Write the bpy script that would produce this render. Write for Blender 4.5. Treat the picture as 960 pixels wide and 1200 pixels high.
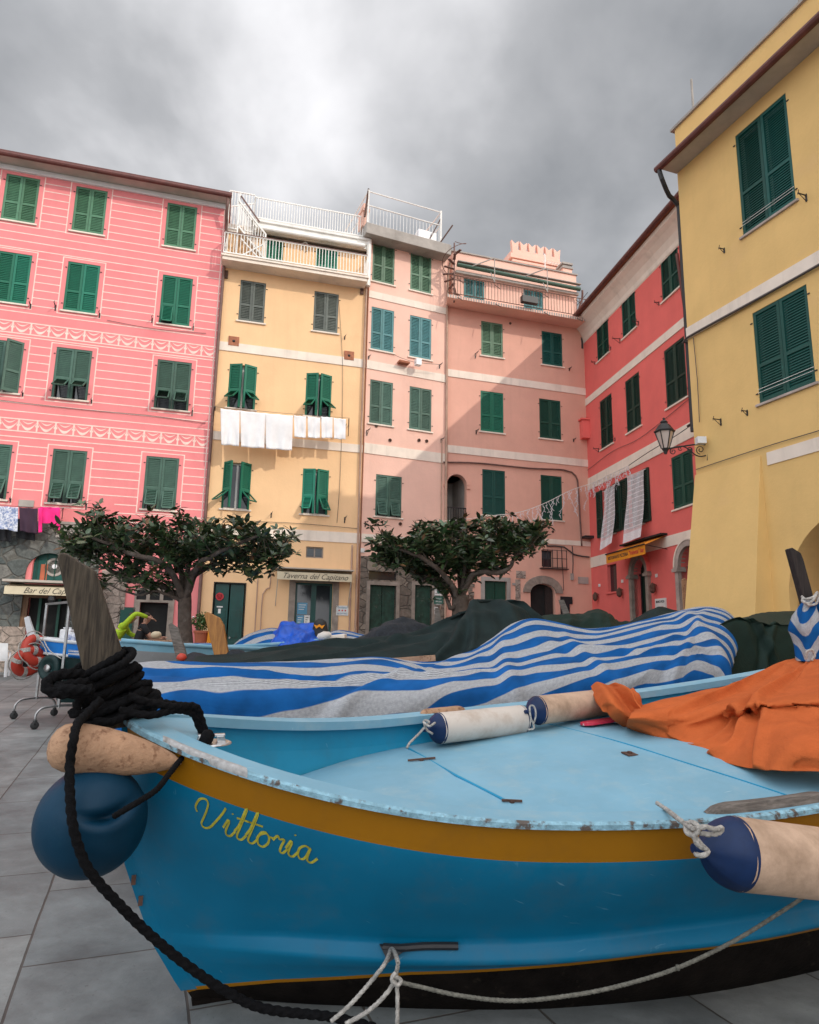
import bpy, bmesh, math, random
import numpy as np
from mathutils import Vector, Matrix, noise
from mathutils.bvhtree import BVHTree
R = math.radians
random.seed(7)
for o in list(bpy.data.objects): bpy.data.objects.remove(o)
C = bpy.context.scene.collection
sc = bpy.context.scene

# ------------------------------------------------------------------ camera
EYE = Vector((0, 0, 1.4))
FPX = 800.0
_p, _r = R(10.78), R(1.02)
FW = Vector((0, math.cos(_p), math.sin(_p)))
_u = Vector((0, -math.sin(_p), math.cos(_p))); _x = Vector((1, 0, 0))
RT = _x * math.cos(_r) + _u * math.sin(_r)
UP = -_x * math.sin(_r) + _u * math.cos(_r)
cd = bpy.data.cameras.new('camera'); cam = bpy.data.objects.new('camera', cd); C.objects.link(cam)
cam.matrix_world = Matrix(((RT.x, UP.x, -FW.x, EYE.x), (RT.y, UP.y, -FW.y, EYE.y), (RT.z, UP.z, -FW.z, EYE.z), (0, 0, 0, 1)))
cd.sensor_fit = 'HORIZONTAL'; cd.sensor_width = 36; cd.lens = FPX / 960 * 36
cd.clip_start = 0.05; cd.clip_end = 3000
sc.camera = cam

# ------------------------------------------------------------------ sun, sky, exposure
SUN_AZ, SUN_EL = 127.7, 34.8          # azimuth clockwise from +Y
SDIR = Vector((math.sin(R(SUN_AZ)) * math.cos(R(SUN_EL)), math.cos(R(SUN_AZ)) * math.cos(R(SUN_EL)), math.sin(R(SUN_EL))))
sd = bpy.data.lights.new('sun', 'SUN'); sd.energy = 2.0; sd.angle = R(0.6); sd.color = (1.0, 0.93, 0.82)
sun = bpy.data.objects.new('sun', sd); C.objects.link(sun)
sun.rotation_euler = (-SDIR).to_track_quat('-Z', 'Y').to_euler()
EXPOSURE = -0.05
sc.view_settings.view_transform = 'Standard'; sc.view_settings.look = 'None'
sc.view_settings.gamma = 1; sc.view_settings.exposure = EXPOSURE

def nd(nt, t, **kw):
    n = nt.nodes.new(t)
    for k, v in kw.items():
        if k.startswith('i_'):
            n.inputs[int(k[2:]) if k[2:].isdigit() else k[2:]].default_value = v
        else: setattr(n, k, v)
    return n

world = bpy.data.worlds.new('World'); sc.world = world; world.use_nodes = True
nt = world.node_tree; nt.nodes.clear(); L = nt.links.new
out = nd(nt, 'ShaderNodeOutputWorld'); bg = nd(nt, 'ShaderNodeBackground'); bg.inputs[1].default_value = 0.1
L(bg.outputs[0], out.inputs[0])
sky = nd(nt, 'ShaderNodeTexSky', sky_type='NISHITA', sun_disc=False, sun_elevation=R(SUN_EL), sun_rotation=R(SUN_AZ), air_density=1.0, dust_density=2.0)
tc = nd(nt, 'ShaderNodeTexCoord')
def vdot(v):
    n = nd(nt, 'ShaderNodeVectorMath', operation='DOT_PRODUCT'); L(nrm.outputs[0], n.inputs[0]); n.inputs[1].default_value = v; return n.outputs['Value']
nrm = nd(nt, 'ShaderNodeVectorMath', operation='NORMALIZE'); L(tc.outputs['Generated'], nrm.inputs[0])
def mth(op, a, b=None, clamp=False):
    n = nd(nt, 'ShaderNodeMath', operation=op, use_clamp=clamp)
    for i, q in enumerate((a, b)):
        if q is None: continue
        if isinstance(q, (int, float)): n.inputs[i].default_value = q
        else: L(q, n.inputs[i])
    return n.outputs[0]
# clouds: layer seen on a plane overhead so they stretch towards the horizon
sep = nd(nt, 'ShaderNodeSeparateXYZ'); L(nrm.outputs[0], sep.inputs[0])
zz = mth('ADD', mth('MAXIMUM', sep.outputs[2], 0.0), 0.35)
px = mth('DIVIDE', sep.outputs[0], zz); py = mth('DIVIDE', sep.outputs[1], zz)
cmb = nd(nt, 'ShaderNodeCombineXYZ'); L(px, cmb.inputs[0]); L(py, cmb.inputs[1])
n1 = nd(nt, 'ShaderNodeTexNoise', i_Scale=2.3, i_Detail=6.0, i_Roughness=0.50, i_Distortion=0.2); L(cmb.outputs[0], n1.inputs['Vector'])
n2 = nd(nt, 'ShaderNodeTexNoise', i_Scale=0.9, i_Detail=3.0, i_Roughness=0.5); 
mp = nd(nt, 'ShaderNodeMapping'); mp.inputs[1].default_value = (3.7, 1.3, 0); L(cmb.outputs[0], mp.inputs[0]); L(mp.outputs[0], n2.inputs['Vector'])
def pixdir(x, y):
    return (FW * FPX + RT * (x - 480) + UP * (600 - y)).normalized()
def blob(x, y, tight, amp):
    d = vdot(pixdir(x, y)); k = mth('POWER', mth('MAXIMUM', d, 0.0), tight); return mth('MULTIPLY', k, amp)
cloud = mth('ADD', mth('MULTIPLY', n1.outputs[0], 1.45), mth('MULTIPLY', n2.outputs[0], 0.55))   # ~0.7 mean
cloud = mth('SUBTRACT', cloud, 0.77)
for b in ((335, 85, 120, 0.15), (305, 165, 300, .09), (350, 30, 300, .08), (130, 110, 30, 0.09), (0, 120, 12, .10), (640, 250, 30, -0.05), (470, 20, 60, .03)):
    cloud = mth('ADD', cloud, blob(*b))
# sky lobe behind the camera, brightened and aimed as fill for the shaded walls
fill_lobe = mth('MULTIPLY', mth('POWER', mth('MAXIMUM', vdot((-0.08, -0.72, 0.69)), 0.0), 1.1), 1.0)
topb = mth('MULTIPLY', mth('MAXIMUM', sep.outputs[2], 0.0), 0.0)
ramp = nd(nt, 'ShaderNodeValToRGB'); L(cloud, ramp.inputs[0])
cr = ramp.color_ramp; cr.elements[0].position = 0.02; cr.elements[0].color = (0.27, 0.28, 0.295, 1)
cr.elements[1].position = 0.66; cr.elements[1].color = (1.05, 1.04, 1.06, 1)
e = cr.elements.new(0.27); e.color = (0.46, 0.465, 0.48, 1)
sc1 = nd(nt, 'ShaderNodeVectorMath', operation='SCALE'); L(ramp.outputs[0], sc1.inputs[0])
L(mth('ADD', 12.2, mth('MULTIPLY', fill_lobe, 36.0)), sc1.inputs['Scale'])
mixn = nd(nt, 'ShaderNodeMix', data_type='RGBA'); mixn.inputs[0].default_value = 0.90
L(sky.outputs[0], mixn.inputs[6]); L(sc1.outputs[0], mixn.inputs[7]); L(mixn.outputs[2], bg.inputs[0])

# ------------------------------------------------------------------ tags and small helpers
def tag(o, label=None, cat=None, group=None, kind=None):
    if label: o['label'] = label
    if cat: o['category'] = cat
    if group: o['group'] = group
    if kind: o['kind'] = kind
    return o
def empty(name, loc=(0, 0, 0), rz=0, parent=None):
    o = bpy.data.objects.new(name, None); C.objects.link(o); o.location = loc; o.rotation_euler = (0, 0, rz); o.parent = parent; o.empty_display_size = .2
    return o
def gz(y): return max(0.0, min(0.026 * (y - 5), 0.5))
def atY(x, y, Y):
    v = FW * FPX + RT * (x - 480) + UP * (600 - y); return EYE + v * (Y / v.y)
def onplane(P, az, x, y):
    """point where the ray of a photo pixel meets the vertical plane through P with heading az"""
    a = R(az); d = Vector((math.sin(a), math.cos(a), 0)); n = Vector((-d.y, d.x, 0))
    v = FW * FPX + RT * (x - 480) + UP * (600 - y); t = (Vector(P) - EYE).dot(n) / v.dot(n); return EYE + v * t
def onground(x, y, z=0):
    v = FW * FPX + RT * (x - 480) + UP * (600 - y); return EYE + v * ((z - EYE.z) / v.z)

class MB:
    def __init__(s): s.v = []; s.f = []; s.uv = None; s.mi = []
    def add(s, vs, fs, mi=0):
        k = len(s.v); s.v += [tuple(p) for p in vs]; s.f += [tuple(i + k for i in f) for f in fs]; s.mi += [mi] * len(fs)
    def quad(s, a, b, c, d, mi=0): s.add([a, b, c, d], [(0, 1, 2, 3)], mi)
    def box(s, x0, x1, y0, y1, z0, z1, mi=0):
        s.add([(x, y, z) for x in (x0, x1) for y in (y0, y1) for z in (z0, z1)],
              [(0, 1, 3, 2), (4, 6, 7, 5), (0, 4, 5, 1), (2, 3, 7, 6), (0, 2, 6, 4), (1, 5, 7, 3)], mi)
    def obox(s, c, ax, ay, az, mi=0):
        c, ax, ay, az = map(Vector, (c, ax, ay, az))
        s.add([c + ax * i + ay * j + az * k for i in (-1, 1) for j in (-1, 1) for k in (-1, 1)],
              [(0, 1, 3, 2), (4, 6, 7, 5), (0, 4, 5, 1), (2, 3, 7, 6), (0, 2, 6, 4), (1, 5, 7, 3)], mi)
    def bar(s, a, b, w, h=None, mi=0, upv=(0, 0, 1)):
        a, b = Vector(a), Vector(b); d = b - a; l = d.length
        if l < 1e-6: return
        d /= l; u = Vector(upv); x = d.cross(u)
        if x.length < 1e-3: x = d.cross(Vector((1, 0, 0)))
        x.normalize(); u = x.cross(d).normalized(); h = h or w
        s.obox((a + b) / 2, d * l / 2, x * w / 2, u * h / 2, mi)
    def tube(s, pts, r, n=8, caps=True, mi=0, lobes=0, twist=0, lob=.18):
        pts = [Vector(p) for p in pts]; m = len(pts)
        if m < 2: return
        rr = r if hasattr(r, '__len__') else [r] * m
        vs = []; T0 = (pts[1] - pts[0]).normalized(); N = T0.orthogonal().normalized(); dist = 0
        for i in range(m):
            T = (pts[min(i + 1, m - 1)] - pts[max(i - 1, 0)])
            T = T.normalized() if T.length > 1e-9 else T0
            N = (N - T * N.dot(T)); N = N.normalized() if N.length > 1e-6 else T.orthogonal().normalized()
            Bn = T.cross(N)
            if i: dist += (pts[i] - pts[i - 1]).length
            for k in range(n):
                a = 2 * math.pi * k / n; q = rr[i]
                if lobes: q = rr[i] * (1 - lob + lob * abs(math.cos((a * lobes) / 2 + dist * twist)) * 1.6)
                vs.append(pts[i] + (N * math.cos(a) + Bn * math.sin(a)) * q)
        fs = [(i * n + k, i * n + (k + 1) % n, (i + 1) * n + (k + 1) % n, (i + 1) * n + k) for i in range(m - 1) for k in range(n)]
        if caps: fs += [tuple(range(n))[::-1], tuple((m - 1) * n + k for k in range(n))]
        s.add(vs, fs, mi)
    def lathe(s, prof, c=(0, 0, 0), ax=(0, 0, 1), n=16, mi=0, ref=None):
        ax = Vector(ax).normalized(); N = ax.orthogonal().normalized() if ref is None else Vector(ref); Bn = ax.cross(N); c = Vector(c)
        vs = [c + ax * h + (N * math.cos(2 * math.pi * k / n) + Bn * math.sin(2 * math.pi * k / n)) * r for r, h in prof for k in range(n)]
        m = len(prof)
        fs = [(i * n + k, i * n + (k + 1) % n, (i + 1) * n + (k + 1) % n, (i + 1) * n + k) for i in range(m - 1) for k in range(n)]
        fs += [tuple(range(n))[::-1], tuple((m - 1) * n + k for k in range(n))]
        s.add(vs, fs, mi)
    def prism(s, poly, d, mi=0):
        """poly: 3-D points, extruded by vector d"""
        n = len(poly); d = Vector(d); a = [Vector(p) for p in poly]; vs = a + [p + d for p in a]
        s.add(vs, [tuple(range(n))[::-1], tuple(range(n, 2 * n))] + [(i, (i + 1) % n, (i + 1) % n + n, i + n) for i in range(n)], mi)
    def grid(s, P, mi=0, closeu=False):
        """P[i][j] points"""
        m, n = len(P), len(P[0]); vs = [q for row in P for q in row]
        fs = [(i * n + j, i * n + j + 1, (i + 1) * n + j + 1, (i + 1) * n + j) for i in range(m - 1) for j in range(n - 1)]
        s.add(vs, fs, mi)
    def build(s, name, mats, parent=None, smooth=False, fix=True):
        me = bpy.data.meshes.new(name); me.from_pydata(s.v, [], s.f)
        for m in (mats if isinstance(mats, (list, tuple)) else [mats]): me.materials.append(m)
        me.polygons.foreach_set('material_index', s.mi)
        if smooth: me.polygons.foreach_set('use_smooth', [True] * len(s.f))
        if s.uv is not None:
            l = me.uv_layers.new(name='UVMap'); 
            for lp in me.loops: l.data[lp.index].uv = s.uv[lp.vertex_index]
        if fix:
            bm = bmesh.new(); bm.from_mesh(me); bmesh.ops.recalc_face_normals(bm, faces=bm.faces); bm.to_mesh(me); bm.free()
        me.update()
        if smooth == 'auto': pass
        o = bpy.data.objects.new(name, me); C.objects.link(o); o.parent = parent
        return o
def smooth_path(pts, step=.02, closed=False):
    pts = [Vector(p) for p in pts]; out_ = []
    n = len(pts)
    for i in range(n - 1):
        p0 = pts[max(i - 1, 0)]; p1 = pts[i]; p2 = pts[i + 1]; p3 = pts[min(i + 2, n - 1)]
        k = max(2, int((p2 - p1).length / step))
        for j in range(k):
            t = j / k
            out_.append(.5 * ((2 * p1) + (p2 - p0) * t + (2 * p0 - 5 * p1 + 4 * p2 - p3) * t * t + (3 * p1 - p0 - 3 * p2 + p3) * t ** 3))
    out_.append(pts[-1]); return out_
def cr1(xs, ys, x):
    return float(np.interp(x, xs, ys))
def bevel(o, w, seg=2):
    m = o.modifiers.new('bevel', 'BEVEL'); m.width = w; m.segments = seg; m.limit_method = 'ANGLE'; return o

# ------------------------------------------------------------------ materials
def srgb(r, g, b):
    f = lambda c: (c / 255 / 12.92) if c / 255 <= .04045 else ((c / 255 + .055) / 1.055) ** 2.4
    return (f(r), f(g), f(b), 1)
def mat(name, col, rough=.6, spec=.5, metal=0, vary=.12, vscale=3, bump=0, bscale=40, col2=None, c2scale=2, c2amt=0, c2det=5, streak=0, coat=0, streakcol=(.12, .1, .08, 1), trans=0, c2sharp=.08, objvar=0, isl=0):
    m = bpy.data.materials.new(name); m.use_nodes = True; t = m.node_tree; b = t.nodes['Principled BSDF']; K = t.links.new
    b.inputs['Roughness'].default_value = rough; b.inputs['Metallic'].default_value = metal; b.inputs['Specular IOR Level'].default_value = spec
    b.inputs['Coat Weight'].default_value = coat
    tcn = nd(t, 'ShaderNodeTexCoord'); co = tcn.outputs['Object']
    hs = nd(t, 'ShaderNodeHueSaturation'); hs.inputs['Color'].default_value = col
    nz = nd(t, 'ShaderNodeTexNoise', i_Scale=vscale, i_Detail=6.0, i_Roughness=.6); K(co, nz.inputs['Vector'])
    mr = nd(t, 'ShaderNodeMapRange'); mr.inputs[1].default_value = .3; mr.inputs[2].default_value = .7; mr.inputs[3].default_value = 1 - vary; mr.inputs[4].default_value = 1 + vary
    K(nz.outputs[0], mr.inputs[0]); K(mr.outputs[0], hs.inputs['Value'])
    if objvar or isl:
        src = nd(t, 'ShaderNodeObjectInfo').outputs['Random'] if objvar else nd(t, 'ShaderNodeNewGeometry').outputs['Random Per Island']
        amp_ = objvar or isl; r_ = nd(t, 'ShaderNodeMapRange'); r_.inputs[3].default_value = 1 - amp_; r_.inputs[4].default_value = 1 + amp_; K(src, r_.inputs[0])
        mu = nd(t, 'ShaderNodeMath', operation='MULTIPLY'); K(r_.outputs[0], mu.inputs[0]); K(mr.outputs[0], mu.inputs[1]); K(mu.outputs[0], hs.inputs['Value'])
        r2_ = nd(t, 'ShaderNodeMapRange'); r2_.inputs[3].default_value = .5 - amp_ * .045; r2_.inputs[4].default_value = .5 + amp_ * .03; K(src, r2_.inputs[0]); K(r2_.outputs[0], hs.inputs['Hue'])
    cur = hs.outputs[0]
    if col2 is not None:
        n2_ = nd(t, 'ShaderNodeTexNoise', i_Scale=c2scale, i_Detail=float(c2det), i_Roughness=.65)
        mpn = nd(t, 'ShaderNodeMapping'); mpn.inputs[1].default_value = (5.1, 2.2, 7.7); K(co, mpn.inputs[0]); K(mpn.outputs[0], n2_.inputs['Vector'])
        r2 = nd(t, 'ShaderNodeMapRange'); th = 1 - c2amt; r2.inputs[1].default_value = th * .7 + .15 - c2sharp; r2.inputs[2].default_value = th * .7 + .15 + c2sharp
        K(n2_.outputs[0], r2.inputs[0]); mx = nd(t, 'ShaderNodeMix', data_type='RGBA'); K(r2.outputs[0], mx.inputs[0]); K(cur, mx.inputs[6]); mx.inputs[7].default_value = col2; cur = mx.outputs[2]
    if streak:
        mps = nd(t, 'ShaderNodeMapping'); mps.inputs[3].default_value = (2.6, 2.6, .30); K(co, mps.inputs[0])
        ns = nd(t, 'ShaderNodeTexNoise', i_Scale=1.0, i_Detail=6.0, i_Roughness=.6); K(mps.outputs[0], ns.inputs['Vector'])
        rs = nd(t, 'ShaderNodeMapRange'); rs.inputs[1].default_value = .52; rs.inputs[2].default_value = .80; rs.inputs[3].default_value = 0; rs.inputs[4].default_value = streak; K(ns.outputs[0], rs.inputs[0])
        mx = nd(t, 'ShaderNodeMix', data_type='RGBA'); K(rs.outputs[0], mx.inputs[0]); K(cur, mx.inputs[6]); mx.inputs[7].default_value = streakcol; cur = mx.outputs[2]
    K(cur, b.inputs['Base Color'])
    if bump:
        bn = nd(t, 'ShaderNodeTexNoise', i_Scale=float(bscale), i_Detail=5.0, i_Roughness=.6); K(co, bn.inputs['Vector'])
        bp = nd(t, 'ShaderNodeBump', i_Distance=.01); bp.inputs['Strength'].default_value = bump; K(bn.outputs[0], bp.inputs['Height']); K(bp.outputs[0], b.inputs['Normal'])
    if trans: b.inputs['Transmission Weight'].default_value = trans
    m.diffuse_color = col
    return m
def plaster(name, col, streak=.25, vary=.07, patch=None, pamt=.28):
    return mat(name, col, rough=.9, spec=.2, vary=vary, vscale=.9, bump=.5, bscale=14, streak=streak * .95, streakcol=tuple(x * .62 for x in col[:3]) + (1,), col2=patch, c2scale=.55, c2amt=pamt if patch else 0, c2sharp=.07)
def stone_mat(name, c1, c2, mortar, scale=2.2, bump=1.0, flat=1.6):
    m = bpy.data.materials.new(name); m.use_nodes = True; t = m.node_tree; b = t.nodes['Principled BSDF']; K = t.links.new; b.inputs['Roughness'].default_value = .9
    tcn = nd(t, 'ShaderNodeTexCoord'); mp_ = nd(t, 'ShaderNodeMapping'); mp_.inputs[3].default_value = (1, 1, flat); K(tcn.outputs['Object'], mp_.inputs[0])
    dn = nd(t, 'ShaderNodeTexNoise', i_Scale=1.6, i_Detail=2.0); K(mp_.outputs[0], dn.inputs['Vector'])
    ad = nd(t, 'ShaderNodeMix', data_type='RGBA'); ad.inputs[0].default_value = .12; K(mp_.outputs[0], ad.inputs[6]); K(dn.outputs['Color'], ad.inputs[7])
    v1 = nd(t, 'ShaderNodeTexVoronoi', i_Scale=scale); v2 = nd(t, 'ShaderNodeTexVoronoi', feature='DISTANCE_TO_EDGE', i_Scale=scale)
    K(ad.outputs[2], v1.inputs['Vector']); K(ad.outputs[2], v2.inputs['Vector'])
    s1 = nd(t, 'ShaderNodeSeparateColor'); K(v1.outputs['Color'], s1.inputs[0])
    mx = nd(t, 'ShaderNodeMix', data_type='RGBA'); K(s1.outputs[0], mx.inputs[0]); mx.inputs[6].default_value = c1; mx.inputs[7].default_value = c2
    nz = nd(t, 'ShaderNodeTexNoise', i_Scale=9.0, i_Detail=7.0, i_Roughness=.7); K(tcn.outputs['Object'], nz.inputs['Vector'])
    hs = nd(t, 'ShaderNodeHueSaturation'); mr = nd(t, 'ShaderNodeMapRange'); mr.inputs[1].default_value = .3; mr.inputs[2].default_value = .7; mr.inputs[3].default_value = .55; mr.inputs[4].default_value = 1.4; K(nz.outputs[0], mr.inputs[0]); K(mr.outputs[0], hs.inputs['Value']); K(mx.outputs[2], hs.inputs['Color'])
    em = nd(t, 'ShaderNodeMapRange'); em.inputs[1].default_value = .0; em.inputs[2].default_value = .06; K(v2.outputs['Distance'], em.inputs[0])
    m2 = nd(t, 'ShaderNodeMix', data_type='RGBA'); K(em.outputs[0], m2.inputs[0]); m2.inputs[6].default_value = mortar; K(hs.outputs[0], m2.inputs[7]); K(m2.outputs[2], b.inputs['Base Color'])
    ah = nd(t, 'ShaderNodeMath', operation='MULTIPLY_ADD'); K(nz.outputs[0], ah.inputs[0]); ah.inputs[1].default_value = .5; K(em.outputs[0], ah.inputs[2])
    bp = nd(t, 'ShaderNodeBump', i_Distance=.03); bp.inputs['Strength'].default_value = bump; K(ah.outputs[0], bp.inputs['Height']); K(bp.outputs[0], b.inputs['Normal'])
    return m
M = {}
M['pink'] = plaster('pink plaster', (0.80, 0.255, 0.26, 1), .16, .07, (0.76, 0.225, 0.235, 1))
M['pinkline'] = mat('cream painted line', (.86, .62, .55, 1), .9, vary=.15, vscale=5)
M['ochre'] = plaster('pale ochre plaster', (0.84, 0.55, 0.31, 1), .22, .06, (0.80, 0.50, 0.28, 1))
M['ochrelow'] = M['ochre']
M['blush'] = plaster('blush plaster', (0.82, 0.52, 0.42, 1), .22, .07, (0.79, 0.48, 0.38, 1))
M['salmon'] = plaster('salmon plaster', (0.71, 0.395, 0.305, 1), .22, .07, (0.68, 0.37, 0.29, 1))
M['red'] = plaster('coral red plaster', (0.78, 0.165, 0.145, 1), .16, .07, (0.75, 0.16, 0.14, 1))
M['yellow'] = plaster('mustard yellow plaster', (0.76, 0.51, 0.205, 1), .16, .07, (0.74, 0.49, 0.215, 1))
M['cream'] = mat('cream stucco trim', (.80, .70, .60, 1), .85, vary=.08, vscale=2, bump=.2, streak=.3)
M['whitetrim'] = mat('white painted trim', (.78, .76, .72, 1), .6, vary=.08, streak=.25)
M['whitemetal'] = mat('white painted railing', (.80, .78, .74, 1), .45, vary=.1, vscale=6)
M['conc'] = mat('grey concrete slab', (.36, .33, .30, 1), .9, vary=.2, vscale=2, bump=.4, streak=.5)
M['roof'] = mat('dark red roof gutter', (.12, .035, .028, 1), .55, vary=.3, vscale=5)
M['soffit'] = mat('grey soffit', (.46, .41, .36, 1), .9, vary=.15, vscale=2)
M['tile'] = mat('terracotta tile', (.35, .13, .07, 1), .85, vary=.3, vscale=8, bump=.6)
def shutter_mat(name, c, fade=.2, c2=None):
    return mat(name, c, rough=.55, spec=.4, vary=fade, vscale=5, bump=.12, bscale=60, col2=c2 or tuple(min(1, x * 1.7 + .02) for x in c[:3]) + (1,), c2scale=9, c2amt=.2, objvar=.20)
M['sh_leaf'] = shutter_mat('faded leaf green paint', (.075, .190, .110, 1), .2)
M['sh_teal'] = shutter_mat('teal green paint', (.010, .155, .095, 1), .12)
M['sh_grey'] = shutter_mat('grey green paint', (.055, .120, .090, 1), .2)
M['sh_dgrey'] = shutter_mat('weathered grey paint', (.105, .120, .105, 1), .25)
M['sh_blue'] = shutter_mat('faded blue green paint', (.060, .190, .20, 1), .2)
M['sh_pale'] = shutter_mat('faded sage paint', (.085, .170, .105, 1), .2)
M['sh_dark'] = shutter_mat('dark bottle green paint', (.008, .062, .042, 1), .15)
M['sh_black'] = shutter_mat('blackish green paint', (.006, .035, .024, 1), .15)
M['sh_bg'] = shutter_mat('deep sea green paint', (.006, .075, .062, 1), .12)
M['door'] = mat('green door paint', (.004, .055, .048, 1), .4, vary=.2, vscale=4, col2=(.02, .03, .02, 1), c2scale=3, c2amt=.3)
M['doorworn'] = mat('worn dark green door', (.012, .045, .03, 1), .7, vary=.5, vscale=7, col2=(.11, .13, .10, 1), c2scale=6, c2amt=.25)
M['dark'] = mat('dark interior', (.012, .012, .012, 1), .9, vary=.3)
M['glass'] = mat('dark window glass', (.02, .025, .03, 1), .08, spec=.8, vary=.1)
M['iron'] = mat('black wrought iron', (.018, .018, .02, 1), .5, vary=.3, bump=.2)
M['rust'] = mat('rusted iron', (.10, .05, .035, 1), .8, vary=.4, vscale=12)
M['pipe'] = mat('brown downpipe', (.16, .085, .07, 1), .6, vary=.25, vscale=6)
M['pipe_p'] = mat('painted conduit', (.42, .27, .20, 1), .7, vary=.2)
M['cable'] = mat('cable', (.08, .065, .06, 1), .7)
M['stone_dk'] = stone_mat('dark rubble stone', (.075, .09, .088, 1), (.17, .165, .15, 1), (.12, .115, .10, 1), 2.3, 1.0, 1.2)
M['stone_lt'] = stone_mat('pale rubble stone', (.24, .19, .16, 1), (.42, .34, .29, 1), (.30, .25, .21, 1), 3.2, 1.0, 1.5)
M['stone_bl'] = stone_mat('brown block stone', (.13, .105, .085, 1), (.25, .205, .165, 1), (.10, .085, .07, 1), 2.3, 1.0, 1.8)
M['jamb'] = mat('worn stone jamb', (.27, .225, .19, 1), .9, vary=.3, vscale=4, bump=.6, bscale=20)
M['jamb_pale'] = mat('pale carved stone', (.42, .35, .31, 1), .85, vary=.25, vscale=4, bump=.4, bscale=20)
M['sign'] = mat('cream sign cloth', (.60, .52, .37, 1), .8, vary=.08)
M['ink'] = mat('dark lettering', (.035, .03, .03, 1), .7)
M['yawn'] = mat('orange yellow awning cloth', (.75, .27, .012, 1), .8, vary=.1)
M['paperw'] = mat('white notice', (.70, .70, .68, 1), .6)
M['paperb'] = mat('blue notice', (.09, .27, .42, 1), .6)
M['paperg'] = mat('green notice', (.03, .12, .09, 1), .6)
M['redink'] = mat('red print', (.5, .03, .04, 1), .6)
M['linen'] = mat('white linen', (.80, .79, .80, 1), .9, vary=.05, vscale=4, bump=.3, bscale=30)
M['terra'] = mat('terracotta', (.42, .12, .06, 1), .8, vary=.15)
M['bark'] = mat('grey brown bark', (.095, .072, .058, 1), .95, vary=.4, vscale=9, bump=1.0, bscale=18, col2=(.16, .14, .12, 1), c2scale=5, c2amt=.35)
def leafmat(name, c, c2):
    m = mat(name, c, rough=.32, spec=.6, vary=.45, vscale=6.0, col2=c2, c2scale=7, c2amt=.35, c2det=2, isl=.55)
    return m
M['leaf'] = leafmat('glossy magnolia leaf', (.034, .068, .026, 1), (.095, .105, .038, 1))
M['leafdry'] = mat('brown leaf', (.17, .085, .035, 1), .6, vary=.4)
M['bush'] = mat('bush leaf', (.06, .13, .03, 1), .5, vary=.4, vscale=9)
M['chrome'] = mat('dull chrome', (.55, .55, .55, 1), .28, metal=1, vary=.15, vscale=20)
M['steel'] = mat('galvanised steel', (.36, .36, .36, 1), .4, metal=.9, vary=.25, vscale=15)
M['rubber'] = mat('black rubber', (.02, .02, .02, 1), .7)
M['skin'] = mat('skin', (.50, .28, .20, 1), .55, vary=.08)

def boat_paint(name, col, dirt=(.10, .12, .12, 1), rough=.38, amt=.12, scratch=.5, wear=(.35, .6, .7, 1)):
    """marine gloss paint: slow tone drift, fine scratches, dusty patches, small chips"""
    m = bpy.data.materials.new(name); m.use_nodes = True; t = m.node_tree; b = t.nodes['Principled BSDF']; K = t.links.new
    b.inputs['Specular IOR Level'].default_value = .25
    tcn = nd(t, 'ShaderNodeTexCoord'); co = tcn.outputs['Object']
    nz = nd(t, 'ShaderNodeTexNoise', i_Scale=2.2, i_Detail=7.0, i_Roughness=.62); K(co, nz.inputs['Vector'])
    hs = nd(t, 'ShaderNodeHueSaturation'); hs.inputs['Color'].default_value = col
    mr = nd(t, 'ShaderNodeMapRange'); mr.inputs[1].default_value = .3; mr.inputs[2].default_value = .7; mr.inputs[3].default_value = .88; mr.inputs[4].default_value = 1.1; K(nz.outputs[0], mr.inputs[0]); K(mr.outputs[0], hs.inputs['Value'])
    # dirt wash
    dz = nd(t, 'ShaderNodeTexNoise', i_Scale=5.0, i_Detail=9.0, i_Roughness=.7); K(co, dz.inputs['Vector'])
    dr = nd(t, 'ShaderNodeMapRange'); dr.inputs[1].default_value = .5; dr.inputs[2].default_value = .85; dr.inputs[4].default_value = amt * 3; K(dz.outputs[0], dr.inputs[0])
    m1 = nd(t, 'ShaderNodeMix', data_type='RGBA'); K(dr.outputs[0], m1.inputs[0]); K(hs.outputs[0], m1.inputs[6]); m1.inputs[7].default_value = dirt
    # scratches: strongly stretched noise
    mp_ = nd(t, 'ShaderNodeMapping'); mp_.inputs[2].default_value = (.3, .5, .6); mp_.inputs[3].default_value = (4, 60, 9); K(co, mp_.inputs[0])
    sz = nd(t, 'ShaderNodeTexNoise', i_Scale=1.6, i_Detail=3.0, i_Roughness=.5); K(mp_.outputs[0], sz.inputs['Vector'])
    sr = nd(t, 'ShaderNodeMapRange'); sr.inputs[1].default_value = .70; sr.inputs[2].default_value = .76; sr.inputs[4].default_value = scratch; K(sz.outputs[0], sr.inputs[0])
    m2 = nd(t, 'ShaderNodeMix', data_type='RGBA'); K(sr.outputs[0], m2.inputs[0]); K(m1.outputs[2], m2.inputs[6]); m2.inputs[7].default_value = wear; K(m2.outputs[2], b.inputs['Base Color'])
    rr = nd(t, 'ShaderNodeMapRange'); rr.inputs[3].default_value = rough - .1; rr.inputs[4].default_value = rough + .25; K(dz.outputs[0], rr.inputs[0]); K(rr.outputs[0], b.inputs['Roughness'])
    bp = nd(t, 'ShaderNodeBump', i_Distance=.004); bp.inputs['Strength'].default_value = .35; K(nz.outputs[0], bp.inputs['Height']); K(bp.outputs[0], b.inputs['Normal'])
    return m
M['hull'] = boat_paint('blue hull paint', (.0008, .142, .270, 1), scratch=.2)
M['hullband'] = boat_paint('ochre yellow band paint', (.30, .125, .002, 1), dirt=(.12, .07, .02, 1), scratch=.4, wear=(.45, .30, .08, 1))
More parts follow.
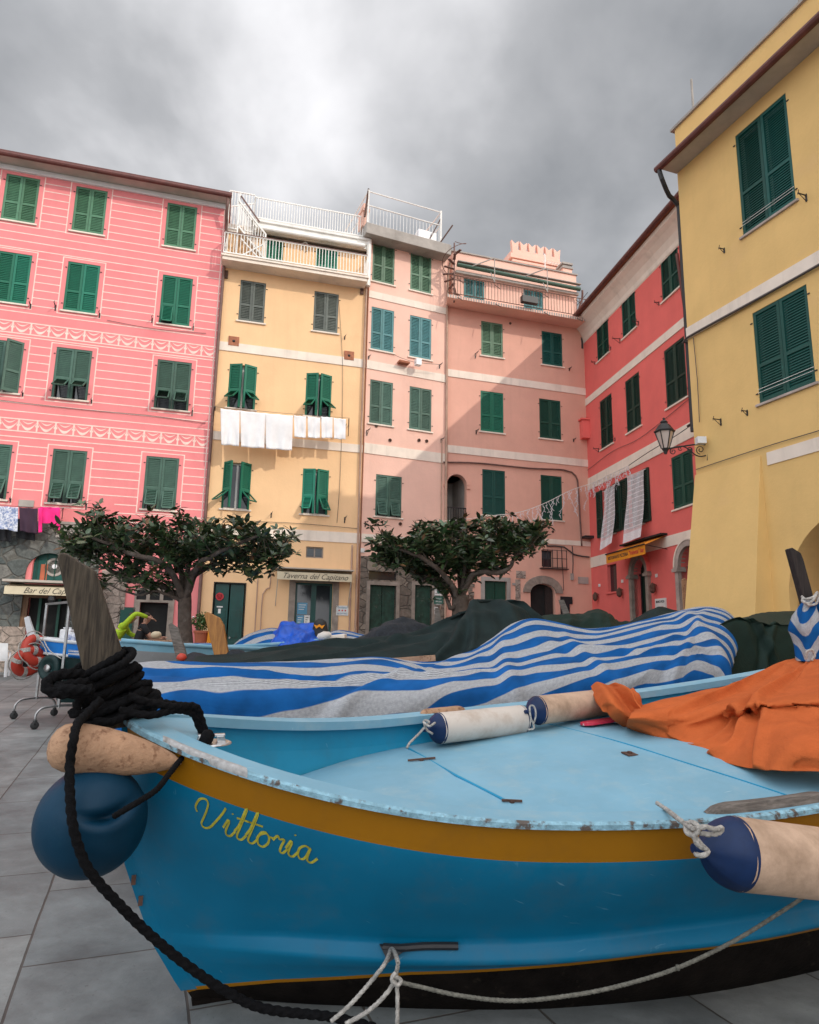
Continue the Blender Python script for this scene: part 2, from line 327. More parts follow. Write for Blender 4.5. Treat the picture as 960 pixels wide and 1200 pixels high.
M['deck'] = boat_paint('pale blue deck paint', (.20, .405, .53, 1), dirt=(.36, .47, .50, 1), rough=.45, amt=.28, scratch=.5, wear=(.5, .65, .7, 1))
M['inner'] = boat_paint('mid blue bulwark paint', (.018, .28, .47, 1), scratch=.2)
M['antifoul'] = mat('black brown antifouling', (.008, .006, .005, 1), .95, spec=.1, vary=.5, vscale=10, bump=.8, col2=(.05, .04, .028, 1), c2scale=9, c2amt=.2)
M['chip'] = mat('chipped rail edge', (.23, .42, .52, 1), .8, vary=.35, vscale=30, bump=.8, col2=(.11, .09, .08, 1), c2scale=16, c2amt=.42, c2sharp=.04, c2det=10)
def rope_mat(name, c): return mat(name, c, .95, spec=.15, vary=.4, vscale=60, bump=.7, bscale=180)
M['rope_bk'] = rope_mat('black rope', (.006, .006, .007, 1))
M['rope_wh'] = rope_mat('grey white rope', (.42, .40, .37, 1))
M['rope_gr'] = rope_mat('dirty grey rope', (.17, .165, .14, 1))
def wood_mat(name, c, c2, sc_=(1, 1, 1), rough=.8, bump=.6):
    m = bpy.data.materials.new(name); m.use_nodes = True; t = m.node_tree; b = t.nodes['Principled BSDF']; K = t.links.new; b.inputs['Roughness'].default_value = rough
    tcn = nd(t, 'ShaderNodeTexCoord'); mp_ = nd(t, 'ShaderNodeMapping'); mp_.inputs[3].default_value = sc_; K(tcn.outputs['Object'], mp_.inputs[0])
    nz = nd(t, 'ShaderNodeTexNoise', i_Scale=3.0, i_Detail=8.0, i_Roughness=.65, i_Distortion=.4); K(mp_.outputs[0], nz.inputs['Vector'])
    rp = nd(t, 'ShaderNodeValToRGB'); K(nz.outputs[0], rp.inputs[0]); rp.color_ramp.elements[0].position = .35; rp.color_ramp.elements[0].color = c2; rp.color_ramp.elements[1].position = .66; rp.color_ramp.elements[1].color = c
    K(rp.outputs[0], b.inputs['Base Color']); bp = nd(t, 'ShaderNodeBump', i_Distance=.006); bp.inputs['Strength'].default_value = bump; K(nz.outputs[0], bp.inputs['Height']); K(bp.outputs[0], b.inputs['Normal'])
    return m
M['plank'] = wood_mat('weathered plank', (.100, .078, .054, 1), (.022, .016, .011, 1), (30, 30, 2.2))
M['wood_gr'] = wood_mat('grey driftwood', (.20, .175, .155, 1), (.07, .06, .052, 1), (3, 18, 18))
M['wood_or'] = wood_mat('orange varnished wood', (.45, .20, .04, 1), (.22, .085, .015, 1), (14, 14, 1.5), rough=.5)
M['wood_dk'] = wood_mat('dark wet wood', (.035, .025, .022, 1), (.008, .006, .006, 1), (25, 25, 2.0))
M['cork'] = mat('sun bleached float', (.42, .25, .15, 1), .85, vary=.2, vscale=8, bump=.7, bscale=60, col2=(.16, .07, .035, 1), c2scale=26, c2amt=.36, c2det=9)
def fabric(name, col, rough=.95, weave=160, dark=None):
    return mat(name, col, rough, spec=.12, vary=.10, vscale=5, bump=.35, bscale=weave)
M['orange'] = mat('orange canvas', (.50, .115, .032, 1), .85, spec=.15, vary=.12, vscale=6, bump=.5, bscale=55)
M['dktarp'] = mat('dark green grey tarp', (.010, .020, .020, 1), .85, spec=.2, vary=.3, vscale=4, bump=.5, bscale=60)
M['grtarp'] = mat('dark green tarp', (.005, .020, .015, 1), .7, spec=.25, vary=.25, vscale=3, bump=.4, bscale=50)
M['netting'] = mat('black blue netting', (.010, .014, .020, 1), .9, vary=.6, vscale=30, bump=.8, bscale=90)
M['bluetarp'] = mat('bright blue tarp', (.006, .085, .50, 1), .5, vary=.25, vscale=6, bump=.4)
M['fenw'] = mat('dirty white fender', (.62, .56, .50, 1), .5, vary=.08, vscale=4, col2=(.36, .24, .16, 1), c2scale=5, c2amt=.25, c2sharp=.18)
M['fenpeach'] = mat('tan stained fender', (.56, .39, .28, 1), .6, vary=.15, vscale=6, bump=.2, col2=(.22, .14, .085, 1), c2scale=5, c2amt=.36, c2sharp=.16, c2det=9)
M['fenb'] = mat('navy fender end', (.004, .020, .075, 1), .5, spec=.3, vary=.25, vscale=10)
M['buoy'] = mat('petrol blue rubber', (.0015, .032, .068, 1), .5, spec=.2, vary=.15, vscale=5, bump=.15, bscale=30, col2=(.006, .045, .075, 1), c2scale=9, c2amt=.2)
M['ring'] = mat('orange red life ring', (.46, .040, .02, 1), .55, vary=.15)
M['hullgrey'] = boat_paint('grey hull', (.26, .27, .28, 1))
M['hullblue'] = boat_paint('bright blue hull', (.01, .19, .60, 1))
M['hullwhite'] = boat_paint('white hull', (.62, .64, .66, 1))
M['hulldark'] = boat_paint('dark green hull', (.012, .035, .035, 1))
M['lime'] = mat('lime fabric', (.36, .54, .02, 1), .8, vary=.08)
M['blackcloth'] = mat('black fabric', (.010, .011, .014, 1), .85, vary=.2)
M['hair'] = mat('dark hair', (.03, .02, .015, 1), .7)
M['plastic'] = mat('white plastic', (.75, .76, .78, 1), .4)
M['purplecloth'] = mat('plum black knit', (.045, .02, .04, 1), .9)
M['bluepat'] = mat('blue patterned cloth', (.20, .26, .45, 1), .9, vary=.3, vscale=20, col2=(.7, .72, .78, 1), c2scale=18, c2amt=.5)
M['magenta'] = mat('hot pink cloth', (.85, .02, .22, 1), .85)
M['lace'] = mat('white lace', (.70, .66, .68, 1), .9, vary=.2, vscale=40)
M['lampglass'] = mat('frosted lamp glass', (.55, .45, .40, 1), .3, vary=.05)

def stripe_mat(name, period, duty=.5, blue=(.006, .085, .28, 1), white=(.50, .52, .55, 1), u_skew=0.0, wob=.03, knit=True, fan=0.0, climb=0.0):
    m = bpy.data.materials.new(name); m.use_nodes = True; t = m.node_tree; b = t.nodes['Principled BSDF']; K = t.links.new; b.inputs['Roughness'].default_value = .9; b.inputs['Specular IOR Level'].default_value = .15
    def mt(op, a, b_=None):
        n = nd(t, 'ShaderNodeMath', operation=op)
        for i, q in enumerate((a, b_)):
            if q is None: continue
            if isinstance(q, (int, float)): n.inputs[i].default_value = q
            else: K(q, n.inputs[i])
        return n.outputs[0]
    uv = nd(t, 'ShaderNodeUVMap'); s_ = nd(t, 'ShaderNodeSeparateXYZ'); K(uv.outputs[0], s_.inputs[0])
    nz = nd(t, 'ShaderNodeTexNoise', i_Scale=.75, i_Detail=2.0); K(uv.outputs[0], nz.inputs['Vector'])
    fan_ = mt('SUBTRACT', 1.0, mt('MULTIPLY', mt('MAXIMUM', mt('SUBTRACT', 3.0, s_.outputs[0]), 0.0), fan))
    up_ = mt('MINIMUM', mt('MAXIMUM', mt('MULTIPLY', mt('SUBTRACT', .22, s_.outputs[1]), 3.0), 0.0), 1.0); cl_ = mt('MINIMUM', mt('MAXIMUM', mt('SUBTRACT', s_.outputs[0], 2.5), 0.0), 2.2)
    v = mt('ADD', mt('ADD', mt('MULTIPLY', s_.outputs[1], fan_), mt('MULTIPLY', cl_, climb)), mt('MULTIPLY', s_.outputs[0], u_skew)); v = mt('ADD', v, mt('MULTIPLY', nz.outputs[0], wob))
    fr_ = mt('FRACT', mt('DIVIDE', v, period))
    tri = mt('ABSOLUTE', mt('SUBTRACT', fr_, .5))          # 0..0.5
    e_ = .012
    mk = nd(t, 'ShaderNodeMapRange'); mk.inputs[1].default_value = duty / 2 - e_; mk.inputs[2].default_value = duty / 2 + e_; K(tri, mk.inputs[0])
    # knitted rows: fine lines along and across
    wv = nd(t, 'ShaderNodeTexWave', i_Scale=42.0, i_Distortion=2.5, i_Detail=3.0, wave_type='BANDS', bands_direction='Y'); K(uv.outputs[0], wv.inputs['Vector'])
    wn = nd(t, 'ShaderNodeTexNoise', i_Scale=38.0, i_Detail=4.0); K(uv.outputs[0], wn.inputs['Vector'])
    wsh = mt('MULTIPLY_ADD' if False else 'MULTIPLY', wv.outputs['Fac'], wn.outputs[0])
    wr = nd(t, 'ShaderNodeMapRange'); wr.inputs[1].default_value = .0; wr.inputs[2].default_value = .6; wr.inputs[3].default_value = .42; wr.inputs[4].default_value = 1.12; K(wsh, wr.inputs[0])
    hw = nd(t, 'ShaderNodeHueSaturation'); hw.inputs['Color'].default_value = white; K(wr.outputs[0], hw.inputs['Value'])
    bnz = nd(t, 'ShaderNodeTexNoise', i_Scale=4.0, i_Detail=6.0); K(uv.outputs[0], bnz.inputs['Vector'])
    br = nd(t, 'ShaderNodeMapRange'); br.inputs[1].default_value = .3; br.inputs[2].default_value = .7; br.inputs[3].default_value = .7; br.inputs[4].default_value = 1.35; K(bnz.outputs[0], br.inputs[0])
    hb = nd(t, 'ShaderNodeHueSaturation'); hb.inputs['Color'].default_value = blue; K(br.outputs[0], hb.inputs['Value'])
    mx = nd(t, 'ShaderNodeMix', data_type='RGBA'); K(mk.outputs[0], mx.inputs[0]); K(hb.outputs[0], mx.inputs[6]); K(hw.outputs[0], mx.inputs[7]); K(mx.outputs[2], b.inputs['Base Color'])
    bp = nd(t, 'ShaderNodeBump', i_Distance=.004); bp.inputs['Strength'].default_value = .5; K(wsh, bp.inputs['Height']); K(bp.outputs[0], b.inputs['Normal'])
    return m
M['stripe'] = stripe_mat('blue and white striped awning cloth', .27, .52, u_skew=-.07, wob=.42, fan=.22, climb=.17)
M['stripe_f'] = stripe_mat('far striped cloth', .34, .5)

# ------------------------------------------------------------------ ground and sea-side paving
def paving_mat():
    m = bpy.data.materials.new('slate paving'); m.use_nodes = True; t = m.node_tree; b = t.nodes['Principled BSDF']; K = t.links.new
    tcn = nd(t, 'ShaderNodeTexCoord'); mp_ = nd(t, 'ShaderNodeMapping'); mp_.inputs[2].default_value = (0, 0, R(-21)); mp_.inputs[1].default_value = (0.98, .17, 0); K(tcn.outputs['Object'], mp_.inputs[0])
    wn_ = nd(t, 'ShaderNodeTexNoise', i_Scale=.7, i_Detail=3.0); K(tcn.outputs['Object'], wn_.inputs['Vector'])
    wx = nd(t, 'ShaderNodeMix', data_type='RGBA'); wx.inputs[0].default_value = .034; K(mp_.outputs[0], wx.inputs[6]); K(wn_.outputs['Color'], wx.inputs[7])
    # rotate so that courses run away from the camera
    mp2 = nd(t, 'ShaderNodeMapping'); mp2.inputs[2].default_value = (0, 0, R(90)); K(wx.outputs[2], mp2.inputs[0])
    br = nd(t, 'ShaderNodeTexBrick', offset=.37, squash=1.0, squash_frequency=2); br.inputs['Scale'].default_value = 1.0; br.inputs['Brick Width'].default_value = .92; br.inputs['Row Height'].default_value = .62; br.inputs['Mortar Size'].default_value = .006; br.inputs['Mortar Smooth'].default_value = .3; br.inputs['Bias'].default_value = 0
    br.inputs['Color1'].default_value = (.160, .178, .180, 1); br.inputs['Color2'].default_value = (.225, .236, .230, 1); br.inputs['Mortar'].default_value = (.075, .068, .06, 1); K(mp2.outputs[0], br.inputs['Vector'])
    nz = nd(t, 'ShaderNodeTexNoise', i_Scale=3.2, i_Detail=10.0, i_Roughness=.68); K(tcn.outputs['Object'], nz.inputs['Vector'])
    mr = nd(t, 'ShaderNodeMapRange'); mr.inputs[1].default_value = .28; mr.inputs[2].default_value = .72; mr.inputs[3].default_value = .66; mr.inputs[4].default_value = 1.32; K(nz.outputs[0], mr.inputs[0])
    n3_ = nd(t, 'ShaderNodeTexNoise', i_Scale=.9, i_Detail=7.0, i_Roughness=.7, i_Distortion=.6); K(tcn.outputs['Object'], n3_.inputs['Vector'])
    m3 = nd(t, 'ShaderNodeMapRange'); m3.inputs[1].default_value = .38; m3.inputs[2].default_value = .62; m3.inputs[3].default_value = .72; m3.inputs[4].default_value = 1.12; K(n3_.outputs[0], m3.inputs[0])
    mm3 = nd(t, 'ShaderNodeMath', operation='MULTIPLY'); K(mr.outputs[0], mm3.inputs[0]); K(m3.outputs[0], mm3.inputs[1])
    hs = nd(t, 'ShaderNodeHueSaturation'); K(br.outputs['Color'], hs.inputs['Color']); K(mm3.outputs[0], hs.inputs['Value'])
    # far part of the square is warmer and dustier
    sp_ = nd(t, 'ShaderNodeTexNoise', i_Scale=55.0, i_Detail=3.0); K(tcn.outputs['Object'], sp_.inputs['Vector'])
    spr = nd(t, 'ShaderNodeMapRange'); spr.inputs[1].default_value = .66; spr.inputs[2].default_value = .72; spr.inputs[4].default_value = .45; K(sp_.outputs[0], spr.inputs[0])
    mx = nd(t, 'ShaderNodeMix', data_type='RGBA'); K(spr.outputs[0], mx.inputs[0]); K(hs.outputs[0], mx.inputs[6]); mx.inputs[7].default_value = (.06, .055, .05, 1); K(mx.outputs[2], b.inputs['Base Color'])
    b.inputs['Roughness'].default_value = .62
    rr = nd(t, 'ShaderNodeMapRange'); rr.inputs[3].default_value = .45; rr.inputs[4].default_value = .8; K(nz.outputs[0], rr.inputs[0]); K(rr.outputs[0], b.inputs['Roughness'])
    hgt = nd(t, 'ShaderNodeMath', operation='MULTIPLY_ADD'); K(br.outputs['Fac'], hgt.inputs[0]); hgt.inputs[1].default_value = -1.0; K(nz.outputs[0], hgt.inputs[2])
    bp = nd(t, 'ShaderNodeBump', i_Distance=.012); bp.inputs['Strength'].default_value = .6; K(hgt.outputs[0], bp.inputs['Height']); K(bp.outputs[0], b.inputs['Normal'])
    return m
g = MB(); ys = [-400, -60, 0, 5] + [5 + i * 1.0 for i in range(1, 20)] + [60, 600]
g.grid([[(x, y, gz(y)) for x in (-500, -60, -20, 0, 20, 60, 500)] for y in ys])
tag(g.build('ground', paving_mat()), kind='structure')

# ------------------------------------------------------------------ facades
AZ = dict(pink=74.1, yel=74.5, ltp=66.7, sal=72.8, red=171.0, y2=160.5)
ORG = dict(pink=(-6.383, 21.0, 0), yel=(-6.383, 21.0, 0), ltp=(-1.577, 22.333, 0), sal=(1.278, 23.562, 0), red=(6.782, 25.266, 0), y2=(6.477, 15.0, 0))
GZ = dict(pink=.36, yel=.42, ltp=.45, sal=.5, red=.38, y2=.2)
def fdir(n): a = R(AZ[n]); return Vector((math.sin(a), math.cos(a), 0))
def fac(n, x, y, off=0.0):
    """photo pixel -> (u, z) on the facade plane (moved off metres towards the square)"""
    d = fdir(n); o_ = Vector((d.y, -d.x, 0)); P = Vector(ORG[n]) + o_ * off
    q = onplane(P, AZ[n], x, y); return (q - P).dot(d), q.z
def house(n, name, label, cat='house'):
    h = empty(name, ORG[n], R(90 - AZ[n])); tag(h, label, cat, 'houses round the harbour square'); return h
def wall_holes(mb, u0, u1, z0, z1, holes, depth=.22, mi=0, y=0.0):
    us = sorted({u0, u1, *[h[0] for h in holes], *[h[1] for h in holes]}); zs = sorted({z0, z1, *[h[2] for h in holes], *[h[3] for h in holes]})
    us = [u for u in us if u0 <= u <= u1]; zs = [z for z in zs if z0 <= z <= z1]
    for a, b in zip(us, us[1:]):
        for c, d in zip(zs, zs[1:]):
            mu, mz = (a + b) / 2, (c + d) / 2
            if any(h[0] < mu < h[1] and h[2] < mz < h[3] for h in holes): continue
            mb.quad((a, y, c), (b, y, c), (b, y, d), (a, y, d), mi)
    for h in holes:
        a, b, c, d = h[:4]; a = max(a, u0); b = min(b, u1)
        mb.quad((a, y, c), (a, y + depth, c), (a, y + depth, d), (a, y, d), mi); mb.quad((b, y, c), (b, y, d), (b, y + depth, d), (b, y + depth, c), mi)
        mb.quad((a, y, d), (a, y + depth, d), (b, y + depth, d), (b, y, d), mi); mb.quad((a, y, c), (b, y, c), (b, y + depth, c), (a, y + depth, c), mi)
def body(h, n, u0, u1, z1, holes, m, depth=9, mats=None, name='wall'):
    mb = MB(); wall_holes(mb, u0, u1, 0, z1, holes)
    mb.quad((u0, 0, 0), (u0, 0, z1), (u0, depth, z1), (u0, depth, 0)); mb.quad((u1, 0, 0), (u1, depth, 0), (u1, depth, z1), (u1, 0, z1))
    mb.quad((u0, depth, 0), (u0, depth, z1), (u1, depth, z1), (u1, depth, 0)); mb.quad((u0, 0, z1), (u1, 0, z1), (u1, depth, z1), (u0, depth, z1))
    return mb.build(name, m, h, fix=False)

def leaf_mesh(w, hgt, flap=0.0, slats=True, split=.40, panel=False):
    """one shutter leaf in its own frame: x 0..w, z 0..hgt, thickness in y; lower panel swings out by flap radians"""
    mb = MB(); st = .068; t = .024; zs = hgt * split
    mb.box(0, st, -t, t, 0, hgt); mb.box(w - st, w, -t, t, 0, hgt)
    mb.box(st, w - st, -t, t, hgt - st, hgt); mb.box(st, w - st, -t, t, zs - st / 2, zs + st / 2)
    if not flap: mb.box(st, w - st, -t, t, 0, st * 1.2)
    def slat(z0, z1, T=lambda p: p):
        n = max(2, int((z1 - z0) / .055)); p = (z1 - z0) / n
        for i in range(n):
            z = z0 + p * (i + .5); a = R(50); dy, dz = .014, .031
            q = [(st, -dy - .0, z - dz), (w - st, -dy, z - dz), (w - st, dy, z + dz), (st, dy, z + dz)]
            q2 = [(x, y + .006, zz_ + .004) for x, y, zz_ in q]
            mb.add([T(v) for v in q + q2], [(0, 1, 2, 3), (4, 7, 6, 5), (0, 3, 7, 4), (1, 5, 6, 2), (0, 4, 5, 1), (3, 2, 6, 7)])
    slat(zs + st / 2, hgt - st)
    if not flap: slat(st * 1.2, zs - st / 2)
    else:
        top = zs - st / 2; ca, sa = math.cos(flap), math.sin(flap)
        def T(p):
            x, y, z = p; dz = z - top; return (x, y * ca + dz * sa, top + dz * ca - y * sa)
        def bx(x0, x1, z0, z1):
            vs = [T((x, y, z)) for x in (x0, x1) for y in (-t * .7, t * .7) for z in (z0, z1)]
            mb.add(vs, [(0, 1, 3, 2), (4, 6, 7, 5), (0, 4, 5, 1), (2, 3, 7, 6), (0, 2, 6, 4), (1, 5, 7, 3)])
        i0, i1 = st, w - st
        bx(i0, i0 + .035, .01, top); bx(i1 - .035, i1, .01, top); bx(i0, i1, top - .035, top); bx(i0, i1, .01, .045)
        st_ = st; slat(.045, top - .035, T)
    return mb
def window(h, u0, u1, z0, z1, sm, flapL=0, flapR=0, openL=0, openR=0, sill='cream', rec=.035, frame=None, trim=True, curtain=False):
    """window with two louvred leaves; children of the house"""
    w = (u1 - u0) / 2; H = z1 - z0; f = .05
    fr_ = MB(); 
    fy = .14
    fr_.box(u0, u0 + f, fy, fy + .06, z0, z1); fr_.box(u1 - f, u1, fy, fy + .06, z0, z1); fr_.box(u0 + f, u1 - f, fy, fy + .06, z1 - f, z1); fr_.box(u0 + f, u1 - f, fy, fy + .06, z0, z0 + f)
    fr_.box((u0 + u1) / 2 - .03, (u0 + u1) / 2 + .03, fy - .003, fy + .055, z0 + f, z1 - f)
    win = fr_.build('window', M['whitetrim'] if not frame else M[frame], h)
    pn = MB(); pn.box(u0 + .002, u1 - .002, fy + .065, fy + .075, z0 + .002, z1 - .002); pn.build('pane', M['glass'], win)
    for side in (0, 1):
        fl = (flapL, flapR)[side]; op = (openL, openR)[side]
        mb = leaf_mesh(w - .006, H - .012, fl)
        s_ = mb.build('shutter', sm, win, fix=False)
        if side == 0:
            s_.location = (u0 + .002, rec, z0 + .006); s_.rotation_euler = (0, 0, -op)
        else:
            # mirror: rotate about its hinge at u1
            for v in s_.data.vertices: v.co.x = -v.co.x
            s_.data.flip_normals()
            s_.location = (u1 - .002, rec, z0 + .006); s_.rotation_euler = (0, 0, op)
    if sill:
        sb = MB(); sb.box(u0 - .07, u1 + .07, -.05, .10, z0 - .055, z0 - .003); bevel(sb.build('sill', M[sill], win), .006)
    for uu in (u0 - .035, u1 + .035):
        for zz_ in (z0 + .22, z1 - .22): hk = MB(); hk.box(uu - .025, uu + .025, -.02, .0, zz_ - .010, zz_ + .010); hk.build('hinge', M['iron'], win)
    return win
def band(h, u0, u1, z0, z1, m='cream', pr=.025, name='string_course'):
    b = MB(); b.box(u0, u1, -pr, .0, z0, z1); return b.build(name, M[m], h)
def arc_pts(cu, cz, r, a0=0, a1=180, n=16, ry=None):
    ry = ry or r; return [(cu + r * math.cos(R(a0 + (a1 - a0) * i / n)), cz + ry * math.sin(R(a0 + (a1 - a0) * i / n))) for i in range(n + 1)]
def arch_fill(mb, u0, u1, zs, zt, y0, y1, mi=0, n=14):
    """fills the corners between a half round head (springing zs) and the square hole top zt"""
    c = (u0 + u1) / 2; r = (u1 - u0) / 2; pts = arc_pts(c, zs, r, 180, 0, n, ry=min(r, zt - zs - .001))
    for i in range(n):
        a, b = pts[i], pts[i + 1]
        mb.quad((a[0], y0, a[1]), (b[0], y0, b[1]), (b[0], y0, zt), (a[0], y0, zt), mi)
        mb.quad((a[0], y0, a[1]), (a[0], y1, a[1]), (b[0], y1, b[1]), (b[0], y0, b[1]), mi)
def arch_ring(mb, u0, u1, zs, w, y0, y1, ry=None, n=16, mi=0, blocks=False):
    c = (u0 + u1) / 2; r = (u1 - u0) / 2; ry = ry or r
    a = arc_pts(c, zs, r, 180, 0, n, ry); b = arc_pts(c, zs, r + w, 180, 0, n, ry + w)
    for i in range(n):
        g_ = .004 if blocks else 0
        p = [(a[i][0], y0 - (.012 * (i % 2) if blocks else 0), a[i][1]), (a[i + 1][0], y0 - (.012 * (i % 2) if blocks else 0), a[i + 1][1]), (b[i + 1][0], y0 - (.012 * (i % 2) if blocks else 0), b[i + 1][1]), (b[i][0], y0 - (.012 * (i % 2) if blocks else 0), b[i][1])]
        mb.prism(p, (0, y1 - y0, 0), mi)
def text_mesh(name, s, size, m, parent, loc, shear=0.0, depth=.003, width=None, rotx=90, bold=0.0, rot=None):
    cu = bpy.data.curves.new(name, 'FONT'); cu.body = s; cu.size = size; cu.shear = shear; cu.extrude = depth; cu.offset = bold; cu.align_x = 'CENTER'; cu.align_y = 'CENTER'; cu.resolution_u = 3
    o = bpy.data.objects.new(name + '_src', cu); C.objects.link(o)
    bpy.context.view_layer.update(); dg = bpy.context.evaluated_depsgraph_get()
    me = bpy.data.meshes.new_from_object(o.evaluated_get(dg)); bpy.data.objects.remove(o); bpy.data.curves.remove(cu)
    if width:
        xs_ = [v.co.x for v in me.vertices]; k = width / max(1e-6, max(xs_) - min(xs_))
        for v in me.vertices: v.co.x *= k
    me.materials.clear(); me.materials.append(m); me.name = name
    t = bpy.data.objects.new(name, me); C.objects.link(t); t.parent = parent; t.location = loc; t.rotation_euler = rot or (R(rotx), 0, 0)
    return t
def hooks(h, pts, m='iron', name='clothesline_bracket'):
    for i, (u, z) in enumerate(pts):
        b = MB(); q_ = .16 + .12 * ((i * 7 + int(abs(u) * 10)) % 3) / 2; b.box(u - .009, u + .009, -q_, .0, z - .009, z + .009); b.bar((u, -q_ * .9, z), (u, -.02, z - q_ * .55), .010); b.bar((u, -q_, z - .04), (u + .03, -q_, z + .05), .010)
        b.box(u - .018, u + .018, -.012, -.002, z - q_ * .6, z + .03); b.build(name, M[m], h)
def pipe(h, pts, r=.045, m='pipe', name='downpipe'):
    b = MB(); b.tube(smooth_path(pts, .25), r, 8)
    return b.build(name, M[m], h, smooth=True)
def cable(h, pts, r=.008, m='cable', name='cable'):
    b = MB(); b.tube(smooth_path(pts, .4), r, 5); return b.build(name, M[m], h)

# ================================================================== PINK HOUSE
h = house('pink', 'pink_house', 'tall strawberry pink house with cream painted lines and garland friezes', 'house')
pinkW = [[(-6.74, -5.78, 14.09, 15.67), (-4.73, -3.79, 14.09, 15.67), (-1.94, -0.99, 14.09, 15.67)],
         [(-6.66, -5.72, 11.36, 13.02), (-4.70, -3.76, 11.36, 13.02), (-1.88, -0.94, 11.36, 13.06)],
         [(-6.60, -5.62, 8.5, 10.13), (-4.73, -3.72, 8.5, 10.13), (-1.80, -0.76, 8.5, 10.13)],
         [(-6.52, -5.58, 5.26, 6.91), (-4.49, -3.55, 5.26, 6.91), (-1.87, -0.90, 5.26, 6.93)]]
far = [[(a - 3.1, b - 3.1, c, d) for a, b, c, d in row[:1]] for row in pinkW]
allw = [w for row in pinkW for w in row] + [w for row in far for w in row]
door_p = (-2.05, -.95, .36, 2.62)              # door by the tree (px 160-203)
u_, z_ = fac('pink', 160, 700); u2_, z2_ = fac('pink', 203, 700); door_p = (u_ + .12, u2_ - .12, .3, fac('pink', 180, 706)[1])
ua, _ = fac('pink', 34, 700); ub, _ = fac('pink', 100, 700); zb_ = fac('pink', 50, 700)[1]
bar = (ua, ub, .3, zb_)
arw = (fac('pink', 37, 670)[0], fac('pink', 78, 670)[0], fac('pink', 50, 683)[1], fac('pink', 55, 643)[1])
holes = allw + [door_p, bar, arw]
body(h, 'pink', -16, 0.0, 16.2, holes, M['pink'], 10)
shm = [M['sh_leaf'], M['sh_teal'], M['sh_grey'], M['sh_grey']]
for r_i, row in enumerate(pinkW):
    for c_i, w in enumerate(row):
        fl = [(0, 0)] * 3, [(0, 0), (0, 0), (.28, 0)], [(.95, .0), (.95, 1.0), (.85, .75)], [(.0, .55), (.5, .55), (.5, .25)]
        fa, fb = fl[r_i][c_i]
        window(h, *w, shm[r_i], fa, fb, openL=(.0), openR=(.55 if (r_i, c_i) == (2, 0) else 0))
for r_i, row in enumerate(far):
    for w in row: window(h, *w, shm[r_i])
# painted lines
pl = MB()
def hline(mb, u0, u1, z, w=.035, blocks=()):
    segs = [(u0, u1)]
    for a, b, c, d in blocks:
        if c - .02 < z < d + .02:
            ns = []
            for s, e in segs:
                if a > s and a < e: ns.append((s, a))
                if b > s and b < e: ns.append((b, e))
                if b <= s or a >= e: ns.append((s, e))
            segs = ns
    for s, e in segs:
        if e - s > .05: mb.box(s, e, -.004, -.0005, z - w / 2, z + w / 2)
fr_blocks = [(a - .16, b + .16, c - .14, d + .13) for a, b, c, d in allw]
for a, b, c, d in fr_blocks:
    for q in ((a, a + .03, c, d), (b - .03, b, c, d)): pl.box(q[0], q[1], -.004, -.0005, q[2], q[3])
    pl.box(a + .03, b - .03, -.004, -.0005, d - .03, d); pl.box(a + .03, b - .03, -.004, -.0005, c, c + .03)
z = 4.55
ustone = fac('pink', 112, 640)[0]
while z < 15.95:
    if not (10.36 < z < 10.84 or 7.26 < z < 7.80):
        hline(pl, -16 if z > 5.35 else ustone + .4, -.05, z, .03, fr_blocks)
    z += .262
pl.box(-16, -.05, -.004, -.0005, 15.9, 15.93); pl.box(-.12, -.09, -.004, -.0005, 5.0, 15.9)
pl.build('painted_lines', M['pinkline'], h)
# garland friezes
for zc in (10.60, 7.54):
    gb = MB(); u = -16
    for zz_ in (zc + .18, zc - .19): gb.box(-16, -.06, -.005, -.001, zz_ - .018, zz_ + .018)
    while u < -.3:
        n = 9; P1_, P2_ = [], []
        for i in range(n):
            t = i / (n - 1); x = u + t * .50
            P1_.append((x, zc + .13 - .20 * math.sin(math.pi * t))); P2_.append((x, zc + .155 - .30 * math.sin(math.pi * t) - .01))
        for i in range(n - 1):
            gb.prism([(P1_[i][0], -.0055, P1_[i][1]), (P1_[i + 1][0], -.0055, P1_[i + 1][1]), (P2_[i + 1][0], -.0055, P2_[i + 1][1]), (P2_[i][0], -.0055, P2_[i][1])], (0, .005, 0))
        # upper small swag and knot
        for i in range(n - 1):
            t0, t1 = i / (n - 1), (i + 1) / (n - 1)
            f1 = lambda t: (u + .08 + t * .34, zc + .15 - .07 * math.sin(math.pi * t)); f2 = lambda t: (u + .08 + t * .34, zc + .15 - .11 * math.sin(math.pi * t))
            gb.prism([(f1(t0)[0], -.0055, f1(t0)[1]), (f1(t1)[0], -.0055, f1(t1)[1]), (f2(t1)[0], -.0055, f2(t1)[1]), (f2(t0)[0], -.0055, f2(t0)[1])], (0, .005, 0))
        gb.box(u - .022, u + .022, -.0065, -.001, zc - .17, zc + .17); gb.box(u - .05, u + .05, -.0062, -.001, zc - .03, zc + .03)
        u += .50
    gb.build('garland_frieze', M['pinkline'], h)
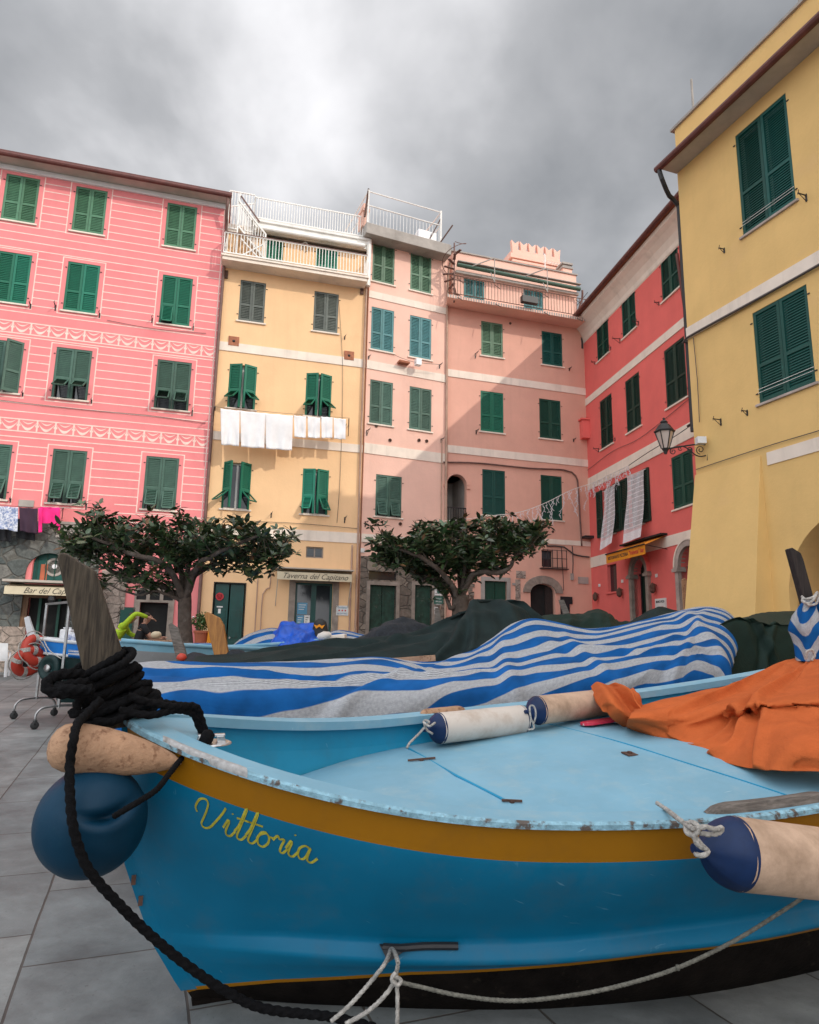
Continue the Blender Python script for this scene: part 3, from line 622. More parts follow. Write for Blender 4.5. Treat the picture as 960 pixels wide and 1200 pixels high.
# eave
ev = MB(); ev.box(-16, .05, -.46, .0, 15.95, 16.02); ev.build('soffit', M['soffit'], h)
ev = MB(); ev.box(-16, -.02, -.07, -.003, 15.78, 15.94); ev.build('cornice', M['linen'], h)
ev = MB(); ev.quad((-16, -.52, 16.06), (.08, -.52, 16.06), (.08, 10, 17.4), (-16, 10, 17.4)); ev.box(-16, .08, -.5, .2, 16.023, 16.055); rf = ev.build('roof', M['tile'], h)
gm = MB(); gm.tube([(-16, -.54, 15.98), (.1, -.54, 15.98)], .075, 10); gm.box(-16, .1, -.6, -.46, 16.02, 16.07); gm.build('gutter', M['roof'], rf)
pipe(h, [(-.02, -.5, 15.9), (-.03, -.3, 15.3), (.0, -.10, 14.6), (.0, -.09, 9), (.02, -.09, .4)], .05)
hooks(h, [(w[1] + .13, w[2] + .02) for row in pinkW[1:] for w in row] + [(w[0] - .2, w[2] + .1) for w in pinkW[1]])
cable(h, [(-6.9, -.03, 8.25), (-4, -.03, 8.2), (-1.9, -.03, 8.22), (-.2, -.03, 8.15)])
cable(h, [(-3.4, -.03, 11.2), (-2.0, -.03, 11.12), (-.4, -.03, 11.2)])
cable(h, [(-3.3, -.03, 4.75), (-1.9, -.03, 4.9), (-.2, -.03, 4.8)])
# rough stone ground floor
sb = MB()
uL = -16
u_st1 = fac('pink', 147, 700)[0]
zt = fac('pink', 60, 612)[1]
zt2 = fac('pink', 120, 668)[1]
ar0, ar1 = arw[0] - .14, arw[1] + .12
zsp = arw[2] - .15
wall_holes(sb, uL, fac('pink', 118, 650)[0], 0, zt, [(ar0, ar1, 0, arw[3] + .02), (fac('pink', -60, 650)[0], fac('pink', 3, 650)[0], 0, arw[3] - .1)], .06, 0, -.07)
arch_fill(sb, ar0, ar1, arw[3] - .72, arw[3] + .02, -.07, -.005)
arch_fill(sb, fac('pink', -60, 650)[0], fac('pink', 3, 650)[0], arw[3] - 1.0, arw[3] - .1, -.07, -.005)
sb.box(uL, fac('pink', 118, 650)[0], -.07, -.001, zt - .01, zt)
sb.build('stone_facing', M['stone_dk'], h, fix=False)
sb = MB(); u0_ = fac('pink', 118, 690)[0] + .003
sb.box(u0_, u_st1, -.05, -.002, 0, zt2); sb.build('stone_facing', M['stone_lt'], h)
sb = MB(); sb.box(fac('pink', -40, 650)[0], fac('pink', 33, 720)[0], -.10, -.072, 0, fac('pink', 20, 745)[1] + .25); sb.build('stone_plinth', M['stone_lt'], h)
# slate courses above the arch
sb = MB()
for i in range(5): sb.box(fac('pink', 72, 612)[0] + random.uniform(-.1, .1), fac('pink', 114, 612)[0] + random.uniform(-.15, .15), -.10 - .01 * (i % 2), -.004, zt - .05 - .10 * i, zt + .03 - .10 * i)
sb.build('slate_course', M['conc'], h)
sb = MB(); sb.box(fac('pink', 22, 590)[0], fac('pink', 40, 590)[0], -.03, -.003, fac('pink', 30, 594)[1], fac('pink', 30, 586)[1]); sb.build('vent_grille', M['conc'], h)
# arched fanlight window above the bar
ab = MB(); arch_fill(ab, arw[0], arw[1], arw[3] - (arw[1] - arw[0]) / 2, arw[3], -.001, .2); ab.build('arch_spandrel', M['pink'], h)
aw = MB(); a, b, c, d = arw
aw.box(a, b, .15, .17, c, d); win = aw.build('window', M['sh_bg'], h)
am = MB(); am.lathe([(.27, 0), (.27, .02), (.2, .02), (.2, 0)], ((a + b) / 2 + .1, .15, (c + d) / 2 - .02), (0, -1, 0), 20); am.build('wheel_ornament', M['conc'], win)
am = MB(); am.lathe([(.07, 0), (.07, .03), (.0, .03)], ((a + b) / 2 + .1, .15, (c + d) / 2 + .0), (0, -1, 0), 16); am.build('ornament_hub', M['plastic'], win)
am = MB(); am.box(a + .2, a + .38, .13, .148, c, c + .55); am.build('fanlight_panel', M['terra'], win)
am = MB()
for i in range(4): am.box(a + .1 + i * (b - a - .2) / 3 - .015, a + .1 + i * (b - a - .2) / 3 + .015, .12, .149, c, d - .1)
am.build('mullion', M['sh_dark'], win)
# bar entrance
db = MB(); a, b, c, d = bar; db.box(a, b, .20, .215, c, d); dr_ = db.build('door', M['dark'], h)
fm = MB(); fm.box(a - .16, a, -.03, .12, c, d + .06); fm.box(b, b + .12, -.03, .12, c, d + .06); fm.box(a, b, -.03, .12, d - .02, d + .10); fm.build('door_frame', wood_mat('old brown wood', (.20, .11, .06, 1), (.10, .055, .03, 1), (8, 8, 1)), dr_)
fm = MB(); fm.box(a + .25, a + .32, .1, .18, c, d); fm.box(a + .75, a + .82, .1, .18, c, d); fm.build('door_bar', M['sh_dark'], dr_)
# door by the tree: stone surround with three small lights above
a, b, c, d = door_p
db = MB(); db.box(a, b, .20, .215, c, d); dr_ = db.build('door', M['dark'], h)
fm = MB(); lt = fac('pink', 180, 690)[1]
fm.box(a - .17, a, -.05, .15, c, d); fm.box(b, b + .17, -.05, .15, c, d); fm.box(a - .17, b + .17, -.05, .10, d, d + .07); fm.box(a - .17, b + .17, -.05, .10, lt - .06, lt + .02)
n = 3; wv = (b - a + .34) / n
for i in range(n + 1): x = a - .17 + i * wv; fm.box(max(a - .17, x - .05), min(b + .17, x + .05), -.05, .10, d + .07, lt - .06)
fm.build('door_surround', M['jamb'], dr_)
fm = MB(); fm.box(a - .16, b + .16, -.012, -.006, d + .07, lt - .06); fm.build('fanlight', M['dark'], dr_)
fm = MB(); u0, z0 = fac('pink', 137, 735); u1, z1 = fac('pink', 159, 712); fm.box(u0, u1, -.05, -.02, .6, z1); fm.box(u0 + .06, u1 - .06, -.058, -.051, .7, z1 - .08); fm.build('open_shutter', M['sh_bg'], h)

# ================================================================== OCHRE HOUSE
h = house('yel', 'ochre_house', 'pale ochre house with white balcony, roof terrace railings and a tavern at street level', 'house')
yelA = [(.58, 1.42, 11.83, 13.30), (3.07, 3.92, 11.83, 13.30)]
yelB = [(.42, 1.30, 8.77, 10.27), (2.93, 3.80, 8.77, 10.27)]
yelC = [(.46, 1.32, 5.44, 6.95), (2.97, 3.83, 5.44, 6.95)]
sm_ = (3.19, 3.75, 4.01, 4.37)
du0, dz0 = fac('yel', 249.5, 720); du1, _ = fac('yel', 285.5, 720); dtz = fac('yel', 267, 684)[1]
d1 = (du0, du1, .38, dtz)
tu0, _ = fac('yel', 345, 720); tu1, _ = fac('yel', 389, 720); ttz = fac('yel', 367, 683)[1]
d2 = (tu0, tu1, .38, ttz)
WU = 4.93
pent = [(1.35, 1.93, 13.83, 15.0), (3.05, 3.82, 13.83, 15.0)]
body(h, 'yel', .012, WU, 15.0, yelA + yelB + yelC + [sm_, d1, d2] + pent, M['ochre'], 9)
for w in yelA: window(h, *w, M['sh_dgrey'])
for w, o1, f in ((yelB[0], .42, .9), (yelB[1], .42, .9)): window(h, *w, M['sh_teal'], f, f, o1, o1)
for w, o1, o2, f in ((yelC[0], .95, .7, .85), (yelC[1], .35, .4, .6)): window(h, *w, M['sh_teal'] if w is yelC[0] else M['sh_teal'], f, f, o1, o2)
for w in pent: window(h, *w, M['sh_teal'], sill=None)
a, b, c, d = sm_; m_ = MB(); m_.box(a, b, .10, .12, c, d); m_.box(a, a + .04, .05, .09, c, d); m_.box(b - .04, b, .05, .09, c, d); m_.box((a + b) / 2 - .02, (a + b) / 2 + .02, .05, .09, c, d); m_.box(a + .04, b - .04, .05, .09, d - .04, d); m_.box(a + .04, b - .04, .05, .09, c, c + .04); wn_ = m_.build('small_window', M['jamb'], h)
m_ = MB(); m_.box(a + .04, b - .04, .06, .085, c + .05, d - .05); m_.build('pane', M['glass'], wn_)
band(h, .0, WU, 10.70, 11.0); band(h, .0, WU, 7.65, 7.93); band(h, .0, WU, 4.56, 4.90)
# balcony
bl = MB(); bl.box(-.05, WU - .12, -.56, -.002, 13.64, 13.80); bl.box(-.09, WU - .08, -.60, -.002, 13.76, 13.82); bk = bl.build('balcony', M['cream'], h)
def railing(mb, a, b, top, bot, n, t=.022, rail=.04):
    a, b = Vector(a), Vector(b)
    for i in range(n + 1):
        p = a.lerp(b, i / n); mb.box(p.x - t / 2, p.x + t / 2, p.y - t / 2, p.y + t / 2, p.z + bot, p.z + top)
    for zz_ in (top, bot): mb.bar(a + Vector((0, 0, zz_)), b + Vector((0, 0, zz_)), rail, rail)
rl = MB(); railing(rl, (-.03, -.54, 13.82), (WU - .14, -.54, 13.82), (.80), .08, 46); rl.bar((-.03, -.54, 14.6), (-.03, -.02, 14.6), .04); rl.bar((WU - .14, -.54, 14.6), (WU - .14, -.02, 14.6), .04); rl.bar((-.03, -.54, 13.9), (-.03, -.02, 13.9), .04)
for i in range(5): rl.box(-.04, -.02, -.50 + i * .1, -.48 + i * .1, 13.85, 14.6); rl.box(WU - .15, WU - .13, -.50 + i * .1, -.48 + i * .1, 13.85, 14.6)
rl.build('railing', M['whitemetal'], bk)
rl = MB(); rl.bar((-.03, -.54, 14.64), (WU - .14, -.54, 14.64), .06, .03); rl.build('handrail', M['pipe'], bk)
# terrace slab on top, awning box, upper railing
tr = MB(); tr.box(.85, WU - .08, -.22, 4, 15.25, 15.45); tr.box(.80, WU - .03, -.28, 4, 15.40, 15.48); tr.box(.9, WU - .1, -.14, -.003, 15.12, 15.25); ts = tr.build('roof_slab', M['whitetrim'], h)
aw_ = MB(); aw_.tube([(.95, -.32, 15.12), (WU - .2, -.32, 15.12)], .07, 10); aw_.box(.95, WU - .2, -.36, -.10, 15.14, 15.19); aw_.build('rolled_awning', M['whitetrim'], h, smooth=False)
rl = MB(); railing(rl, (.88, -.18, 15.48), (WU - .1, -.18, 15.48), .86, .10, 44); railing(rl, (.88, -.18, 15.48), (.88, 3, 15.48), .86, .1, 20)
railing(rl, (WU - .1, -.18, 15.48), (WU - .1, 3, 15.48), .86, .1, 20); rl.build('terrace_railing', M['whitemetal'], ts)
# outer stair landing at the left
st = MB(); st.box(.02, .86, -.10, 2.5, 14.95, 15.05); st.box(.02, .86, .0, 2.5, 15.0, 15.3)
for i in range(6): st.box(.35 + i * .16, .55 + i * .16, -.46, -.12, 14.95 - i * .20, 15.0 - i * .20)
ld = st.build('stair', M['cream'], h)
rl = MB(); railing(rl, (.02, -.12, 15.0), (.86, -.12, 15.0), 1.45, .05, 9); railing(rl, (.02, .8, 15.0), (.86, .8, 15.3), 1.45, .05, 8)
railing(rl, (.34, -.48, 14.95), (1.30, -.48, 13.85), .95, .05, 11, rail=.05); railing(rl, (.34, -.12, 15.1), (1.30, -.12, 13.9), .95, .05, 10, rail=.05)
rl.bar((.5, -.50, 14.5), (1.15, -.50, 13.85), .04); rl.bar((1.2, -.50, 14.4), (.5, -.50, 13.85), .04)
for p in ((.02, -.12), (.36, -.12), (.36, -.48), (1.28, -.48)): rl.box(p[0] - .025, p[0] + .025, p[1] - .025, p[1] + .025, 13.85, 16.4 if p[1] > -.3 else (15.6 if p[0] < 1 else 14.8))
rl.build('stair_railing', M['whitemetal'], ld)
rl = MB(); rl.bar((.40, -.15, 16.3), (1.05, -.40, 15.3), .05); rl.build('stair_handrail', M['pipe'], ld)
cm = MB(); cm.tube([(WU - .02, -.16, 13.7), (WU - .02, -.16, 15.9)], .09, 10); cm.build('white_flue', M['whitemetal'], h)
# lamp on the penthouse wall, terracotta plaques, brackets
m_ = MB(); m_.tube(smooth_path([(2.55, -.02, 14.75), (2.58, -.12, 14.95), (2.7, -.16, 14.95), (2.76, -.12, 14.8), (2.7, -.02, 14.72)], .05), .025, 6); m_.build('wall_lamp', M['conc'], h)
for (x, y) in ((274, 400), (409, 417)):
    u, z = fac('yel', x, y); m_ = MB(); m_.box(u - .17, u + .17, -.035, -.003, z - .16, z + .16); q = m_.build('terracotta_plaque', M['redink'] if False else M['tile'], h)
    m_ = MB(); m_.lathe([(.05, 0), (.02, .03), (0, .03)], (u, -.036, z), (0, -1, 0), 8); m_.build('boss', M['iron'], q)
hooks(h, [fac('yel', 252, 478), fac('yel', 404, 500), fac('yel', 318, 602), fac('yel', 404, 607), fac('yel', 404, 395)])
for (x, y) in ((265, 322), (424, 341)):
    u, z = fac('yel', x, y); m_ = MB(); m_.box(u - .06, u + .06, -.05, -.003, z - .14, z + .14); m_.build('junction_box', M['rust'], h)
pipe(h, [(WU - .05, -.08, 14.0), (WU - .07, -.08, 8), (WU - .06, -.08, .5)], .035, 'pipe_p')
pipe(h, [(WU - .25, -.06, 4.5), (WU - .25, -.06, .5)], .03, 'pipe_p')
cable(h, [(.05, -.04, 5.1), (1.6, -.04, 5.08), (3, -.04, 5.1), (4.9, -.04, 5.05)])
cable(h, [(3.9, -.03, 13.2), (4.15, -.03, 10.5), (4.2, -.03, 7.0), (4.15, -.03, 5.2)], .007)
pipe(h, [(2.1, -.05, 4.4), (2.1, -.05, 3.0), (1.9, -.05, 2.8), (1.9, -.05, .5)], .018, 'pipe_p', 'conduit')
pipe(h, [(1.72, -.05, 3.3), (1.72, -.05, .5)], .018, 'pipe_p', 'conduit')
# green door
a, b, c, d = d1
m_ = MB()
for i in range(2):
    x0 = a + .02 + i * (b - a) / 2; x1 = a + (i + 1) * (b - a) / 2 - .02
    m_.box(x0, x1, .06, .10, c, d)
    for zz0, zz1 in ((.15, .95), (1.05, 1.9)): m_.box(x0 + .07, x1 - .07, .045, .06, c + zz0, min(c + zz1, d - .15))
dd = m_.build('door', M['door'], h); bevel(dd, .008)
m_ = MB(); m_.box(a - .03, a, -.02, .1, c, d + .04); m_.box(b, b + .03, -.02, .1, c, d + .04); m_.box(a, b, -.02, .1, d, d + .04); m_.build('door_frame', M['dark'], dd)
m_ = MB(); m_.lathe([(.03, 0), (.03, .05), (0, .05)], ((a + b) / 2 + .08, .06, c + 1.05), (0, -1, 0), 10); m_.build('handle', M['steel'], dd)
u, z = fac('yel', 257.5, 699); m_ = MB(); m_.lathe([(.12, 0), (.12, .012), (.085, .012), (.085, .0)], (u + .0, .045, z), (0, -1, 0), 20); m_.bar((u - .08, .034, z + .08), (u + .08, .034, z - .08), .035, .01); m_.build('no_parking_disc', M['redink'], dd)
u, z = fac('yel', 257.5, 711); m_ = MB(); m_.box(u - .09, u + .09, .038, .044, z - .02, z + .02); m_.box(u - .04, u + .04, .038, .044, z - .20, z - .06); m_.build('letter_plate', M['paperw'], dd)
# tavern entrance
a, b, c, d = d2
m_ = MB(); f = .07
m_.box(a, a + f, .08, .14, c, d); m_.box(b - f, b, .08, .14, c, d); m_.box((a + b) / 2 - .08, (a + b) / 2 + .08, .08, .14, c, d); m_.box(a + f, (a + b) / 2 - .08, .08, .14, d - f, d); m_.box((a + b) / 2 + .08, b - f, .08, .14, d - f, d)
m_.box(a + f, (a + b) / 2 - .08, .08, .14, c, c + .3); m_.box((a + b) / 2 + .08, b - f, .08, .14, c, c + .3); dd = m_.build('glazed_door', M['door'], h)
m_ = MB(); m_.box(a + f, b - f, .105, .115, c + .3, d - f); m_.build('pane', M['glass'], dd)
m_ = MB(); m_.box(a - .20, a - .003, -.03, .1, c, d + .12); m_.box(b + .003, b + .20, -.03, .1, c, d + .12); m_.box(a - .003, b + .003, -.03, .1, d + .002, d + .12); m_.build('door_surround', M['jamb'], dd)
for (x0, y0, x1, y1, mm, lab) in ((349, 706, 360, 720, 'paperb', None), (348, 721, 356, 731, 'paperb', None), (357, 721, 363, 732, 'paperw', None)):
    u0, z1 = fac('yel', x0, y0); u1, z0 = fac('yel', x1, y1); m_ = MB(); m_.box(u0, u1, .06, .066, z0, z1); q = m_.build('poster', M[mm], dd)
    m_ = MB()
    for k in range(3): m_.box(u0 + .04, u1 - .04 - .03 * k, .055, .059, z1 - .08 - .07 * k, z1 - .06 - .07 * k)
    m_.build('printed_lines', M['paperw'] if mm == 'paperb' else M['ink'], q)
# tavern sign: cream box awning
def fac_o(n, x, y, off): return fac(n, x, y, off)
u0, zt_ = fac('yel', 325, 669.5, .45); u1, _ = fac('yel', 413, 669.5, .45); _, zb2 = fac('yel', 368, 680.5, .45)
m_ = MB(); m_.box(u0, u1, -.46, -.445, zb2, zt_); m_.add([(u0, -.445, zt_ - .03), (u1, -.445, zt_ - .03), (u1, -.02, zt_ + .10), (u0, -.02, zt_ + .10)], [(0, 1, 2, 3)]); aw1 = m_.build('awning_sign', M['sign'], h)
m_ = MB(); m_.box(u0 - .05, u1 + .05, -.5, -.02, zt_ + .105, zt_ + .14); m_.bar((u0 + .03, -.44, zb2), (u0 + .03, -.02, zb2 - .8), .02); m_.bar((u1 - .03, -.44, zb2), (u1 - .03, -.02, zb2 - .8), .02); m_.build('awning_cover', M['soffit'], aw1)
text_mesh('lettering', 'Taverna del Capitano', .24, M['ink'], aw1, ((u0 + u1) / 2 - .0, -.463, (zt_ + zb2) / 2), shear=.45, width=(u1 - u0) * .86, bold=-.001)
# notice beside the door
u0, z1 = fac('yel', 394, 709.5); u1, z0 = fac('yel', 408, 721.5); m_ = MB(); m_.box(u0, u1, -.03, -.004, z0, z1); q = m_.build('notice_board', M['paperw'], h)
text_mesh('lettering', 'TAVERNA', .08, M['paperb'], q, ((u0 + u1) / 2, -.033, z1 - .07), width=.3); text_mesh('lettering', 'del CAPITANO', .07, M['paperb'], q, ((u0 + u1) / 2, -.033, z0 + .06), width=.32)
m_ = MB(); uc = (u0 + u1) / 2; zc = (z0 + z1) / 2
for k in (-.1, 0, .1): m_.lathe([(.028, 0), (.028, .004), (0, .004)], (uc + k, -.0305, zc), (0, -1, 0), 8)
m_.build('emblem', M['redink'], q)

# ================================================================== BLUSH HOUSE (narrow)
h = house('ltp', 'blush_house', 'narrow blush pink house with flat concrete roof edge and brown stone street level', 'house')
lW = [[(.10, .95, 14.04, 15.67), (1.58, 2.43, 14.04, 15.67)], [(.12, .98, 11.45, 13.05), (1.60, 2.46, 11.45, 13.05)], [(.15, 1.0, 8.75, 10.33), (1.64, 2.5, 8.75, 10.33)], [(.46, 1.41, 5.54, 6.98)]]
ld1 = (fac('ltp', 432, 720)[0], fac('ltp', 463, 720)[0], .4, fac('ltp', 448, 686)[1]); ld2 = (fac('ltp', 485, 720)[0], fac('ltp', 505, 720)[0], .4, fac('ltp', 495, 686)[1])
lt1 = (ld1[0] - .05, ld1[1] + .02, fac('ltp', 448, 680)[1], fac('ltp', 448, 670)[1]); lt2 = (ld2[0], ld2[1] + .02, lt1[2], lt1[3])
LU = 3.10
body(h, 'ltp', 0, LU, 15.95, [w for r in lW for w in r] + [ld1, ld2, lt1, lt2], M['blush'], 8)
for r_i, row in enumerate(lW):
    for w in row: window(h, *w, [M['sh_pale'], M['sh_blue'], M['sh_grey'], M['sh_grey']][r_i], *( (.3, .3) if r_i == 3 else (0, 0)))
band(h, 0, LU, 13.37, 13.63); band(h, 0, LU, 10.70, 11.0); band(h, 0, LU, 7.66, 8.02); band(h, 0, LU, 4.62, 4.90)
sl = MB(); sl.box(-.35, LU - .1, -.52, 6, 15.5, 15.92); sb_ = sl.build('roof_slab', M['conc'], h); bevel(sb_, .02)
rl = MB()
for u in (-.28, 2.6):
    for y in (-.42, 2.5): rl.tube([(u, y, 15.9), (u, y, 17.25)], .04, 8)
for zz_ in (17.2, 16.65):
    rl.tube([(-.28, -.42, zz_), (2.6, -.42, zz_)], .025, 6); rl.tube([(2.6, -.42, zz_), (2.6, 2.5, zz_)], .025, 6); rl.tube([(-.28, 2.5, zz_), (2.6, 2.5, zz_)], .025, 6); rl.tube([(-.28, -.42, zz_), (-.28, 2.5, zz_)], .025, 6)
rl.build('terrace_railing', M['whitemetal'], sb_)
rl = MB(); rl.bar((2.15, -.35, 15.95), (2.62, -.42, 17.0), .04); rl.bar((-.28, -.42, 17.3), (-.42, -.5, 16.1), .05); rl.bar((2.55, -.45, 15.9), (2.95, -.7, 16.6), .04); rl.build('rusty_brace', M['rust'], sb_)
for i in range(34): pass
rl = MB()
for i in range(22): rl.box(-.2 + i * .13, -.19 + i * .13, -.405, -.395, 15.93, 16.62)
rl.build('wire_mesh', M['whitemetal'], sb_)
ac = MB(); ac.box(1.75, 2.5, -.30, .05, 15.97, 16.38); q = ac.build('air_conditioner', M['plastic'], sb_); bevel(q, .02)
m_ = MB(); m_.box(-.42, -.2, -.25, .2, 15.92, 16.5); m_.box(-.46, -.16, -.3, .25, 16.5, 16.6); m_.box(-.38, -.24, -.2, .15, 16.6, 16.85); m_.build('chimney', M['blush'], sb_)
hooks(h, [fac('ltp', 432, 418), fac('ltp', 515, 428), fac('ltp', 430, 505), fac('ltp', 517, 515), fac('ltp', 428, 612)])
for x, y in ((491, 516), (500, 517), (441, 499), (457, 516), (469, 614)):
    u, z = fac('ltp', x, y); m_ = MB(); m_.lathe([(.06, 0), (.06, .03), (.035, .03), (.035, .0)], (u, -.001, z), (0, -1, 0), 12); m_.build('vent', M['rust'], h)
m_ = MB(); u, z = fac('ltp', 490, 425, .3); m_.box(u - .1, u + .1, -.4, -.2, z - .1, z + .12); m_.build('meter_box', M['plastic'], h)
m_ = MB(); u, z = fac('ltp', 474, 424, .2); m_.box(u - .2, u + .2, -.25, -.02, z - .04, z + .03); m_.build('shelf', M['tile'], h)
cable(h, [(.9, -.35, 11.22), (1.6, -.35, 11.1), (2.7, -.35, 11.2)])
pipe(h, [(LU - .04, -.35, 15.4), (LU - .03, -.08, 14.2), (LU - .03, -.08, 8), (LU - .02, -.08, .5)], .045, 'pipe_p')
pipe(h, [(LU - .2, -.06, 8.5), (LU - .2, -.06, 2.5)], .022, 'pipe_p', 'conduit')
cable(h, [(.05, -.03, 4.6), (1.5, -.03, 4.55), (2.8, -.03, 4.6)])
sb = MB(); zst = fac('ltp', 430, 652)[1]
wall_holes(sb, -.02, LU - .02, 0, zst, [ld1, ld2, lt1, lt2], .2, 0, -.06); sb.box(-.02, LU - .02, -.06, -.001, zst - .005, zst + .0); sb.build('stone_facing', M['stone_bl'], h, fix=False)
for dd_, lt_, mm in ((ld1, lt1, 'doorworn'), (ld2, lt2, 'doorworn')):
    a, b, c, d = dd_; m_ = MB()
    n = 2 if b - a > .8 else 1
    for i in range(n):
        x0 = a + i * (b - a) / n; x1 = a + (i + 1) * (b - a) / n; m_.box(x0 + .01, x1 - .01, .05, .10, c, d); m_.box(x0 + .1, x1 - .1, .04, .05, c + .2, c + 1.0); m_.box(x0 + .1, x1 - .1, .04, .05, c + 1.15, d - .15)
    q = m_.build('door', M[mm], h)
    m_ = MB(); m_.box(a - .12, a, -.085, .06, c, d + .12); m_.box(b, b + .12, -.085, .06, c, d + .12); m_.box(a, b, -.085, .06, d + .002, d + .12); m_.build('door_surround', M['jamb'], q)
    m_ = MB(); m_.box(lt_[0], lt_[1], .05, .07, lt_[2], lt_[3]); m_.build('fanlight', M['glass'], q)
u0, z1 = fac('ltp', 508.5, 689, .07); u1, z0 = fac('ltp', 519, 708, .07)
m_ = MB(); m_.box(u0, u1, -.10, -.075, z0, z1 - .28); q = m_.build('trattoria_sign', M['paperg'], h)
m_ = MB(); m_.box(u0 + .02, u1 - .02, -.10, -.075, z1 - .25, z1); q2 = m_.build('picture_sign', M['paperw'], h); m_ = MB(); m_.lathe([(.07, 0), (.07, .003), (0, .003)], ((u0 + u1) / 2, -.101, z1 - .12), (0, -1, 0), 16); m_.build('emblem', M['paperg'], q2)
for k, s_ in enumerate(('TICKET', 'INFO BAR', 'APERTO')): text_mesh('lettering', s_, .07, M['paperw'], q, ((u0 + u1) / 2, -.103, z1 - .36 - .1 * k), width=.22)
for x, y in ((511, 713), (511, 718)):
    u, z = fac('ltp', x, y, .07); m_ = MB(); m_.box(u - .06, u + .06, -.09, -.07, z - .05, z + .05); m_.build('doorbell', M['paperw'], h)
u, z = fac('ltp', 424.5, 645); m_ = MB(); m_.box(u - .06, u + .08, -.03, -.003, z - .07, z + .07); m_.build('number_tile', M['paperw'], h)

# ================================================================== SALMON HOUSE
h = house('sal', 'salmon_house', 'wide salmon pink house with long rusty balcony and battlemented chimney', 'house')
sW = [[(1.36, 2.25, 11.99, 13.37), (3.9, 4.79, 11.99, 13.37)], [(1.33, 2.25, 9.03, 10.59), (3.74, 4.65, 9.03, 10.59)], [(1.39, 2.29, 5.92, 7.60), (3.74, 4.62, 5.92, 7.60)]]
dS = (fac('sal', 568, 700)[0], fac('sal', 594, 700)[0], .45, fac('sal', 580, 681)[1]); aS = (fac('sal', 622, 710)[0], fac('sal', 651, 710)[0], .45, fac('sal', 637, 684)[1])
gS = (fac('sal', 635, 655)[0], fac('sal', 648, 655)[0], fac('sal', 641, 664)[1], fac('sal', 641, 645)[1])
oS = (.02, .78, 5.35, 7.30)
dk = (fac('sal', 657, 712)[0], fac('sal', 671, 712)[0], .5, fac('sal', 664, 699)[1])
pS = [(.66, 1.5, 13.9, 15.0), (3.15, 4.0, 13.9, 15.0)]
SU = 5.85
holes = [w for r in sW for w in r] + [dS, aS, gS, oS]
body(h, 'sal', 0, SU - .02, 13.9, holes, M['salmon'], 9)
m_ = MB(); wall_holes(m_, 0.2, 5.5, 13.9, 16.0, pS); m_.quad((5.5, 0, 13.9), (5.5, 7, 13.9), (5.5, 7, 16), (5.5, 0, 16)); m_.quad((.2, 0, 13.9), (.2, 0, 16), (.2, 7, 16), (.2, 7, 13.9)); m_.quad((.2, 0, 16), (5.5, 0, 16), (5.5, 7, 16), (.2, 7, 16)); m_.build('penthouse_wall', M['blush'], h, fix=False)
m_ = MB(); m_.box(.15, 5.55, -.05, .2, 16.0, 16.05); m_.build('coping', M['conc'], h)
for r_i, row in enumerate(sW):
    for c_i, w in enumerate(row): window(h, *w, [[M['sh_pale'], M['sh_bg']], [M['sh_teal'], M['sh_dark']], [M['sh_bg'], M['sh_dark']]][r_i][c_i])
for w in pS: window(h, *w, M['sh_blue'], sill=None)
band(h, 0, SU - .03, 10.96, 11.24); band(h, 0, SU - .03, 8.08, 8.36); band(h, 3.0, SU - .03, 5.02, 5.2)
# arched loggia opening
m_ = MB(); arch_fill(m_, oS[0], oS[1], 6.92, 7.30, -.001, .22); m_.build('arch_spandrel', M['salmon'], h)
m_ = MB(); arch_ring(m_, oS[0], oS[1], 6.92, .08, -.05, -.002); m_.box(oS[0] - .12, oS[0], -.05, -.003, 6.8, 6.9); m_.box(oS[1], oS[1] + .12, -.05, -.003, 6.8, 6.9); m_.build('arch_moulding', M['salmon'], h)
m_ = MB(); m_.box(oS[0], oS[1], 1.4, 1.42, 5.35, 7.3); m_.box(oS[0] - .05, oS[0], .2, 1.4, 5.35, 7.3); m_.box(oS[1], oS[1] + .05, .2, 1.4, 5.35, 7.3); m_.box(oS[0], oS[1], .2, 1.4, 5.30, 5.35); m_.build('loggia_recess', M['conc'], h)
m_ = MB(); railing(m_, (oS[0], .05, 5.35), (oS[1], .05, 5.35), .75, .05, 8); m_.build('loggia_railing', M['iron'], h)
# balcony
bl = MB(); bl.add([(-.28, -.76, 13.66), (5.72, -.76, 13.66), (5.82, -.003, 13.70), (-.05, -.003, 13.70), (-.28, -.76, 13.77), (5.72, -.76, 13.77), (5.82, -.003, 13.86), (-.05, -.003, 13.86)], [(0, 3, 2, 1), (4, 5, 6, 7), (0, 1, 5, 4), (0, 4, 7, 3), (1, 2, 6, 5)])
bk = bl.build('balcony', M['blush'], h)
for k in range(48):
    pass
m_ = MB()
for i in range(60): u = -.33 + i * .1; m_.box(u + .05, u + .10, -.772, -.762, 13.66, 13.78)
m_.build('tile_edging', M['conc'], bk)
rl = MB(); railing(rl, (-.25, -.72, 13.79), (5.67, -.72, 13.79), .80, .08, 48, t=.014, rail=.022); rl.bar((5.67, -.72, 14.58), (5.75, -.02, 14.58), .025)
for u in (.1, 1.6, 3.6, 5.0): rl.bar((u, -.72, 14.5), (u + .1, -1.0, 14.2), .02); rl.bar((u, -.72, 13.75), (u + .1, -1.0, 13.5), .025)
rl.build('railing', M['rust'], bk)
m_ = MB(); m_.box(2.60, 3.25, -1.0, -.80, 13.9, 14.15); m_.build('planter_box', M['iron'], bk)
m_ = MB(); m_.tube([(.25, -.34, 15.28), (5.45, -.34, 15.22)], .08, 10); q = m_.build('rolled_awning', M['sh_grey'], h)
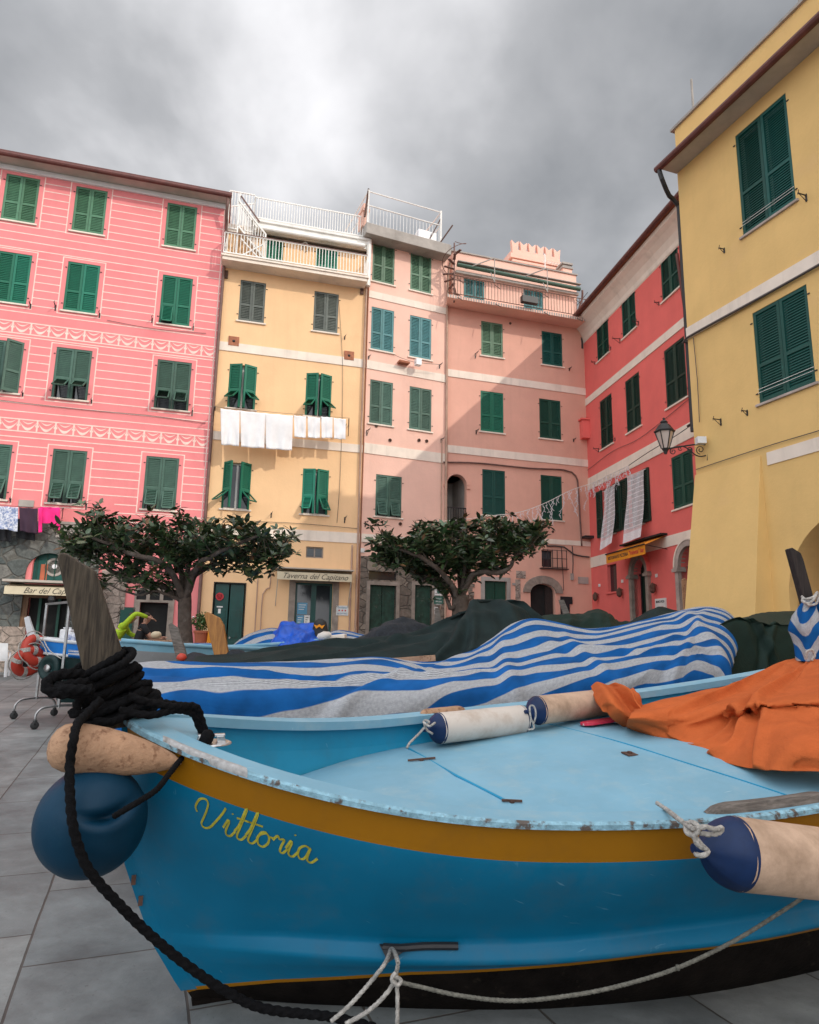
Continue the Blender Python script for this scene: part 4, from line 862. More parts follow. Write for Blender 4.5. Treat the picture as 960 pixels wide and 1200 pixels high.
m_ = MB(); m_.box(.25, 5.45, -.25, -.12, 15.02, 15.12); m_.box(.25, 5.45, -.45, -.30, 15.38, 15.41)
for u in (1.6, 3.8): m_.bar((u, -.3, 15.3), (u, -.72, 14.6), .025); m_.bar((u, -.72, 14.6), (u, -.72, 15.6), .025); m_.bar((u, -.72, 15.6), (u - 1.0, -.3, 15.2), .035)
m_.build('awning_arm', M['conc'], q)
# spiral stair at the left end
m_ = MB()
for i in range(10):
    a = i * .55; c_ = (.05, -.55); z = 13.8 + i * .19
    m_.bar((c_[0], c_[1], z), (c_[0] + .42 * math.cos(a), c_[1] + .42 * math.sin(a), z), .10, .02)
m_.tube([(.05, -.55, 13.6), (.05, -.55, 16.0)], .03, 8)
pts = [(.05 + .44 * math.cos(i * .275), -.55 + .44 * math.sin(i * .275), 14.5 + i * .068) for i in range(28)]; m_.tube(pts, .014, 5)
m_.build('spiral_stair', M['pipe'], h)
pipe(h, [(5.55, -.35, 15.2), (5.62, -.2, 14.9), (5.5, -.08, 14.4), (5.6, -.08, 13.9)], .04, 'pipe')
# battlemented chimney block and small pots behind the parapet
m_ = MB(); m_.box(3.85, 6.1, 2.3, 3.3, 16.0, 17.75); m_.box(3.7, 6.25, 2.2, 3.4, 17.75, 17.95); m_.box(3.8, 6.15, 2.25, 3.35, 17.6, 17.7); m_.box(3.82, 6.12, 2.28, 3.3, 17.955, 18.2)
n = 6
for i in range(n):
    u = 3.82 + i * (2.3 - .26) / (n - 1)
    m_.add([(u, 2.28, 18.2), (u + .26, 2.28, 18.2), (u + .30, 2.28, 18.62), (u + .13, 2.28, 18.47), (u - .04, 2.28, 18.62), (u, 2.45, 18.2), (u + .26, 2.45, 18.2), (u + .30, 2.45, 18.62), (u + .13, 2.45, 18.47), (u - .04, 2.45, 18.62)],
           [(0, 1, 2, 3, 4), (9, 8, 7, 6, 5), (0, 5, 6, 1), (1, 6, 7, 2), (2, 7, 8, 3), (3, 8, 9, 4), (4, 9, 5, 0)])
m_.build('battlemented_chimney', M['blush'], h)
for u in (2.7, 5.0):
    pass
for (uu, yy, zz_) in ((2.75, 1.5, 16.0), (5.15, .4, 16.05)):
    m_ = MB(); m_.box(uu, uu + .42, yy, yy + .5, zz_ - .05, zz_ + .45); q = m_.build('chimney', M['blush'], h)
    m_ = MB(); m_.box(uu - .04, uu + .46, yy - .04, yy + .54, zz_ + .452, zz_ + .52); m_.box(uu + .02, uu + .40, yy + .02, yy + .48, zz_ + .54, zz_ + .62); m_.box(uu - .03, uu + .45, yy - .03, yy + .53, zz_ + .64, zz_ + .72); m_.build('chimney_cap', M['conc'], q)
m_ = MB(); m_.tube([(4.45, .6, 16), (4.45, .6, 17.1)], .025, 6); m_.tube([(4.35, .6, 16.75), (5.2, .6, 16.75)], .018, 6)
for i in range(6): m_.bar((4.5 + i * .12, .45, 16.75), (4.5 + i * .12, .75, 16.75), .012)
m_.build('antenna', M['whitemetal'], h)
m_ = MB(); m_.tube([(5.45, .2, 14.6), (5.95, -.1, 15.3)], .012, 5); m_.bar((5.8, -.1, 15.1), (5.85, .2, 15.15), .02); m_.build('antenna', M['iron'], h)
hooks(h, [fac('sal', 557, 415), fac('sal', 667, 432), fac('sal', 558, 505), fac('sal', 672, 515), fac('sal', 560, 612)])
for x, y in ((598, 379), (648, 623)):
    u, z = fac('sal', x, y); m_ = MB(); m_.lathe([(.05, 0), (.05, .02), (0, .02)], (u, -.001, z), (0, -1, 0), 10); m_.build('vent', M['rust'], h)
pipe(h, [(*fac('sal', 519, 542)[:1], -.05, fac('sal', 519, 542)[1]), (fac('sal', 560, 543)[0], -.05, fac('sal', 560, 543)[1]), (fac('sal', 620, 549)[0], -.05, fac('sal', 620, 549)[1]), (fac('sal', 660, 551)[0], -.05, fac('sal', 660, 551)[1]), (fac('sal', 674, 558)[0], -.05, fac('sal', 674, 558)[1]), (fac('sal', 677, 575)[0], -.05, fac('sal', 677, 575)[1]), (fac('sal', 681, 640)[0], -.05, fac('sal', 681, 640)[1])], .03, 'pipe', 'conduit')
cable(h, [(fac('sal', x, y)[0], -.05, fac('sal', x, y)[1]) for x, y in ((640, 640), (660, 641), (672, 650), (690, 653))], .03)
cable(h, [(fac('sal', x, y)[0], -.05, fac('sal', x, y)[1]) for x, y in ((657, 640), (659, 670), (660, 692))], .012)
cable(h, [(fac('sal', x, y)[0], -.05, fac('sal', x, y)[1]) for x, y in ((670, 640), (671, 660), (670, 680))], .02)
m_ = MB(); u, z = fac('sal', 670, 676); m_.box(u - .05, u + .05, -.08, -.003, z - .12, z + .12); m_.build('junction_box', M['conc'], h)
# doors
a, b, c, d = dS; m_ = MB()
for i in range(2): x0 = a + i * (b - a) / 2; x1 = a + (i + 1) * (b - a) / 2; m_.box(x0 + .01, x1 - .01, .08, .12, c, d); m_.box(x0 + .08, x1 - .08, .07, .08, c + .2, d - .2)
q = m_.build('door', M['sh_dark'], h); m_ = MB(); m_.box(a - .14, a, -.03, .08, c, d + .14); m_.box(b, b + .14, -.03, .08, c, d + .14); m_.box(a, b, -.03, .08, d + .002, d + .14); m_.build('door_surround', M['conc'], q)
a, b, c, d = aS; m_ = MB(); zs = d - .35; m_.box(a, b, .2, .22, c, d); q = m_.build('arched_doorway', M['dark'], h)
m_ = MB(); arch_fill(m_, a, b, zs, d, -.001, .2); m_.build('arch_spandrel', M['salmon'], q)
m_ = MB(); arch_ring(m_, a - .02, b + .02, zs + .02, .28, -.06, -.003, ry=.33, n=15, blocks=True); m_.build('brick_arch', M['tile'] if False else M['jamb'], q)
m_ = MB(); m_.box((a + b) / 2 + .15, b - .05, .12, .17, c, d - .1); m_.build('door_leaf', M['wood_dk'], q)
m_ = MB(); m_.box(a - .02, a + .22, -.04, .02, c, 1.2); m_.build('low_panel', M['cream'], q)
# barred little window
a, b, c, d = gS; m_ = MB(); m_.box(a, b, .12, .14, c, d); q = m_.build('small_window', M['glass'], h); m_ = MB()
for i in range(6): u = a - .02 + i * (b - a + .5) / 5; m_.box(u - .01, u + .01, -.16, -.14, c - .05, d + .02)
for z in (c - .03, (c + d) / 2, d): m_.box(a - .05, b + .5, -.165, -.14, z - .01, z + .01)
m_.box(a - .1, b + .55, -.18, -.01, c - .09, c - .06); m_.build('window_grille', M['iron'], q)
# stone patches and plaques
m_ = MB()
for (x0, y0, x1, y1) in ((605, 669, 616, 678), (604, 679, 610, 708)):
    u0, z1 = fac('sal', x0, y0); u1, z0 = fac('sal', x1, y1); m_.box(u0, u1, -.02, -.003, z0, z1)
m_.build('exposed_stone', M['stone_lt'], h)
m_ = MB()
for i in range(9):
    u0, z0 = fac('sal', 552 + random.uniform(-1, 1), 725 - i * 4.6); m_.box(u0 - .12, u0 + .06 + random.uniform(0, .1), -.03, -.003, z0, z0 + .12)
m_.build('exposed_stone', M['stone_bl'], h)
for (x0, y0, x1, y1, mm) in ((677.5, 676, 689.5, 684.5, 'conc'), (600.5, 683, 604, 686, 'conc')):
    u0, z1 = fac('sal', x0, y0); u1, z0 = fac('sal', x1, y1); m_ = MB(); m_.box(u0, u1, -.03, -.003, z0, z1); m_.build('wall_plaque', M[mm], h)
u0, z1 = fac('sal', 656.5, 699); u1, z0 = fac('sal', 670.5, 708); m_ = MB(); m_.box(u0, u1 - .12, -.04, -.004, z0 - .5, z1); m_.box(u1 - .12, u1, -.04, -.004, z0, z1); m_.build('menu_blackboard', M['blackcloth'], h)

# ================================================================== RED HOUSE
h = house('red', 'red_house', 'coral red house in shade with cream bands, dark shutters and carved stone doorways', 'house')
rW = [[(1.16, 2.15, 11.84, 13.27), (3.21, 4.19, 11.84, 13.27), (5.86, 6.85, 11.84, 13.27)], [(1.21, 2.19, 8.42, 10.26), (3.23, 4.21, 8.42, 10.26), (5.78, 6.90, 8.42, 10.26)], [(5.85, 6.95, 5.31, 6.87)]]
oA = (1.18, 2.12, 5.22, 6.92); oB = (3.12, 4.10, 5.22, 6.92)
wsm = (1.33, 2.05, 3.22, 4.17)
dA = (fac('red', 743, 680)[0], fac('red', 759.5, 680)[0], .3, fac('red', 750, 655)[1]); dB = (fac('red', 799, 680)[0], fac('red', 824.5, 680)[0], .3, fac('red', 812, 639)[1])
RU = 12
body(h, 'red', 0, RU, 13.98, [w for r in rW for w in r] + [oA, oB, wsm, dA, dB], M['red'], 9)
for r_i, row in enumerate(rW):
    for w in row: window(h, *w, M['sh_dark'] if r_i != 1 else M['sh_black'])
for w in (oA, oB):      # open casements with leaves folded back on the wall
    f = MB(); a, b, c, d = w; f.box(a, a + .05, .12, .18, c, d); f.box(b - .05, b, .12, .18, c, d); f.box((a + b) / 2 - .03, (a + b) / 2 + .03, .12, .18, c, d); q = f.build('window', M['sh_dark'], h)
    f = MB(); f.box(a, b, .19, .2, c, d); f.build('pane', M['glass'], q)
    for s_, x in ((-1, a), (1, b)):
        lw = (b - a) / 2 - .02; s = leaf_mesh(lw, d - c).build('shutter', M['sh_black'], q, fix=False)
        s.location = (x - (lw if s_ < 0 else 0), -.035, c)
    f = MB(); f.box(a - .06, b + .06, -.05, .1, c - .05, c - .003); f.build('sill', M['jamb_pale'], q)
f = MB(); f.box(wsm[0], wsm[1], .12, .14, wsm[2], wsm[3]); q = f.build('small_window', M['glass'], h); f = MB(); f.box(wsm[0] - .08, wsm[1] + .08, -.05, .1, wsm[2] - .06, wsm[2] - .003); f.build('sill', M['red'], q)
band(h, 0, RU, 10.52, 10.80); band(h, 0, RU, 7.16, 7.62); 
m_ = MB(); m_.box(0, 1.35, -.02, .0, 4.22, 4.60); m_.box(4.1, RU, -.02, 0, 4.28, 4.60); m_.build('string_course', M['cream'], h)
# cove cornice
cv = MB(); prof = [(0, 13.12), (-.03, 13.16), (-.05, 13.32), (-.14, 13.52), (-.28, 13.68), (-.42, 13.80), (-.44, 13.92), (0.0, 13.92)]
cv.add([(x, y, z) for x in (0, RU) for y, z in prof], [(i, i + 1, i + 1 + len(prof), i + len(prof)) for i in range(len(prof) - 1)]); cv.build('cornice', M['cream'], h)
rf = MB(); rf.quad((-.3, -.55, 14.03), (RU, -.55, 14.03), (RU, 9, 15.6), (-.3, 9, 15.6)); rf.box(-.3, RU, -.5, .2, 13.96, 14.0); ro = rf.build('roof', M['tile'], h)
gm = MB(); gm.tube([(-.35, -.58, 13.98), (RU, -.58, 13.98)], .08, 10); gm.build('gutter', M['roof'], ro)
gm = MB(); gm.tube(smooth_path([(-.25, -.58, 13.92), (-.2, -.5, 13.6), (-.02, -.12, 13.35), (-.0, -.08, 12.9)], .1), .045, 8); gm.build('downpipe', M['iron'], ro)
pipe(h, [(7.28, -.3, 12.6), (7.28, -.1, 10), (7.28, -.1, 7.8)], .05, 'roof')
hooks(h, [(w[i] + s_, w[2] + .1) for row in rW[:2] for w in row for i, s_ in ((0, -.2), (1, .15))][:8])
cable(h, [(.0, -.03, 7.95), (2.2, -.03, 8.1), (4.2, -.03, 8.0), (7.1, -.03, 8.3)])
# doorways
for (a, b, c, d), mm in ((dA, 'jamb'), (dB, 'jamb_pale')):
    r = (b - a) / 2; zs = d - r
    m_ = MB(); m_.box(a, b, .25, .27, c, d); q = m_.build('arched_door', M['sh_black'], h)
    m_ = MB(); arch_fill(m_, a, b, zs, d, -.001, .25); m_.build('arch_spandrel', M['red'], q)
    m_ = MB(); arch_ring(m_, a, b, zs, .17, -.10, .12, n=18); m_.box(a - .17, a, -.10, .12, c, zs - .14); m_.box(b, b + .17, -.10, .12, c, zs - .14)
    for x0, x1 in ((a - .24, a + .04), (b - .04, b + .24)): m_.box(x0, x1, -.16, .13, zs - .14, zs - .05); m_.box(x0 + .03, x1 - .03, -.13, .13, zs - .05, zs - .003)
    m_.build('stone_surround', M[mm], q)
    m_ = MB()
    for i in range(4): x = a + .08 + i * (b - a - .16) / 3; m_.box(x - .02, x + .02, .20, .24, c, zs)
    m_.box(a, b, .19, .235, zs - .05, zs + .02)
    for k in range(7):
        t = R(180 * k / 6); m_.bar(((a + b) / 2, .22, zs), ((a + b) / 2 + r * .95 * math.cos(t), .22, zs + r * .95 * math.sin(t)), .02)
    m_.build('door_bars', M['iron'], q)
    m_ = MB(); arch_ring(m_, a - .17, b + .17, zs, .05, -.12, -.004, n=18); m_.build('outer_moulding', M['cream'] if mm != 'jamb' else M['red'], q)
# yellow sloping awning with lettering
u0 = 1.28; u1 = 3.28
za = fac('red', 735, 650, .75)[1]
zt_ = 4.66
fu0 = fac('red', 711.5, 662, .7)[0]; fu1 = fac('red', 757, 648, .7)[0]; zf1 = fac('red', 734, 644.5, .7)[1]; zf0 = fac('red', 734, 655, .7)[1]
m_ = MB(); m_.add([(fu0, -.72, zf1), (fu1, -.72, zf1), (fu1, -.05, zf1 + .30), (fu0, -.05, zf1 + .30)], [(0, 1, 2, 3)]); m_.box(fu0, fu1, -.72, -.71, zf0, zf1 - .002); aw2 = m_.build('awning', M['yawn'], h)
m_ = MB(); m_.bar((fu0, -.74, zf1 + .02), (fu1, -.74, zf1 + .02), .035); m_.box(fu0 - .04, fu1 + .04, -.22, -.01, zf1 + .32, zf1 + .37); m_.bar((fu0, -.72, zf1), (fu0, -.02, zf1 - .1), .02); m_.bar((fu1, -.72, zf1), (fu1, -.02, zf1 - .1), .02); m_.build('awning_frame', M['dark'], aw2)
zz_ = (zf0 + zf1) / 2
text_mesh('lettering', 'RISTORANTE PIZZERIA', .15, M['ink'], aw2, (fu0 + (fu1 - fu0) * .32, -.724, zz_), width=(fu1 - fu0) * .54)
text_mesh('lettering', '"Vulnetia" bar', .20, M['redink'], aw2, (fu0 + (fu1 - fu0) * .79, -.724, zz_), width=(fu1 - fu0) * .36, shear=.2)
# notices, small lamps
u0, z1 = fac('red', 769, 702); u1, z0 = fac('red', 782, 713); m_ = MB(); m_.box(min(u0, u1), max(u0, u1), -.04, -.004, z0 - .1, z1); q = m_.build('notice_board', M['paperw'], h)
text_mesh('lettering', 'BRUNCH PIZZA', .10, M['ink'], q, ((u0 + u1) / 2, -.043, z1 - .1), width=abs(u1 - u0) * .8); text_mesh('lettering', 'DELIZIE', .10, M['redink'], q, ((u0 + u1) / 2, -.043, z1 - .28), width=abs(u1 - u0) * .6)
for x, y in ((702, 700), (730.5, 695), (770, 690)):
    u, z = fac('red', x, y); m_ = MB(); m_.lathe([(.03, -.14), (.09, -.08), (.10, .08), (.04, .15), (.02, .18)], (u, -.14, z), (0, 0, 1), 8); m_.bar((u, -.14, z + .17), (u, -.0, z + .1), .02); m_.build('wall_lantern', M['rust'], h)
for x, y in ((703, 686), (730, 681), (770, 674.5)):
    u, z = fac('red', x, y); m_ = MB(); m_.box(u - .06, u + .06, -.03, -.003, z - .05, z + .05); m_.build('number_tile', M['paperw'], h)
u, z = fac('red', 824, 663); m_ = MB(); m_.box(u - .06, u + .06, -.1, -.003, z - .07, z + .05); m_.build('door_light', M['plastic'], h)
# little brackets / shelf on the corner with the salmon house
m_ = MB(); m_.box(-.25, .3, -.30, -.004, 9.15, 9.85); m_.box(-.3, .35, -.36, -.004, 9.86, 9.92); m_.build('corner_box', M['red'], h)
m_ = MB(); m_.box(-.25, .35, -.35, -.004, 5.3, 5.38); m_.build('corner_shelf', M['iron'], h)

# ================================================================== MUSTARD HOUSE (right, its far part off frame)
h = house('y2', 'mustard_house', 'mustard yellow house on the right with buttress, big arch and green louvred shutters', 'house')
yW = [(1.80, 3.12, 10.10, 12.55), (1.87, 3.16, 6.29, 8.28)]
more = [(u, u + 1.3, z0, z1) for u in (6.4,) for z0, z1 in ((10.10, 12.55), (6.29, 8.28))]
YU = 9.15
arY = (2.18, 5.2, 0, 4.15)
body(h, 'y2', 0.0, YU, 14.12, yW + more + [arY], M['yellow'], 9)
for w in yW: window(h, *w, M['sh_bg'], sill='jamb_pale')
for w in more: window(h, *w, M['sh_bg'], sill='jamb_pale')
m_ = MB(); arch_fill(m_, arY[0], arY[1], 2.35, 4.15, -.001, 1.2, n=24); m_.box(arY[0] - .01, arY[0], .2, 1.2, 0, 2.35); m_.build('arch_spandrel', M['yellow'], h, fix=False)
m_ = MB(); m_.box(arY[0], arY[1], 6.8, 6.9, 0, 4.2); m_.box(arY[0] - .05, arY[0], .22, 6.8, 0, 4.2); m_.box(arY[1], arY[1] + .05, .22, 6.8, 0, 4.2); m_.box(arY[0], arY[1], .8, 6.8, 4.16, 4.2); m_.build('passage_wall', M['yellow'], h)
m_ = MB(); m_.box(arY[0] + .35, arY[0] + 1.6, 1.6, 1.7, 0, 2.6); m_.build('red_panel', M['red'], h)
# battered buttress
m_ = MB(); t0, t1, zt_ = -.02, 1.80, 5.22
P = [(t0 - .12, -.78, 0), (t1 + .02, -.78, 0), (t1, -.02, zt_), (t0, -.02, zt_)]
m_.add([P[0], P[1], P[2], P[3], (t0 - .12, .3, 0), (t1 + .02, .0, 0), (t1, .0, zt_), (t0, .3, zt_)], [(0, 1, 2, 3), (1, 5, 6, 2), (0, 3, 7, 4), (3, 2, 6, 7)])
m_.build('buttress', M['yellow'], h)
m_ = MB(); m_.box(1.95, YU, -.02, 0, 4.98, 5.24); m_.build('string_course', M['cream'], h)
m_ = MB(); m_.box(.0, YU, -.04, 0, 8.50, 8.78); m_.build('string_course', M['cream'], h)
cable(h, [(-.02, .1, 8.5), (.02, -.06, 8.52), (3, -.07, 8.47), (6, -.07, 8.48), (9, -.07, 8.45)], .028)
cable(h, [(.05, -.04, 5.34), (2, -.04, 5.36), (4, -.04, 5.34), (9, -.04, 5.36)], .009)
cable(h, [(.22, -.04, 8.45), (.26, -.04, 7.4), (.24, -.04, 6.4)], .009)
# eave and set back parapet
m_ = MB(); m_.box(-.02, YU, -.46, -.003, 12.90, 12.98); m_.build('soffit', M['soffit'], h)
m_ = MB(); m_.quad((-.05, -.52, 13.0), (YU, -.52, 13.0), (YU, -.003, 13.12), (-.05, -.003, 13.12)); rf = m_.build('roof', M['tile'], h)
m_ = MB(); m_.tube([(-.12, -.53, 12.93), (YU, -.53, 12.93)], .085, 10); m_.build('gutter', M['roof'], rf)
m_ = MB(); m_.tube(smooth_path([(-.02, -.53, 12.85), (0.02, -.5, 12.6), (-.10, -.2, 12.3), (-.13, .06, 12.15), (-.13, .1, 11.5), (-.13, .1, 6.3)], .12), .055, 8); m_.build('downpipe', M['iron'], rf)
m_ = MB(); m_.box(-.1, YU, -.06, .35, 14.12, 14.19); m_.build('coping', M['conc'], h)
m_ = MB(); m_.tube([(.55, .1, 14.1), (.55, .1, 15.15)], .025, 6); m_.build('antenna', M['conc'], h)
m_ = MB(); m_.tube([(3.55, .1, 14.1), (3.55, .1, 14.9)], .025, 6); m_.build('antenna', M['conc'], h)
hooks(h, [fac('y2', 849, 292), fac('y2', 945, 229), fac('y2', 845, 492), fac('y2', 876, 482)])
for (a, b, c, d) in yW:
    for k in range(2): cable(h, [(a + .02, -.02 - .02 * k, c + .30 - .08 * k), (b, -.02 - .02 * k, c + .30 - .08 * k)], .006, 'whitetrim', 'clothesline')

d_ = fdir('y2'); P_ = Vector(ORG['y2']) + d_ * 9.2  # unseen taller house, added to keep direct sun off the square
AZ['tall'] = AZ['y2']; ORG['tall'] = (P_.x - .3 * d_.y * -1 * 0, P_.y, 0)
h = house('tall', 'unseen_shade_house', 'unseen taller ochre house added beyond the right edge to shade the square', 'house')
tw_ = [(u, u + 1.3, z0, z0 + 2.1) for u in (1.5, 5.5, 9.5, 13.5, 17.5) for z0 in (5.0, 8.6, 12.2, 15.6)]
body(h, 'tall', 0, 21, 19.0, tw_, M['ochre'], 8.8, name='wall')
for w in tw_: window(h, *w, M['sh_dark'])
m_ = MB(); m_.box(-.2, 21.2, -.5, 9, 19.01, 19.2); m_.build('roof', M['tile'], h)

# ================================================================== THE BLUE BOAT IN FRONT
_yaw, _heel = .368, .129
A_ = Vector((math.cos(_yaw), math.sin(_yaw), 0)); W_ = Vector((math.sin(_yaw), -math.cos(_yaw), 0)); Z_ = Vector((0, 0, 1))
W2 = W_ * math.cos(_heel) - Z_ * math.sin(_heel); U2 = Z_ * math.cos(_heel) + W_ * math.sin(_heel)
S0 = Vector((-1.126, 2.866, 0))
BM = Matrix(((A_.x, -W2.x, U2.x, S0.x), (A_.y, -W2.y, U2.y, S0.y), (A_.z, -W2.z, U2.z, S0.z), (0, 0, 0, 1))); BI = BM.inverted()
def VZ(x, y, zl):
    """boat-frame point where a photo pixel's ray meets height zl above the keel"""
    v = FW * FPX + RT * (x - 480) + UP * (600 - y); t = (S0 + U2 * zl - EYE).dot(U2) / v.dot(U2); return BI @ (EYE + v * t)
def VY(x, y, yl):
    v = FW * FPX + RT * (x - 480) + UP * (600 - y); n = -W2; t = (S0 + n * yl - EYE).dot(n) / v.dot(n); return BI @ (EYE + v * t)
L_ = 5.7; BMX = .941; XM = 2.64
def bhalf(x, e=.606, k=1.0):
    t = max(0.0, min(1.0, x / XM)); b = BMX * math.sin(math.pi / 2 * t) ** e if t > 0 else 0
    if x > XM: b = BMX * (1 - .25 * ((x - XM) / 2.7) ** 2)
    if x > 4.6: b *= max(0.02, 1 - ((x - 4.6) / 1.12) ** 2) ** .5
    return b * k
def sheer(x): return .894 + (1.106 - .894) * (1 - x / 1.389) ** 2 if x < 1.389 else .894 + .03 * (x - 1.389) ** 2
def stemx(z): return float(np.interp(z, [-.05, .02, .10, .26, .43, .56, .72, 1.11, 1.3], [.38, .33, .275, .177, .108, .057, .037, 0, 0]))
def section(x, side=1):
    """points from the rail down; x measured from the stem head"""
    s = sheer(x); out_ = []
    zb = s - .135
    zled = float(np.interp(x, [0, .2, .5, 1, 1.5, 2, 3, 5], [.285, .305, .335, .352, .38, .42, .455, .50])); zled2 = zled - .045
    zboot = float(np.interp(x, [0, .2, .45, 1, 1.5, 2, 3, 5], [.06, .10, .15, .232, .28, .322, .345, .39]))
    spec = [(s, .606, 1.0, .0), (s - .03, .61, 1.0, .0), (zb + .0, .63, .993, 0), (zb - .02, .632, .992, 0), ((zb * .7 + zled * .3), .70, .955, 0), ((zb * .35 + zled * .65), .82, .885, 0), (zled + .03, .95, .815, 0), (zled + .006, .97, .806, .003),
            (zled - .004, .98, .806, .010), (zled - .030, 1.0, .80, .052), (zled2 - .006, 1.0, .797, .056), ((zled2 + zboot) / 2, 1.02, .785, .025), (zboot, 1.05, .765, .01), (zboot - .014, 1.05, .755, .01), (.5 * zboot + .01, 1.06, .72, 0), (.02, 1.12, .62, 0), (.002, 1.5, .22, 0), (-.0, 3.0, .022, 0)]
    for z, e, k, add in spec:
        sx = stemx(z); f = max(0, 1 - x / 1.6); X = x + sx * f
        b = bhalf(x, e, k) + add * min(1, x / .5)
        out_.append((X, side * max(b, .012 if x > 0 else .010), z))
    return out_
vit = empty('blue_fishing_boat'); vit.matrix_world = BM
tag(vit, 'bright blue rowing boat with ochre band and Vittoria written on its bow', 'boat', 'fishing boats pulled up on the square')
XS = [0, .02, .05, .09, .14, .2] + [.2 + i * .08 for i in range(1, 55)] + [4.6 + i * .08 for i in range(1, 13)] + [5.66, 5.70]
hb = MB()
for side in (-1, 1):
    P = [section(x, side) for x in XS]; n = len(P[0])
    k = len(hb.v); hb.v += [q for row in P for q in row]
    for i in range(len(P) - 1):
        for j in range(n - 1):
            m_i = 1 if 0 <= j < 2 else (0 if j < 12 else (1 if j == 12 else 2))
            f = (k + i * n + j, k + i * n + j + 1, k + (i + 1) * n + j + 1, k + (i + 1) * n + j)
            hb.f.append(f if side > 0 else f[::-1]); hb.mi.append(m_i)
# the band is the strip between the rail and its lower edge
hull = hb.build('hull', [M['hull'], M['hullband'], M['antifoul']], vit, smooth=True, fix=True)
# stem bar
sm = MB(); zz = [1.10, .9, .72, .56, .43, .35, .26, .18, .10, .06]
sm.grid([[(stemx(z) - .018, -.016, z), (stemx(z) - .018, .016, z)] for z in zz]); sm.grid([[(stemx(z) - .018, -.016, z), (stemx(z) + .05, -.020, z)] for z in zz]); sm.grid([[(stemx(z) - .018, .016, z), (stemx(z) + .05, .020, z)] for z in zz])
sm.build('stem', M['hull'], vit)
kl = MB(); kl.box(.33, 5.3, -.03, .03, -.02, .02); kl.build('keel', M['antifoul'], vit)
# rail cap, both sides
RWD = .085
for side in (-1, 1):
    top, edge = MB(), MB(); xs2 = [x for x in XS if x <= 5.6]
    rows = []
    for x in xs2:
        b = bhalf(x); s = sheer(x); tx = .001 * 0
        # inward normal in plan
        b2 = bhalf(x + .02); dx, dy = .02, b2 - b; l = math.hypot(dx, dy); nx, ny = dy / l, -dx / l
        o_ = (x - nx * .018, side * (b - ny * .018)); ii = (x + nx * RWD, side * max(.0, b + ny * RWD))
        jit = .003 * noise.noise((x * 9, side, 0))
        rows.append(((o_[0], o_[1], s - .014), (o_[0], o_[1] + side * jit, s + .004), (o_[0] + nx * .008, o_[1] + side * ny * .012, s + .012), (ii[0], ii[1], s + .012), (ii[0], ii[1], s - .03)))
    top.grid([[r[2], r[3], r[4]] for r in rows]); edge.grid([[(r[0][0], r[0][1] - side * .012, r[0][2]), r[0], r[1], r[2]] for r in rows])
    top.build('rail_cap', M['deck'], vit, smooth=False); edge.build('rail_edge', M['chip'], vit)
# breasthook plate at the bow
bh = MB(); pl_ = [(.0, 0, sheer(0) + .014)] + [(x, -bhalf(x) + .01, sheer(x) + .014) for x in (.04, .1, .18, .26, .33)] + [(.27, 0, sheer(.27) + .018)] + [(x, bhalf(x) - .01, sheer(x) + .014) for x in (.33, .26, .18, .1, .04)]
bh.prism(pl_, (0, 0, -.03)); bh.build('bow_plate', M['deck'], vit)
# foredeck and inner bulwark
def deckz(x, y):
    b = max(.05, bhalf(x, .606 + .30 * max(0, 1 - x / 1.5)) - .03); return float(np.interp(x, [0, .8, 1.1, 1.7, 2.5, 3, 4], [.67, .69, .715, .745, .825, .865, .93])) + .05 * (1 - min(1, abs(y) / b) ** 2)
def aft(y):      # aft edge of the deck, x as a function of y (far side +)
    return float(np.interp(y, [-.9, -.5, -.41, .14, .63, .76, .95], [3.6, 3.1, 2.97, 2.85, 2.72, 2.55, 2.45]))
dk_ = MB(); G = []
for i in range(61):
    row = []
    for j in range(33):
        v = -1 + 2 * j / 32; t = i / 60
        xe = aft(v * .9); x = .16 + (xe - .16) * t; fb = max(0, 1 - x / 1.5); b = max(.01, bhalf(x, .606 + .30 * fb, 1 - .06 * min(1, fb * 2)) - .025); y = v * b
        row.append((x, y, deckz(x, y)))
    G.append(row)
dk_.grid(G); last = G[-1]; dk_.grid([last, [(p[0], p[1], p[2] - .05) for p in last]]); dk_.build('foredeck', M['deck'], vit, smooth=False)
# side decks beside the cockpit, cockpit floor, thwarts
sdk = MB()
for side in (-1, 1):
    rows = []
    for i in range(30):
        x = 2.5 + i * .1; b = bhalf(x); rows.append([(x, side * (b - .02), sheer(x) - .10), (x, side * max(.0, b - .17), sheer(x) - .09), (x, side * max(.0, b - .17), sheer(x) - .14)])
    sdk.grid(rows)
sdk.build('side_deck', M['deck'], vit)
ib = MB()
for side in (-1, 1):
    rows_ = []
    for x in XS:
        if not (.06 <= x <= 5.6): continue
        s_c = section(x, side); ins = lambda p, d: (p[0] + .03 * max(0, 1 - x), side * max(0, abs(p[1]) - d), p[2])
        rows_.append([ins(s_c[0], .022), ins(s_c[2], .03), ins(s_c[4], .035), ins(s_c[6], .04), ins((s_c[12][0], s_c[12][1] * .8, s_c[12][2] + .08), .04), (s_c[12][0] + .02, 0, s_c[12][2] + .06)])
    ib.grid(rows_)
ib.build('inner_planking', M['inner'], vit)
m_ = MB(); m_.box(2.3, 5.2, -.6, .6, .33, .36); m_.build('floorboards', M['hulldark'], vit)
for x in (3.6, 4.5): m_ = MB(); m_.box(x, x + .22, -bhalf(x) * .93, bhalf(x) * .93, .60, .63); m_.build('thwart', M['deck'], vit)
